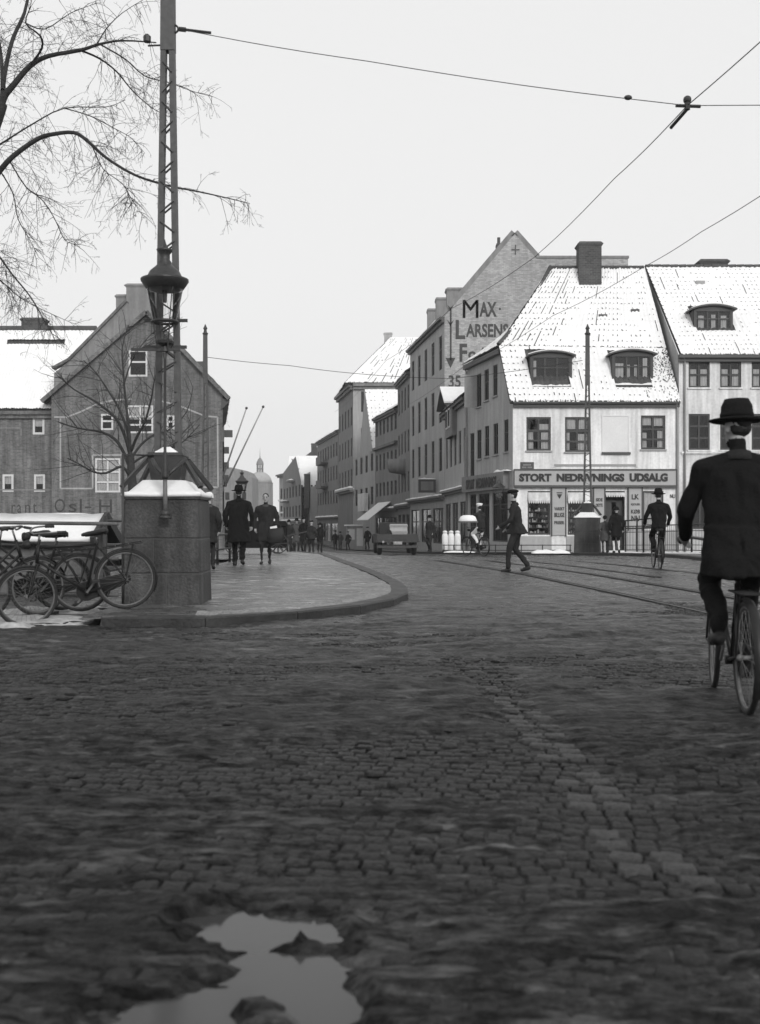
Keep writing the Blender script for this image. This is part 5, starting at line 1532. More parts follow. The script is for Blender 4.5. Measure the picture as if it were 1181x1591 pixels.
# railing behind the bicycles
RYl = 13.45
rl_ = thing('quay_railing', 'three-bar iron railing behind the parked bicycles', 'railing', (-4.5, RYl, g(RYl)))
for py in (814, 868, 925):
    z = ZA(py, RYl) - g(RYl)
    mb = MB(); mb.tube([(-4.2,0,z+.06),(1.28,0,z)], .023, 8); mb.build('rail', m_iron_mid, rl_, smooth=True)
for x in (-3.6, -2.2, -.72):
    mb = MB(); mb.tube([(x,0,-.15),(x,0,ZA(812,RYl)-g(RYl))], .022, 8); mb.build('post', m_iron, rl_, smooth=True)
mb = MB(); mb.box((-4.2,-.2,-.25),(1.2,.3,.02)); mb.build('kerb', m_stone, rl_)
mb = MB(); snow_strip(mb, (-4.2,.0,.02), (1.2,.0,.02), .36, .09); mb.build('snow', m_snow_dirty, rl_)

# parapet railing along the quay edge behind the pedestal
pr = thing('parapet_railing', 'iron parapet railing running away behind the near pedestal', 'railing', (-3.82, 15.2, g(15)+WALK)); pz = pr.matrix_basis.translation
for z in (.35, .70, 1.05):
    mb = MB(); mb.tube([Vector((-3.82,y,g(y)+WALK+z))-pz for y in (15.2,16,24,30)], .022, 8); mb.build('rail', m_iron, pr, smooth=True)
for k in range(8):
    y = 15.2 + k*2.1; mb = MB(); mb.tube([Vector((-3.82,y,g(y)+WALK-.05))-pz, Vector((-3.82,y,g(y)+WALK+1.12))-pz], .03, 8); mb.build('post', m_iron, pr, smooth=True)

# shed with the snowy roof on the lower quay
YSh = 17.0
sx1 = -4.62
shd = thing('quay_shed', 'low wooden shed with a white roof behind the railing on the left', 'shed', (sx1-4, YSh, -1.5))
T = Matrix.Translation(-shd.matrix_basis.translation)
ze, zr = ZA(840, YSh), ZA(798, YSh+.7)-.11; d = 1.4
for k in range(9):                       # horizontal boards
    zb0 = -1.5 + k*(ze+1.5)/9; zb1 = -1.5 + (k+1)*(ze+1.5)/9 - .012
    mb = MB(T); mb.box((sx1-8, YSh+.001*(k%2), zb0), (sx1-.02, YSh+.06, zb1)); mb.build('board', m_wood, shd)
mb = MB(T); mb.face([(sx1,YSh,-1.5),(sx1,YSh+d,-1.5),(sx1,YSh+d,ze),(sx1,YSh+d/2,zr-.03),(sx1,YSh,ze)]); mb.face([(sx1-8,YSh+d,-1.5),(sx1,YSh+d,-1.5),(sx1,YSh+d,ze),(sx1-8,YSh+d,ze)]); mb.face([(sx1-8,YSh+.05,-1.5),(sx1,YSh+.05,-1.5),(sx1,YSh+.05,ze),(sx1-8,YSh+.05,ze)]); mb.build('wall', m_wood, shd)
mb = MB(T)
for s in (0, 1):
    ya, yb = (YSh-.18, YSh+d/2) if s == 0 else (YSh+d+.18, YSh+d/2)
    mb.loft([[(sx1-8,ya,ze-.07),(sx1+.22,ya,ze-.07),(sx1+.22,yb,zr),(sx1-8,yb,zr)],[(sx1-8,ya,ze-.02),(sx1+.22,ya,ze-.02),(sx1+.22,yb,zr+.05),(sx1-8,yb,zr+.05)]])
rf = mb.build('roof', m_wood_dark, shd)
mb = MB(T)
for s in (0, 1):
    ya, yb = (YSh-.16, YSh+d/2) if s == 0 else (YSh+d+.16, YSh+d/2)
    rings = []
    for k in range(40):
        x = lerp(sx1-8, sx1+.17, k/39); w = random.uniform(-.012,.012)
        rings.append([(x,ya,ze-.02),(x,ya+.02,ze+.05+w),(x,lerp(ya,yb,.5),lerp(ze,zr,.5)+.10+w),(x,yb,zr+.11+w),(x,yb,zr+.03)])
    mb.loft(rings)
mb.build('snow', m_snow, rf, smooth=True)
mb = MB(T); mb.bar((sx1+.2,YSh-.2,ze-.02),(sx1+.2,YSh+d/2,zr+.06),.06,.16); mb.bar((sx1+.2,YSh+d+.2,ze-.02),(sx1+.2,YSh+d/2,zr+.06),.06,.16); mb.build('barge_board', m_wood_dark, rf)

# ornamental railing on the right
def fence(label, pts, h=1.0, top=False):
    o = thing('iron_railing', label, 'railing', (pts[0][0], pts[0][1], g(pts[0][1])+WALK), group='iron railings on the right pavement')
    base_ = o.matrix_basis.translation
    for (a, b) in zip(pts[:-1], pts[1:]):
        A_, B_ = Vector((a[0],a[1],g(a[1])+WALK))-base_, Vector((b[0],b[1],g(b[1])+WALK))-base_
        Ln = (B_-A_).length
        for zz, r in ((.12,.018),(.30,.012),(h-.22,.014),(h,.022)):
            mb = MB(); mb.tube([A_+Vector((0,0,zz)), B_+Vector((0,0,zz))], r, 6); mb.build('rail', m_iron, o)
        n = max(2, int(Ln/.13))
        for k in range(n):
            p = lerp(A_, B_, (k+.5)/n)
            mb = MB(); mb.tube([p+Vector((0,0,.1)), p+Vector((0,0,h))], .009, 5); mb.build('bar', m_iron, o)
        for p in (A_, B_):
            mb = MB(); mb.tube([p, p+Vector((0,0,h+.12))], .035, 8); mb.ell(p+Vector((0,0,h+.14)), (.05,.05,.05)); mb.build('post', m_iron, o)
        mb = MB(); snow_strip(mb, A_+Vector((0,0,.0)), B_+Vector((0,0,.0)), .25, .07); mb.build('snow', m_snow, o)
    return o
fence('iron railing right of the pedestal, behind the cyclist in black', [(XA(945,41.5),41.5),(XA(1000,40.3),40.3),(XA(1075,37),37.0),(XA(1150,33),33.0),(XA(1215,30),30.0)])
# upper pipe rail beyond it
o = thing('pipe_rail', 'plain two-bar pipe rail with a post in front of the shop door', 'railing', (XA(972,44.5), 44.5, g(44)+WALK))
bz = o.matrix_basis.translation
for py0, py1 in ((809,804),(821,820)):
    mb = MB(); mb.tube([P(972,py0,44.5)-bz, P(1030,py1,43)-bz], .03, 8); mb.build('rail', m_iron, o)
for px in (972, 990, 1028):
    yy = 44.5-(px-972)/58*1.5; mb = MB(); mb.tube([Vector((XA(px,yy),yy,g(yy)+WALK))-bz, P(px,804 if px!=972 else 808,yy)-bz], .035, 8); mb.build('post', m_iron, o)
# light rail left of the pedestal before the shop
o = thing('low_rail', 'thin low rail along the kerb left of the shop pedestal', 'railing', (XA(690,46.5), 46.5, g(46.5)+WALK)); bz = o.matrix_basis.translation
for py in (847, 855):
    mb = MB(); mb.tube([P(688,py,46.8)-bz, P(760,py,45.2)-bz, P(888,py,43.6)-bz], .02, 6); mb.build('rail', m_iron, o)
for px in (690, 705, 735, 770, 810, 843, 886):
    yy = float(np.interp(px, [688,760,888],[46.8,45.2,43.6])); mb = MB(); mb.tube([Vector((XA(px,yy),yy,g(yy)+WALK-.05))-bz, P(px,846,yy)-bz], .022, 6); mb.build('post', m_iron, o)
mb = MB(); snow_strip(mb, Vector((XA(690,46),46,g(46)+WALK))-bz, Vector((XA(738,45.6),45.6,g(45.6)+WALK))-bz, .2, .08); mb.build('snow', m_snow, o)

# ------------------------------------------------ overhead wires
def wire(label, pts, r=.007, name='overhead_wire'):
    o = thing(name, label, 'wire', pts[0], group='overhead tram wires')
    mb = MB(); base_ = Vector(pts[0]); pp = []
    for a, b in zip(pts[:-1], pts[1:]):
        a, b = Vector(a), Vector(b)
        for k in range(6): pp.append(lerp(a, b, k/6) - Vector((0,0,(b-a).length*.008*math.sin(math.pi*k/6))) - base_)
    pp.append(Vector(pts[-1]) - base_)
    mb.tube(pp, r, 5); mb.build('strand', m_iron, o)
    return o
YJ = 13.2
J = P(1068, 164, YJ)
eye = P(271, 45, 14.3)
w1 = wire('span wire from the near pole across the street to the junction', [eye + Vector((.06,0,0)), P(571,95,13.9), J], .0055)
mb = MB(); t2 = [eye - Vector(w1.matrix_basis.translation) + Vector((.05*math.cos(k*math.pi/6), 0, .05*math.sin(k*math.pi/6))) for k in range(12)]; mb.tube(t2, .014, 6, loop=True)
mb.tube([(-.2,0,.01),(-.08,0,0)], .02, 6); mb.tube([(.0,0,0),(.09,0,-.01)], .03, 6); mb.tube([(.09,0,-.01),(.42,0,-.05)], .018, 6); mb.build('turnbuckle', m_iron, w1)
wire('span wire running level from the junction to the right edge', [J, Vector((9.5, 13.0, 6.3)), Vector((16, 12.5, 7.2))], .0055)
wj = wire('trolley wire over the near track from upper right down the street', [Vector((4.6,-12,6.4)), Vector((4.5,2,6.45)), P(1300,-45,10.6), J, P(955,277,16.6), P(830,400,21.5), P(700,480,29), P(600,560,44), P(520,640,70)], .0065)
mb = MB(); mb.ell((0,0,.07), (.05,.05,.05)); mb.tube([(0,0,.08),(0,0,-.05)], .035, 8); mb.tube([(0,0,-.04),(-.12,.3,-.16)], .022, 6); mb.tube([(-.14,0,0),(.16,0,-.01)], .02, 6)
mb.build('hanger', m_iron, wj, basis=Matrix.Translation(J - Vector(wj.matrix_basis.translation)))
mb = MB(); mb.ell((0,0,0), (.05,.035,.03)); mb.build('insulator', m_iron, w1, basis=Matrix.Translation(P(976,151.5,13.3) - Vector(w1.matrix_basis.translation)))
wire('trolley wire over the far track crossing the shop roof', [Vector((7.2,-12,6.2)), Vector((6.6,4,6.1)), P(1300,222,13.6), P(1090,360,19.0), P(1000,415,22), P(860,490,27.5), P(720,570,39), P(610,640,60)], .0065)
wire('faint span wire from the far left pole across the street', [P(322,555,44), P(450,568,45), P(560,581,46), P(700,588,48), P(905,560,42.6)], .012)
# ================================================================== bare trees
def branch_pts(p0, d, L, n, rng, droop, wig):
    pts = [Vector(p0)]; d = Vector(d).normalized()
    for k in range(n):
        d = (d + Vector((rng.uniform(-wig,wig), rng.uniform(-wig,wig), rng.uniform(-wig,wig)+droop))).normalized()
        pts.append(pts[-1] + d*L/n)
    return pts
def twig_out(mb, pts, r0, r1, level, rng, droop, dens, lenf, maxl):
    """tube along pts, then side shoots all along it"""
    n = len(pts)
    rad = [lerp(r0, r1, k/(n-1)) for k in range(n)]
    mb.tube(pts, rad, 6 if level == 0 else (4 if level == 1 else 3), cap=False)
    if level >= maxl: return
    Ltot = sum((b-a).length for a, b in zip(pts[:-1], pts[1:]))
    cnt = max(2, int(Ltot*dens[level]))
    for c in range(cnt):
        t = rng.uniform(.12, 1.0)*(n-1); i = min(n-2, int(t)); p = lerp(pts[i], pts[i+1], t-i); r = lerp(rad[i], rad[i+1], t-i)
        d = (pts[i+1]-pts[i]).normalized()
        side = d.cross(Vector((rng.uniform(-1,1), rng.uniform(-1,1), rng.uniform(-1,1)))).normalized()
        nd = d*rng.uniform(.3,.9) + side*rng.uniform(.5,1.0)
        Lb = Ltot*lenf[level]*rng.uniform(.4,1.0)*(1.15 - .6*t/(n-1))
        q = branch_pts(p, nd, Lb, 6 if level == 0 else 5, rng, droop[level], .16)
        rr = max(.0017, min(r*.55, .010 if level == 0 else .0055))
        twig_out(mb, q, rr, .0022, level+1, rng, droop, dens, lenf, maxl)
def smooth_path(pts, k=4):
    out = []
    P_ = [pts[0]] + pts + [pts[-1]]
    for i in range(1, len(P_)-2):
        for s in range(k):
            t = s/k; a, b, c, d = P_[i-1], P_[i], P_[i+1], P_[i+2]
            out.append(.5*((2*b) + (c-a)*t + (2*a-5*b+4*c-d)*t*t + (3*b-a-3*c+d)*t**3))
    out.append(pts[-1]); return out

YT1 = 16.5
t1 = thing('bare_tree', 'big bare tree reaching in from the left edge above the lantern', 'tree', (XA(-95, YT1), YT1, -1.5), group='bare winter trees')
tb = Vector(t1.matrix_basis.translation)
mb = MB()
tk = [Vector((0,0,0)), P(-90,600,YT1)-tb, P(-75,420,YT1)-tb, P(-45,280,YT1)-tb, P(-12,195,YT1)-tb, P(3,160,YT1)-tb]
mb.tube(smooth_path(tk), list(np.linspace(.26,.085,21)), 12, cap=False); mb.build('trunk', m_bark, t1, smooth=True)
limbs = [
 ([(2,165),(7,149),(21,132),(46,103),(75,87),(125,78),(153,69),(189,63),(243,66)], .075, .012, 0),
 ([(125,78),(155,91),(182,112),(207,142),(240,170),(272,185)], .022, .005, .5),
 ([(156,69),(195,92),(225,118),(262,128),(300,142),(330,150)], .016, .004, -.3),
 ([(150,70),(165,45),(190,20),(230,-5)], .014, .005, .4),
 ([(-48,300),(-20,290),(0,265),(20,243),(58,216),(85,208),(115,206),(135,218),(165,245),(210,272),(260,288),(310,298),(355,308),(388,316)], .060, .006, -.5),
 ([(-30,240),(-10,230),(10,218),(50,193),(100,168),(165,166),(195,155)], .026, .005, .8),
 ([(100,168),(140,180),(175,198),(205,215),(225,238)], .012, .004, .8),
 ([(2,160),(8,110),(20,60),(38,20),(48,-30)], .05, .03, .2),
 ([(4,140),(2,90),(-4,50)], .04, .03, .5),
 ([(46,103),(65,75),(62,55),(40,36),(48,10)], .025, .010, -.4),
 ([(40,36),(70,45),(110,20),(150,5)], .014, .004, -.2),
 ([(-66,372),(-20,380),(0,400),(18,425),(48,462),(70,500),(82,520)], .026, .006, -.8),
 ([(-76,425),(-25,420),(0,435),(35,465),(85,490),(120,505)], .016, .004, .6),
 ([(15,250),(40,290),(65,310),(85,340),(100,372),(118,380)], .014, .004, -.6),
 ([(0,265),(20,300),(28,340),(45,370),(60,400)], .014, .004, .3),
 ([(-45,285),(-80,210),(-130,150),(-190,120),(-240,125)], .05, .010, .6),
 ([(-62,345),(-110,300),(-170,285),(-230,300)], .045, .008, -.5),
 ([(-10,195),(-40,120),(-60,50),(-90,-20)], .05, .012, .5),
 ([(142,222),(160,262),(190,285),(205,310),(225,340)], .010, .003, -.6),
]
rng = random.Random(11)
lb, tw = MB(), MB()
for pts, r0, r1, dy in limbs:
    pp = smooth_path([P(a, c, YT1 + dy*(k/(len(pts)-1))*2.2) - tb for k, (a, c) in enumerate(pts)], 3)
    big = MB(); n = len(pp); big.tube(pp, [lerp(r0*.8, r1*.7, k/(n-1)) for k in range(n)], 8, cap=False); big.build('limb', m_bark, t1, smooth=True)
    Ltot = sum((b-a).length for a, b in zip(pp[:-1], pp[1:]))
    for c in range(int(Ltot*13)+3):
        t = rng.uniform(.15, 1)*(n-1); i = min(n-2, int(t)); p = lerp(pp[i], pp[i+1], t-i); d = (pp[i+1]-pp[i]).normalized()
        side = d.cross(Vector((rng.uniform(-1,1), rng.uniform(-1,1), rng.uniform(-1,1)))).normalized()
        q = branch_pts(p, d*rng.uniform(.1,.8)+side*.8+Vector((0,0,-.25)), rng.uniform(.25,1.0)*(1.15-.65*t/(n-1)), 6, rng, -.12, .15)
        twig_out(tw, q, .0042, .0015, 1, rng, [-.1,-.10,-.06], [8,7.5,6], [.5,.55,.5], 3)
tw.build('twigs', m_bark, t1, kind='stuff')

YT2 = 33.0
t2 = thing('bare_tree', 'smaller bare tree spreading in front of the dark brick gable', 'tree', (XA(207, YT2), YT2, g(YT2)), group='bare winter trees')
tb = Vector(t2.matrix_basis.translation); mb = MB()
tk = [Vector((0,0,0)), P(207,800,YT2)-tb, P(207,765,YT2)-tb, P(204,735,YT2)-tb, P(203,705,YT2)-tb]
mb.tube(smooth_path(tk), list(np.linspace(.2,.10,17)), 10, cap=False); mb.build('trunk', m_bark, t2, smooth=True)
limbs2 = [
 ([(204,745),(190,725),(165,735),(145,733),(125,722),(105,712)], .05, .012, -.5),
 ([(205,735),(185,690),(160,672),(120,665),(90,655)], .06, .012, .3),
 ([(203,710),(195,680),(180,650),(150,625),(115,605),(92,585)], .06, .012, -.3),
 ([(203,705),(198,670),(185,635),(170,610),(150,580),(130,560)], .055, .012, .4),
 ([(203,705),(200,660),(195,620),(192,580),(190,540),(200,505)], .05, .012, .2),
 ([(204,700),(212,680),(225,655),(235,620),(240,590),(250,560)], .05, .012, -.4),
 ([(205,710),(220,690),(240,675),(262,668),(290,640),(300,600)], .045, .010, .5),
 ([(205,720),(225,708),(250,700),(280,690),(310,660)], .04, .010, -.2),
 ([(192,600),(205,560),(225,530),(245,510)], .025, .008, .0),
]
tw = MB()
for pts, r0, r1, dy in limbs2:
    pp = smooth_path([P(a, c, YT2 + dy*(k/(len(pts)-1))*4) - tb for k, (a, c) in enumerate(pts)], 3)
    big = MB(); n = len(pp); big.tube(pp, [lerp(r0, r1, k/(n-1)) for k in range(n)], 7, cap=False); big.build('limb', m_bark, t2, smooth=True)
    Ltot = sum((b-a).length for a, b in zip(pp[:-1], pp[1:]))
    for c in range(int(Ltot*4.5)+3):
        t = rng.uniform(.2, 1)*(n-1); i = min(n-2, int(t)); p = lerp(pp[i], pp[i+1], t-i); d = (pp[i+1]-pp[i]).normalized()
        side = d.cross(Vector((rng.uniform(-1,1), rng.uniform(-1,1), rng.uniform(-1,1)))).normalized()
        q = branch_pts(p, d*rng.uniform(.3,1)+side*.7+Vector((0,0,.15)), rng.uniform(.5,1.7), 6, rng, .02, .14)
        twig_out(tw, q, .011, .004, 1, rng, [0,.0,.0], [4,3.2,3], [.5,.5,.5], 3)
tw.build('twigs', m_bark, t2, kind='stuff')

# ================================================================== bicycles
_bk = {}
def bike_meshes():
    if _bk: return _bk
    Rw = .345
    def circ(r, n=32, x=0.0): return [(x, r*math.cos(2*math.pi*k/n), r*math.sin(2*math.pi*k/n)) for k in range(n)]
    mb = MB(); mb.tube(circ(Rw-.018), .019, 8, loop=True); _bk['tyre'] = mb.mesh('tyre', m_rubber, True)
    mb = MB(); mb.tube(circ(Rw-.040), .012, 6, loop=True); _bk['rim'] = mb.mesh('rim', m_iron_mid, True)
    mb = MB()
    for k in range(32):
        t = 2*math.pi*k/32; s = .03 if k % 2 else -.03; t0 = t + (.5 if (k//2) % 2 else -.5)
        mb.tube([(s, .022*math.cos(t0), .022*math.sin(t0)), (0, (Rw-.045)*math.cos(t), (Rw-.045)*math.sin(t))], .0016, 3, cap=False)
    _bk['spokes'] = mb.mesh('spokes', m_iron_mid)
    mb = MB(); mb.lathe([(.012,-.06),(.026,-.035),(.016,-.03),(.016,.03),(.026,.035),(.012,.06)], (0,0,0), 10, axis='X'); _bk['hub'] = mb.mesh('hub', m_iron_mid, True)
    return _bk
def bicycle(label, M, turn=0.0, group='parked bicycles at the railing', guard=True, rack=True, lady=False, name='bicycle', chaincase=True):
    """rear hub over the origin, forward +Y"""
    o = thing(name, label, 'bicycle', (0,0,0), group=group); o.matrix_basis = M
    K = bike_meshes(); Rw = .345; WB = 1.10
    bb = Vector((0,.45,.28)); st = Vector((0,.25,.80)); hd0 = Vector((0,.925,.70)); hd1 = Vector((0,.875,.90))
    mb = MB()
    t = .0155
    mb.tube([bb, st, st+Vector((0,-.02,.06))], t, 8); mb.tube([hd0, hd1], .02, 8); mb.tube([lerp(hd0,hd1,.15), bb], t, 8)
    if lady: mb.tube([lerp(hd0,hd1,.7), Vector((0,.62,.58)), lerp(bb,st,.35)], t, 8)
    else: mb.tube([lerp(hd0,hd1,.85), st], t, 8)
    for s in (-1,1):
        mb.tube([bb+Vector((s*.02,0,0)), Vector((s*.055,.12,.33)), Vector((s*.06,0,Rw))], .010, 6); mb.tube([st+Vector((s*.015,0,-.02)), Vector((s*.045,.08,.5)), Vector((s*.06,0,Rw))], .008, 6)
    mb.lathe([(.03,-.04),(.03,.04)], bb, 10, axis='X')
    mb.build('frame', m_enamel, o, smooth=True)
    mb = MB(); mb.tube([st, Vector((0,.235,.90))], .013, 8); mb.build('seat_post', m_chrome, o, smooth=True)
    # saddle
    mb = MB(); rings = []
    for y_, w_, z_, h_ in ((.10,.06,.935,.05),(.13,.10,.955,.05),(.19,.095,.955,.05),(.25,.05,.945,.045),(.32,.028,.945,.04),(.38,.022,.94,.035),(.40,.01,.935,.02)):
        rings.append([(w_*math.cos(a), y_, z_ - h_*.25 + h_*.6*math.sin(a)) for a in [2*math.pi*k/12 for k in range(12)]])
    mb.loft(rings)
    for s in (-1,1): mb.tube([(s*.05,.14,.91),(s*.03,.24,.90),(s*.015,.36,.91)], .005, 5); mb.tube([(s*.06,.13,.90),(s*.06,.13,.94)], .016, 6)
    mb.build('saddle', m_leather, o, smooth=True)
    # steering assembly
    ax = (hd1-hd0).normalized(); TR = Matrix.Translation(hd0) @ Matrix.Rotation(turn, 4, ax) @ Matrix.Translation(-hd0)
    fh = Vector((0,WB,Rw))
    mb = MB(TR)
    for s in (-1,1): mb.tube([hd0+Vector((s*.02,0,-.02)), Vector((s*.05,.99,.58)), Vector((s*.055,1.03,.46)), fh+Vector((s*.055,0,0))], [.013,.012,.010,.009], 6)
    mb.tube([hd0+Vector((-.03,0,-.02)), hd0+Vector((.03,0,-.02))], .018, 6)
    mb.build('fork', m_enamel, o, smooth=True)
    mb = MB(TR); q = hd1 + ax*.12
    mb.tube([hd1, q], .012, 8)
    bar = [(-.27,.62,1.03),(-.28,.72,1.05),(-.25,.84,1.06),(-.12,.91,1.05),(0,.89,1.02),(.12,.91,1.05),(.25,.84,1.06),(.28,.72,1.05),(.27,.62,1.03)]
    mb.tube(smooth_path([Vector(b_) for b_ in bar], 3), .011, 8); hb = mb.build('handlebar', m_chrome, o, smooth=True)
    for s in (-1,1):
        mb = MB(TR); mb.tube([(s*.279,.71,1.047),(s*.27,.61,1.028)], .017, 8); mb.build('grip', m_rubber, hb, smooth=True)
    mb = MB(TR); mb.lathe([(.05,0),(.055,.02),(.04,.07),(.01,.09)], (0,.965,.93), 10, axis='Y'); mb.build('headlamp', m_enamel, o, smooth=True)
    for c, W_ in ((Vector((0,0,Rw)), Matrix.Identity(4)), (fh, TR)):
        w = put('wheel', K['tyre'], o, W_ @ Matrix.Translation(c)); put('rim', K['rim'], w); put('spokes', K['spokes'], w); put('hub', K['hub'], w)
    if guard:
        for c, a0, a1, W_ in ((Vector((0,0,Rw)), R(20), R(215), None), (fh, R(15), R(165), TR)):
            mb = MB(W_) if W_ is not None else MB(); rings = []
            for k in range(21):
                a = lerp(a0, a1, k/20); r = Rw+.018
                cy, cz = c.y + r*math.cos(a), c.z + r*math.sin(a)
                rings.append([(-.028,c.y+(r-.012)*math.cos(a),c.z+(r-.012)*math.sin(a)),(-.012,cy,cz),(.012,cy,cz),(.028,c.y+(r-.012)*math.cos(a),c.z+(r-.012)*math.sin(a))])
            mb.loft(rings, closed=False); mb.build('mudguard', m_enamel, o, smooth=True)
    # crank, pedals, chain case
    mb = MB(); mb.lathe([(.095,-.004),(.095,.004)], bb+Vector((.05,0,0)), 20, axis='X'); mb.bar(bb+Vector((.07,0,0)), bb+Vector((.07,.12,-.12)), .014, .022); mb.bar(bb+Vector((-.07,0,0)), bb+Vector((-.07,-.12,.12)), .014, .022); mb.build('crank', m_iron_mid, o)
    for s, dy in ((1,.12),(-1,-.12)):
        p_ = bb+Vector((s*.075,dy,-dy)); mb = MB(); mb.box((min(p_.x,p_.x+s*.09),p_.y-.035,p_.z-.012),(max(p_.x,p_.x+s*.09),p_.y+.035,p_.z+.012)); mb.build('pedal', m_rubber, o)
    if chaincase:
        mb = MB(); ol = []
        for k in range(9): a = lerp(-math.pi/2, math.pi/2, k/8); ol.append((bb.y+.115*math.cos(a), bb.z+.115*math.sin(a)))
        for k in range(9): a = lerp(math.pi/2, 3*math.pi/2, k/8); ol.append((.065*math.cos(a), Rw+.065*math.sin(a)))
        mb.loft([[(.045,a,b_) for a, b_ in ol],[(.062,a,b_) for a, b_ in ol]]); mb.build('chain_case', m_enamel, o, bevel=.006)
    if rack:
        mb = MB(); zr_ = Rw*2+.05
        for s in (-1,1): mb.tube([(s*.06,.22,zr_),(s*.07,-.25,zr_)], .007, 5); mb.tube([(s*.07,-.15,zr_),(s*.06,0,Rw)], .006, 5)
        for y_ in (.2,.05,-.1,-.25): mb.tube([(-.07,y_,zr_),(.07,y_,zr_)], .006, 5)
        mb.build('rack', m_enamel, o)
    return o
def bike_at(label, rear, front, lean=0.0, **kw):
    rear, front = Vector(rear), Vector(front); d = (front-rear).normalized()
    side = d.cross(Vector((0,0,1))).normalized(); up = side.cross(d)
    M = Matrix((( side.x, d.x, up.x, rear.x), (side.y, d.y, up.y, rear.y), (side.z, d.z, up.z, rear.z), (0,0,0,1)))
    return bicycle(label, M @ Matrix.Rotation(lean, 4, 'Y'), **kw)
yb = 12.55
bike_at('black roadster bicycle leaning on the granite pedestal, its big rear wheel nearest', (XA(203,12.62),12.62,ZA(945,12.62)), (XA(58,12.35),12.35,ZA(972,12.35)), R(-6), turn=R(14))
bike_at('black bicycle tangled between the front bicycle and the railing', (XA(128,13.0),13.0,ZA(950,13.0)), (XA(-12,12.85),12.85,ZA(960,12.85)), R(-5), turn=R(-20), lady=True)
bike_at('bicycle at the very left edge with its high handlebars showing', (XA(-95,12.5),12.5,ZA(966,12.5)), (XA(38,12.75),12.75,ZA(958,12.75)), R(6), turn=R(25), lady=True)
bike_at('bicycle pushed in behind the others, its saddle before the white shed roof', (XA(96,13.2),13.2,ZA(948,13.2)), (XA(-45,13.05),13.05,ZA(952,13.05)), R(-4), turn=R(30))
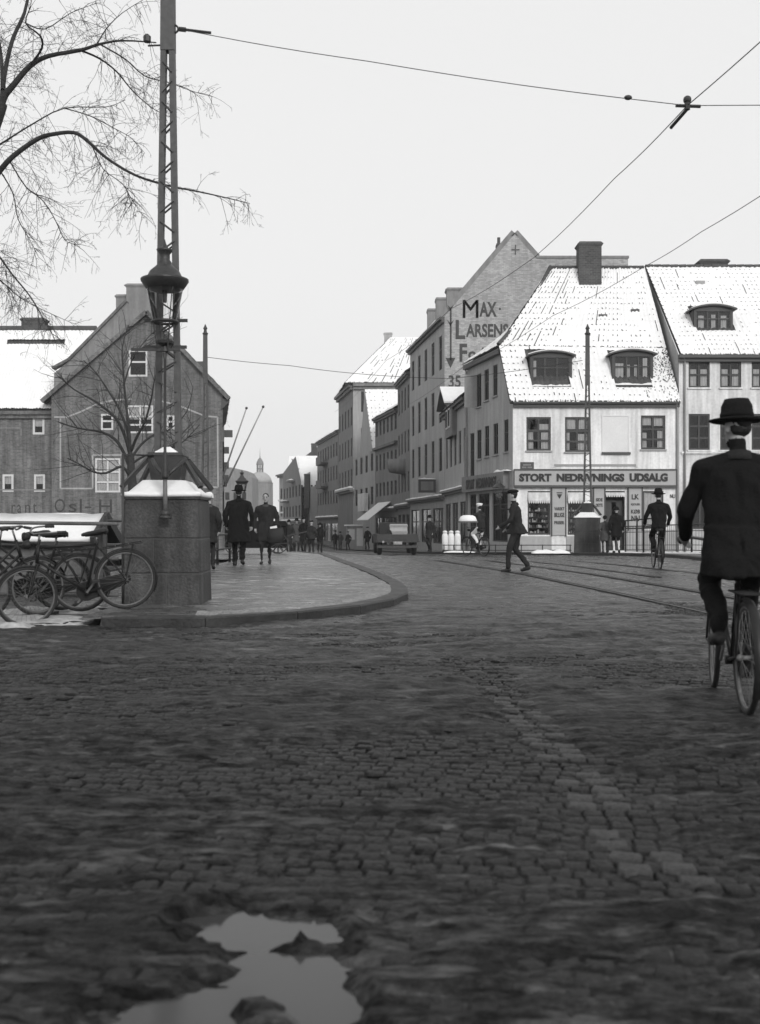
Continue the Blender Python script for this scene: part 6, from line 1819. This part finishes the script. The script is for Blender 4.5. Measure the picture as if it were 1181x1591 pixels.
# ================================================================== people
def ik(a, b, l1, l2, bend):
    """middle joint of a two-bone limb from a to b, bulging towards bend"""
    a, b = Vector(a), Vector(b); d = b - a; L = min(d.length, (l1+l2)*.999); u = d.normalized()
    x = (l1*l1 - l2*l2 + L*L)/(2*L); h = math.sqrt(max(0, l1*l1 - x*x))
    bd = Vector(bend); bd = (bd - u*bd.dot(u)).normalized()
    return a + u*x + bd*h, a + u*L
class Body:
    """solid pieces that are fused into one continuous surface; each carries a material slot"""
    def __init__(s): s.cap, s.mb = [], MB()
    def limb(s, p0, r0, p1, r1, m):
        p0, p1 = Vector(p0), Vector(p1); s.cap.append((p0, r0, p1, r1, m))
        d = p1-p0; L = d.length
        if L < 1e-5: s.mb.ell(p0, (r0,r0,r0)); return
        u = d/L; a = u.orthogonal().normalized(); b = u.cross(a); rings = []
        n = 14
        def ring(c, r): return [c + (a*math.cos(t)+b*math.sin(t))*r for t in [2*math.pi*k/n for k in range(n)]]
        for k in (-.97,-.8,-.5,-.2): rings.append(ring(p0+u*r0*k, r0*math.sqrt(1-k*k)))
        rings.append(ring(p0, r0)); rings.append(ring(p1, r1))
        for k in (.2,.5,.8,.97): rings.append(ring(p1+u*r1*k, r1*math.sqrt(1-k*k)))
        s.mb.loft(rings)
    def ell(s, c, r, m):
        c = Vector(c); s.mb.ell(c, r, 0, 16, 10)
        k = max(range(3), key=lambda i: r[i]); rr = sorted(r)[1]; ext = max(0, r[k]-rr); ax = Vector((0,0,0)); ax[k] = ext
        s.cap.append((c-ax, rr, c+ax, rr, m))
    def skirt(s, rings, m):
        """closed loft of ellipses (centre, rx, ry)"""
        out = []; n = 20
        for c, rx, ry in rings: out.append([(c[0]+rx*math.cos(t), c[1]+ry*math.sin(t), c[2]) for t in [2*math.pi*k/n for k in range(n)]])
        s.mb.loft(out)
        for (c0,rx0,ry0), (c1,rx1,ry1) in zip(rings[:-1], rings[1:]): s.cap.append((Vector(c0), max(rx0,ry0), Vector(c1), max(rx1,ry1), m))
    def fuse(s, name, mats, parent, voxel, fold=.05):
        me = s.mb.mesh(name, mats[0]); o = bpy.data.objects.new(name, me); COL.objects.link(o)
        rm = o.modifiers.new('r', 'REMESH'); rm.mode = 'VOXEL'; rm.voxel_size = voxel
        sm = o.modifiers.new('s', 'SMOOTH'); sm.factor = .5; sm.iterations = 4
        dg = bpy.context.evaluated_depsgraph_get(); dg.update()
        new = bpy.data.meshes.new_from_object(o.evaluated_get(dg)); bpy.data.objects.remove(o)
        new.name = name; new.materials.clear()
        for m_ in mats: new.materials.append(m_)
        # loose folds in the cloth
        nv = len(new.vertices); co = np.empty(nv*3); new.vertices.foreach_get('co', co); co = co.reshape(-1,3); nn = np.empty(nv*3); new.vertices.foreach_get('normal', nn); nn = nn.reshape(-1,3)
        zmax = co[:,2].max(); amp = np.clip((zmax - .34 - co[:,2])/.1, 0, 1)*fold
        t_ = np.arctan2(co[:,1], co[:,0])
        f_ = fbm(t_*2.2 + co[:,2]*1.3, co[:,2]*5 + co[:,0]*4, 3, 61) + .6*fbm(co[:,0]*14, co[:,2]*9 + co[:,1]*12, 2, 66) - .8
        co = co + nn*(f_*amp)[:,None]; new.vertices.foreach_set('co', co.ravel())
        n = len(new.polygons)
        c = np.empty(n*3); new.polygons.foreach_get('center', c); c = c.reshape(-1,3)
        best = np.full(n, 1e9); idx = np.zeros(n, int)
        for p0, r0, p1, r1, m_ in s.cap:
            a, b = np.array(p0), np.array(p1); d = b-a; L2 = max(1e-9, d@d)
            t = np.clip(((c-a)@d)/L2, 0, 1); dist = np.linalg.norm(c-a-t[:,None]*d, axis=1) - (r0+(r1-r0)*t)
            w = dist < best; best = np.where(w, dist, best); idx = np.where(w, m_, idx)
        new.polygons.foreach_set('material_index', idx.astype(np.int32)); new.polygons.foreach_set('use_smooth', np.ones(n, bool))
        new.update()
        return put(name, new, parent)

def person(label, loc, rz, H=1.75, coat=None, legs_m=None, coat_len=.55, stride=.0, phase=0, hat=None, hat_m=None, hair=None, arms=((.05,.15),(-.05,.15)), hands=None, feet=None, seat=None, voxel=.017, lean=0.0, skirt=False, width=1.0, group=None, head_turn=0.0, flare=1.12, shoes=None, fingers=False, hips=None, face=False, bare_leg=None, collar=None):
    """facing +Y; coat_len = hem height as a fraction of H; hands / feet override with points (in figure metres)"""
    o = thing('person', label, 'person', loc, rz, group)
    S = H/1.75
    coat = coat or m_cloth_dark; legs_m = legs_m or m_cloth_dark; shoes = shoes or m_leather
    mats = [coat, legs_m, m_skin, shoes, bare_leg or legs_m, collar or coat]
    B = Body(); V = lambda x, y, z: Vector((x, y, z))*S
    hip = Vector(hips) if hips is not None else V(0, 0, .93)
    up = Vector((0, math.sin(lean), math.cos(lean)))
    fw = Vector((0, math.cos(lean), -math.sin(lean)))
    chest = hip + up*.36*S; neck = hip + up*.55*S; 
    shl = [hip + up*.455*S + Vector((s*.165*S*width, 0, 0)) for s in (-1, 1)]
    head = neck + (up*.6 + Vector((0,0,.4)))*.165*S + fw*.02*S
    # torso
    B.skirt([(hip - up*.06*S, .155*S*width, .115*S), (hip + up*.08*S, .15*S*width, .112*S), (hip + up*.25*S, .165*S*width, .12*S), (hip + up*.38*S, .175*S*width, .125*S), (hip + up*.46*S, .145*S*width, .11*S), (hip + up*.52*S, .075*S, .07*S)], 0)
    for s in (-1, 1): B.limb(hip + up*.515*S + Vector((s*.035*S,-.01*S,0)), .055*S, shl[0 if s < 0 else 1], .066*S, 0)
    B.limb(hip + up*.47*S, .07*S, neck - up*.03*S, .062*S, 5); B.limb(neck - up*.03*S, .05*S, neck + up*.07*S, .05*S, 2)
    # head: skull, jaw, nose, ears
    ht = Matrix.Rotation(head_turn, 3, 'Z')
    hp = lambda x, y, z: head + (ht @ Vector((x, y, z)))*S
    B.ell(head + Vector((0,0,.025*S)), (.074*S, .092*S, .095*S), 2); B.limb(hp(0,.018,-.03), .066*S, hp(0,.045,-.085), .040*S, 2)
    B.limb(hp(0,.09,.0), .010*S, hp(0,.106,-.028), .015*S, 2)
    for s in (-1,1): B.ell(hp(s*.076,-.005,-.01), (.012*S,.018*S,.03*S), 2)
    # legs
    ank = []
    for k, s in enumerate((-1, 1)):
        hj = hip + Vector((s*.085*S, 0, -.02*S))
        if feet is not None: fp = Vector(feet[k])
        else:
            ph = stride*(1 if (k == 0) ^ (phase == 1) else -1)
            fp = Vector((s*.085*S, ph*S, (.085 + (.05 if ph < 0 else 0))*S))
        kn, fp = ik(hj, fp, .43*S, .43*S, (s*.06, 1, .15))
        lm = 4 if bare_leg else 1
        B.limb(hj, .090*S, kn, .068*S, 1); B.limb(kn, .066*S if not bare_leg else .052*S, fp + Vector((0,0,.03*S)), .056*S if not bare_leg else .036*S, lm)
        td = Vector((s*.12, 1, -.05 if stride == 0 or fp.z < .1 else -.45)).normalized() if feet is None else Vector((s*.1,1,-.1)).normalized()
        B.limb(fp + Vector((0,-.03*S,-.045*S)), .042*S, fp + td*.13*S + Vector((0,0,-.045*S)), .036*S, 3)
        ank.append(fp)
    if coat_len < .52:
        zt = hip.z; zh = coat_len*H
        n = 5; rr = []
        mid = (ank[0] + ank[1])/2
        for k in range(n+1):
            t = k/n; z = lerp(zt + .1*S, zh, t); f = lerp(1, flare, t)
            rr.append(((lerp(hip.x, mid.x*.3, t), lerp(hip.y, mid.y*.4, t), z), .165*S*width*f, (.125+.05*t)*S*f + abs(stride)*.22*S*t))
        B.skirt(rr, 0)
    # arms
    for k, s in enumerate((-1, 1)):
        sh = shl[k]
        if hands is not None and hands[k] is not None: hd = Vector(hands[k])
        else:
            a, be = arms[k]; ln = .50*S
            hd = sh + Vector((s*(.055+.03*(width-1))*S, math.sin(a)*ln + math.sin(be)*.06, -math.cos(a)*ln + be*.04))
        el, hd = ik(sh, hd, .29*S, .26*S, (s*.45, -1, -.1))
        B.limb(sh, .064*S, el, .056*S, 0); B.limb(el, .056*S, hd, .044*S, 0)
        d = (hd-el).normalized(); side = d.cross(Vector((s, 0, 0))).normalized()
        B.limb(hd, .026*S, hd + d*.05*S, .036*S, 2); B.limb(hd + d*.04*S, .034*S, hd + d*.085*S, .026*S, 2)
        for q in range(4):               # fingers, slightly curled
            off = side*(.026 - .0175*q)*S; ll = (.062,.075,.070,.055)[q]*S
            k1 = hd + d*.085*S + off; k2 = k1 + (d*.8 + Vector((-s*.5,0,0)))*ll*.5; k3 = k2 + (d*.5 + Vector((-s*.9,0,0)))*ll*.45
            B.limb(k1, .0088*S, k2, .0082*S, 2); B.limb(k2, .0082*S, k3, .007*S, 2)
        th = hd + d*.03*S + side*.036*S; B.limb(th, .011*S, th + (d*.6 + side*.6 + Vector((-s*.3,0,0)))*.045*S, .0088*S, 2)
    B.fuse('body', mats, o, voxel)
    mb = MB(Matrix.Translation(hip + up*.505*S) @ Matrix.Rotation(-lean-.12, 4, 'X')); mb.lathe([(.088*S,-.01*S),(.092*S,.01*S),(.078*S,.052*S),(.066*S,.056*S),(.06*S,.02*S)], (0,-.004*S,0), 18); mb.build('collar', collar or coat, o, smooth=True)
    if hair:
        mb = MB(Matrix.Translation(head) @ ht.to_4x4()); mb.ell((0,-.012*S,.042*S), (.080*S,.092*S,.084*S)); mb.ell((0,-.036*S,-.0*S), (.073*S,.052*S,.062*S)); mb.build('hair', hair, o, smooth=True)
    hm = hat_m or m_cloth_black
    MH = Matrix.Translation(head + Vector((0,0,.062*S))) @ ht.to_4x4() @ Matrix.Rotation(-lean*.3, 4, 'X')
    if hat == 'brim':
        mb = MB(MH); prof = [(.10,-.035),(.15,-.028),(.172,-.018),(.165,-.012),(.11,-.006),(.099,.0),(.092,.07),(.072,.112),(.035,.10),(.001,.095)]
        mb.lathe([(r*S, z*S) for r, z in prof], (0,0,0), 20); hb = mb.build('hat', hm, o, smooth=True)
        mb = MB(MH); mb.lathe([(.1005*S,.0),(.0995*S,.026*S)], (0,0,0), 20); mb.build('hat_band', m_cloth_black, hb, smooth=True)
    elif hat == 'cap':
        mb = MB(MH); mb.ell((0,-.005*S,.035*S), (.118*S,.125*S,.045*S)); mb.ell((0,.10*S,.0), (.075*S,.06*S,.012*S)); mb.build('cap', hm, o, smooth=True)
    elif hat == 'cloche':
        mb = MB(MH); mb.lathe([(r*S, z*S) for r, z in ((.10,-.06),(.115,-.055),(.10,-.02),(.094,.03),(.06,.075),(.001,.085))], (0,0,0), 18); mb.build('hat', hm, o, smooth=True)
    elif hat == 'white_cap':
        mb = MB(MH); mb.lathe([(r*S, z*S) for r, z in ((.086,-.03),(.092,.02),(.125,.06),(.12,.09),(.05,.105),(.001,.105))], (0,0,0), 18); mb.build('cap', m_cloth_white, o, smooth=True)
    if face:
        for s in (-1, 1):
            mb = MB(); mb.ell(hp(s*.032,.085,.008), (.012*S,.008*S,.008*S)); mb.build('eye', m_hair, o, smooth=True)
        mb = MB(); mb.ell(hp(0,.092,-.068), (.024*S,.006*S,.005*S)); mb.build('mouth', m_leather, o, smooth=True)
        for s in (-1, 1):
            mb = MB(); mb.tube([hp(s*.014,.095,.027), hp(s*.034,.094,.032), hp(s*.052,.082,.026)], .0045*S, 5); mb.build('eyebrow', m_hair, o, smooth=True)
    return o
zw = lambda y: g(y) + WALK
def at(px, y, walk=True): return (XA(px, y), y, zw(y) if walk else g(y))

# the two walkers on the left pavement
person('man in a long black overcoat and dark hat walking away on the left pavement', at(371, 25.4), R(4), 1.80, m_cloth_black, m_cloth_black, coat_len=.30, stride=.10, hat='brim', width=1.34, flare=1.22, hair=m_hair, arms=((.10,.2),(-.16,.3)), voxel=.014)
wl2 = at(413, 26.2)
person('bareheaded woman in a dark coat walking towards us with a bag', wl2, R(180), 1.68, m_cloth_dark, m_cloth_dark, coat_len=.33, stride=.13, phase=1, hair=m_hair, width=1.22, flare=1.25, arms=((.15,.3),(.05,.2)), voxel=.014, face=True, bare_leg=m_cloth_dark, shoes=m_leather, collar=m_cloth_grey)
bg = thing('shopping_bag', 'big dark bag hanging from the hand of the walking woman', 'bag', (XA(429,26.0), 26.0, zw(26)+.50))
mb = MB()
rings = []
for z, w, d in ((0,.13,.06),(.04,.18,.08),(.20,.20,.085),(.32,.165,.05),(.36,.15,.035)):
    rings.append([(w*math.copysign(abs(math.cos(t))**.6, math.cos(t)), d*math.copysign(abs(math.sin(t))**.6, math.sin(t)), z + .02*math.cos(t)) for t in [2*math.pi*k/20 for k in range(20)]])
mb.loft(rings); mb.build('bag_body', m_leather, bg, smooth=True)
mb = MB(); mb.tube([(-.13,0,.33),(-.1,0,.44),(-.05,0,.47),(.05,0,.46),(.1,0,.43),(.13,0,.33)], .012, 6); mb.build('handle', m_leather, bg)
mb = MB(); mb.box((-.06,-.02,.30),(.10,.03,.41)); mb.build('paper_parcel', m_cloth_white, bg, basis=Matrix.Rotation(R(-12),4,'Y'))
person('stooped person in a pale scarf half hidden by the near pedestal', at(325, 23.0), R(10), 1.60, m_cloth_dark, m_cloth_dark, coat_len=.36, stride=.08, hat='cloche', hat_m=m_curtain, arms=((.1,.2),(-.1,.2)), voxel=.02, collar=m_cloth_grey)

# people further down the street
rows = [
 ('woman in a dark coat at the left of the group in the roadway', 449, 54, True, 1.66, m_cloth_dark, .36, 'cloche', 175, 'n'),
 ('tall man in a grey overcoat in the middle of the group in the roadway', 461, 57, False, 1.78, m_cloth_grey, .36, 'brim', 185, 'n'),
 ('man in black at the right of the group in the roadway', 472, 53, False, 1.74, m_cloth_black, .40, 'cap', 170, 'n'),
 ('boy in dark clothes standing nearest the camera in front of the group', 484, 47, False, 1.45, m_cloth_dark, .46, 'cap', 10, 'n'),
 ('distant person in a dark coat on the road before the white-roofed house', 521, 96, False, 1.72, m_cloth_black, .40, 'brim', 180, 'n'),
 ('distant person in a grey coat beside the one in the dark coat', 529, 99, False, 1.68, m_cloth_grey, .36, 'cloche', 170, 'n'),
 ('distant person on the right pavement left of the lorry', 571, 84, True, 1.72, m_cloth_black, .38, 'cap', 20, 'n'),
 ('man in a black hat far back between the group and the hipped house', 497, 66, False, 1.75, m_cloth_black, .40, 'brim', 190, 'n'),
 ('short woman in a grey coat behind the group in the roadway', 455, 62, False, 1.60, m_cloth_grey, .34, 'cloche', 160, 'n'),
 ('person in dark clothes by the kiosk', 541, 101, False, 1.72, m_cloth_dark, .40, 'cap', 30, 'n'),
 ('person in a dark coat standing right of the lorry by the small house', 668, 52, True, 1.70, m_cloth_dark, .38, 'brim', 150, 'n'),
]
for lb_, px, y, wk, H, ct, cl_, ht_, rz, _ in rows:
    person(lb_, (XA(px,y), y, zw(y) if (wk and y > 50 and px > 560) else g(y)), R(rz), H, ct, m_cloth_dark, coat_len=cl_, stride=.10, hat=ht_, arms=((.2,.2),(-.15,.2)), voxel=.026, group='people down the street')

# woman and girl before the shop, seen from behind
person('woman in a black coat seen from behind before the shop door', at(958, 40.6), R(-5), 1.70, m_cloth_black, m_cloth_dark, coat_len=.36, stride=.05, hat='cloche', arms=((.05,.1),(-.05,.2)), voxel=.018, width=1.12, bare_leg=m_curtain)
person('small girl in a grey coat beside the woman in black', at(940, 40.9), R(-8), 1.38, m_cloth_grey, m_cloth_grey, coat_len=.33, stride=.04, hair=m_hair, hat='cloche', arms=((.0,.1),(.05,.1)), voxel=.018, width=1.15, bare_leg=m_cloth_dark)

# man striding across the tram track with a bicycle
mpos = at(804, 24.2, False)
person('man in a dark jacket and cap striding across the tram track', mpos, R(78), 1.80, m_cloth_dark, m_cloth_dark, coat_len=.47, stride=.20, hat='cap', hair=m_hair, lean=.12, arms=((.5,.9),(.3,.8)), voxel=.014, width=1.08)

# ---- riders
def rider(bike_label, label, pos, heading, coat, legs, hat, H=1.75, crank=.8, voxel=.016, hat_m=None, face=False, coat_len=.60, width=1.1, hair=m_hair, lean=.12, hands=None, turn=0.0, legs2=None, collar=None, head_turn=0.0, group=None):
    rz = heading
    M = Matrix.Translation(pos) @ Matrix.Rotation(rz, 4, 'Z')
    bicycle(bike_label, M, turn=turn, group='bicycles in the street')
    S = H/1.75
    # in bike coordinates: hips on the saddle, feet on the pedals, hands on the grips
    hips = Vector((0, .20, 1.03)); bb = Vector((0,.45,.28))
    feet = [bb + Vector((-.115,-.12*1-.07,.12+.085)), bb + Vector((.115,.12-.07,-.12+.085))]
    hd = hands or [Vector((-.275,.58,1.08)), Vector((.275,.58,1.08))]
    return person(label, pos, rz, H, coat, legs, coat_len=coat_len, hat=hat, hat_m=hat_m, hips=hips, feet=feet, hands=hd, lean=lean, voxel=voxel, width=width, hair=hair, face=face, collar=collar, head_turn=head_turn, group=group)
rider('bicycle under the man in a black jacket riding away on the right', 'man in a black jacket and hat cycling away on the right', (XA(1026, 25.6), 25.6, g(25.6)), R(-6), m_cloth_black, m_cloth_black, 'brim', 1.75, voxel=.014, width=1.14, coat_len=.60)
rider('bicycle ridden by the delivery boy in the white cap', 'delivery boy in a white cap and pale trousers cycling with a tray', (XA(752, 38.5), 38.5, g(38.5)), R(28), m_cloth_dark, m_cloth_white, 'white_cap', 1.70, voxel=.018, hair=m_hair, hands=[Vector((-.5,.55,1.30)), Vector((.275,.58,1.08))])
NEAR = rider('black bicycle under the big cyclist at the right edge', 'big dark cyclist in hat and overcoat close to the camera at the right edge', (XA(1160, 6.6), 6.6, g(6.6)), R(-7), m_cloth_black, m_cloth_black, 'brim', 1.80, voxel=.0095, coat_len=.46, width=1.3, lean=.10, turn=R(-6), collar=m_cloth_dark, head_turn=R(25))
# the tray carried by the delivery boy
ty = 38.3
tr = thing('delivery_tray', 'white cloth-covered tray held out by the delivery boy', 'tray', (XA(727,ty), ty, ZA(812,ty)))
mb = MB(); mb.loft([[(.36*math.cos(t), .26*math.sin(t), z) for t in [2*math.pi*k/20 for k in range(20)]] for z in (0,.05)]); mb.build('board', m_wood, tr)
mb = MB(); rings = [[(r*.33*math.cos(t), r*.24*math.sin(t), z*.8) for t in [2*math.pi*k/20 for k in range(20)]] for r, z in ((.95,.05),(.97,.10),(.8,.26),(.5,.32),(.1,.33))]; mb.loft(rings); mb.build('cloth', m_cloth_white, tr, smooth=True)

# ================================================================== vehicles and wares
def spoked_wheel(o, c, r, axis='X', n=12, w=.035):
    mb = MB(); N = 28
    f = (lambda a, rr, x=0: (c[0]+x, c[1]+rr*math.cos(a), c[2]+rr*math.sin(a))) if axis == 'X' else (lambda a, rr, x=0: (c[0]+rr*math.cos(a), c[1]+x, c[2]+rr*math.sin(a)))
    mb.tube([f(2*math.pi*k/N, r-w/2) for k in range(N)], w/2, 6, loop=True); wh = mb.build('wheel', m_wood_dark, o, smooth=True)
    mb = MB()
    for k in range(n): mb.tube([f(2*math.pi*k/n, .04), f(2*math.pi*k/n, r-w/2)], .014, 5)
    mb.tube([f(0,0,-.08), f(0,0,.08)], .05, 8); mb.build('spokes', m_wood_dark, wh)
    return wh
# open lorry seen from behind
ly = 45.0
lo = thing('lorry', 'small open lorry seen from behind carrying a pale crate', 'lorry', (XA(618, ly), ly, g(ly)), R(4))
for x in (-.72, .72):
    for y in (.55, 2.7):
        w = MB(); w.lathe([(.20,-.08),(.34,-.09),(.37,-.05),(.37,.05),(.34,.09),(.20,.08)], (x,y,.37), 20, axis='X'); wo = w.build('wheel', m_rubber, lo, smooth=True)
        w = MB(); w.lathe([(.02,-.05),(.2,-.06),(.2,.06),(.02,.05)], (x,y,.37), 14, axis='X'); w.build('hub', m_iron_mid, wo)
mb = MB(); mb.box((-.45,0,.42),(-.35,3.4,.52)); mb.box((.35,0,.42),(.45,3.4,.52)); mb.box((-.7,.5,.32),(.7,.6,.42)); mb.box((-.85,-.05,.30),(.85,.0,.40)); mb.build('chassis', m_iron, lo)
mb = MB(); mb.box((-.85,0,.52),(.85,2.0,.60)); mb.box((-.85,0,.60),(.85,.04,.86)); mb.box((-.85,.04,.60),(-.81,2.0,.86)); mb.box((.81,.04,.60),(.85,2.0,.86)); mb.build('bed', m_wood_dark, lo, bevel=.008)
mb = MB(); mb.box((-.62,2.05,.52),(.62,2.15,1.35)); mb.box((-.62,2.15,.52),(-.56,3.0,1.15)); mb.box((.56,2.15,.52),(.62,3.0,1.15)); mb.box((-.5,3.0,.5),(.5,3.9,1.05)); mb.build('cab', m_enamel, lo, bevel=.03)
for s in (-1,1):
    mb = MB(); rings = []
    for k in range(9):
        a = lerp(R(10), R(170), k/8); rings.append([(s*.6,2.7+.45*math.cos(a),.37+.45*math.sin(a)),(s*.86,2.7+.45*math.cos(a),.37+.45*math.sin(a)),(s*.86,2.7+.47*math.cos(a),.39+.47*math.sin(a)),(s*.6,2.7+.47*math.cos(a),.39+.47*math.sin(a))])
    mb.loft(rings); mb.build('mudguard', m_enamel, lo)
mb = MB(); mb.lathe([(.05,0),(.05,.05)], (-.6,-.06,.55), 10, axis='Y'); mb.build('tail_lamp', m_goods[1], lo)
mb = MB(); mb.box((-.18,-.06,.44),(.18,-.05,.56)); mb.build('number_plate', m_goods[1], lo)
cr = thing('pale_crate', 'pale wooden crate loaded on the lorry', 'crate', (XA(619,46), 45.6, g(45)+.60))
mb = MB(); mb.box((-.36,-.3,0),(.36,.3,.68)); mb.build('box', m_plaster_mid, cr, bevel=.01)
for z in (.05,.30,.56):
    mb = MB(); mb.box((-.38,-.325,z),(.38,-.301,z+.09)); mb.build('slat', m_stone_light, cr)
sk = thing('dark_sack', 'dark bulging sack beside the crate on the lorry', 'sack', (XA(604,45.5), 45.35, g(45)+.60))
mb = MB(); mb.ell((0,0,.16), (.20,.2,.17)); mb.ell((.05,0,.32), (.12,.11,.12)); mb.build('sackcloth', m_cloth_dark, sk, smooth=True)
# covered black handcart behind the walkers
hc = thing('handcart', 'low black covered handcart behind the two walkers on the pavement', 'cart', (XA(398,37.5), 37.5, zw(37.5)), R(3))
spoked_wheel(hc, (.75,-.42,.36), .36, 'Y'); spoked_wheel(hc, (.75,.42,.36), .36, 'Y'); spoked_wheel(hc, (-.75,-.42,.30), .30, 'Y'); spoked_wheel(hc, (-.75,.42,.30), .30, 'Y')
mb = MB(); mb.box((-1.05,-.36,.20),(1.05,.36,.95)); mb.build('box', m_cloth_black, hc, bevel=.04)
mb = MB(); mb.loft([[(-1.1,-.4,.95),(1.1,-.4,.95),(1.1,.4,.95),(-1.1,.4,.95)],[(-1.0,-.2,1.12),(1.0,-.2,1.12),(1.0,.2,1.12),(-1.0,.2,1.12)]]); mb.build('cover', m_cloth_black, hc)
mb = MB(); mb.tube([(1.05,-.3,.6),(1.7,-.3,.75)], .025, 6); mb.tube([(1.05,.3,.6),(1.7,.3,.75)], .025, 6); mb.tube([(1.7,-.35,.75),(1.7,.35,.75)], .022, 6); mb.build('shaft', m_wood_dark, hc)
# three white churns by the kerb
for k, px in enumerate((691.5, 701, 711)):
    c = thing('white_churn', ('left', 'middle', 'right')[k] + ' of three tall white churns standing by the kerb rail', 'churn', (XA(px, 47.2), 47.2, g(47.2)+WALK), group='white churns by the kerb')
    mb = MB(); mb.lathe([(.12,0),(.135,.02),(.135,.62),(.12,.70),(.085,.76)], (0,0,.06), 16); mb.build('can', m_cloth_white, c, smooth=True)
    mb = MB(); mb.lathe([(.09,.76),(.10,.80),(.10,.85),(.03,.88)], (0,0,.06), 14); mb.build('lid', m_trim_white, c, smooth=True)
    mb = MB(); mb.lathe([(.13,0),(.13,.06)], (0,0,0), 14); mb.build('foot_ring', m_iron, c)
# drain / stone block at the end of the kerb by the bicycles
kb = thing('kerb_block', 'dark stone block ending the kerb beside the bicycle wheel', 'stone', (XA(190,12.1), 12.2, 0))
mb = MB(); mb.frustum((0,0), -.05, .155, .22, .26, .20, .24); mb.build('stone', m_stone, kb, bevel=.02)

# ------------------------------------------------ winter air
hz = MB(); hz.box((-130, -14, -3.2), (130, 330, 34)); h_o = hz.build('haze', [])
h_o['kind'] = 'stuff'
hm_ = bpy.data.materials.new('haze'); hm_.use_nodes = True; nt = hm_.node_tree; nt.nodes.clear()
ho = nt.nodes.new('ShaderNodeOutputMaterial'); pv = nt.nodes.new('ShaderNodeVolumePrincipled')
pv.inputs['Color'].default_value = (.95,.95,.95,1); pv.inputs['Density'].default_value = .0005; pv.inputs['Anisotropy'].default_value = .2
nt.links.new(pv.outputs[0], ho.inputs['Volume']); h_o.data.materials.clear(); h_o.data.materials.append(hm_)
scene.cycles.volume_bounces = 1
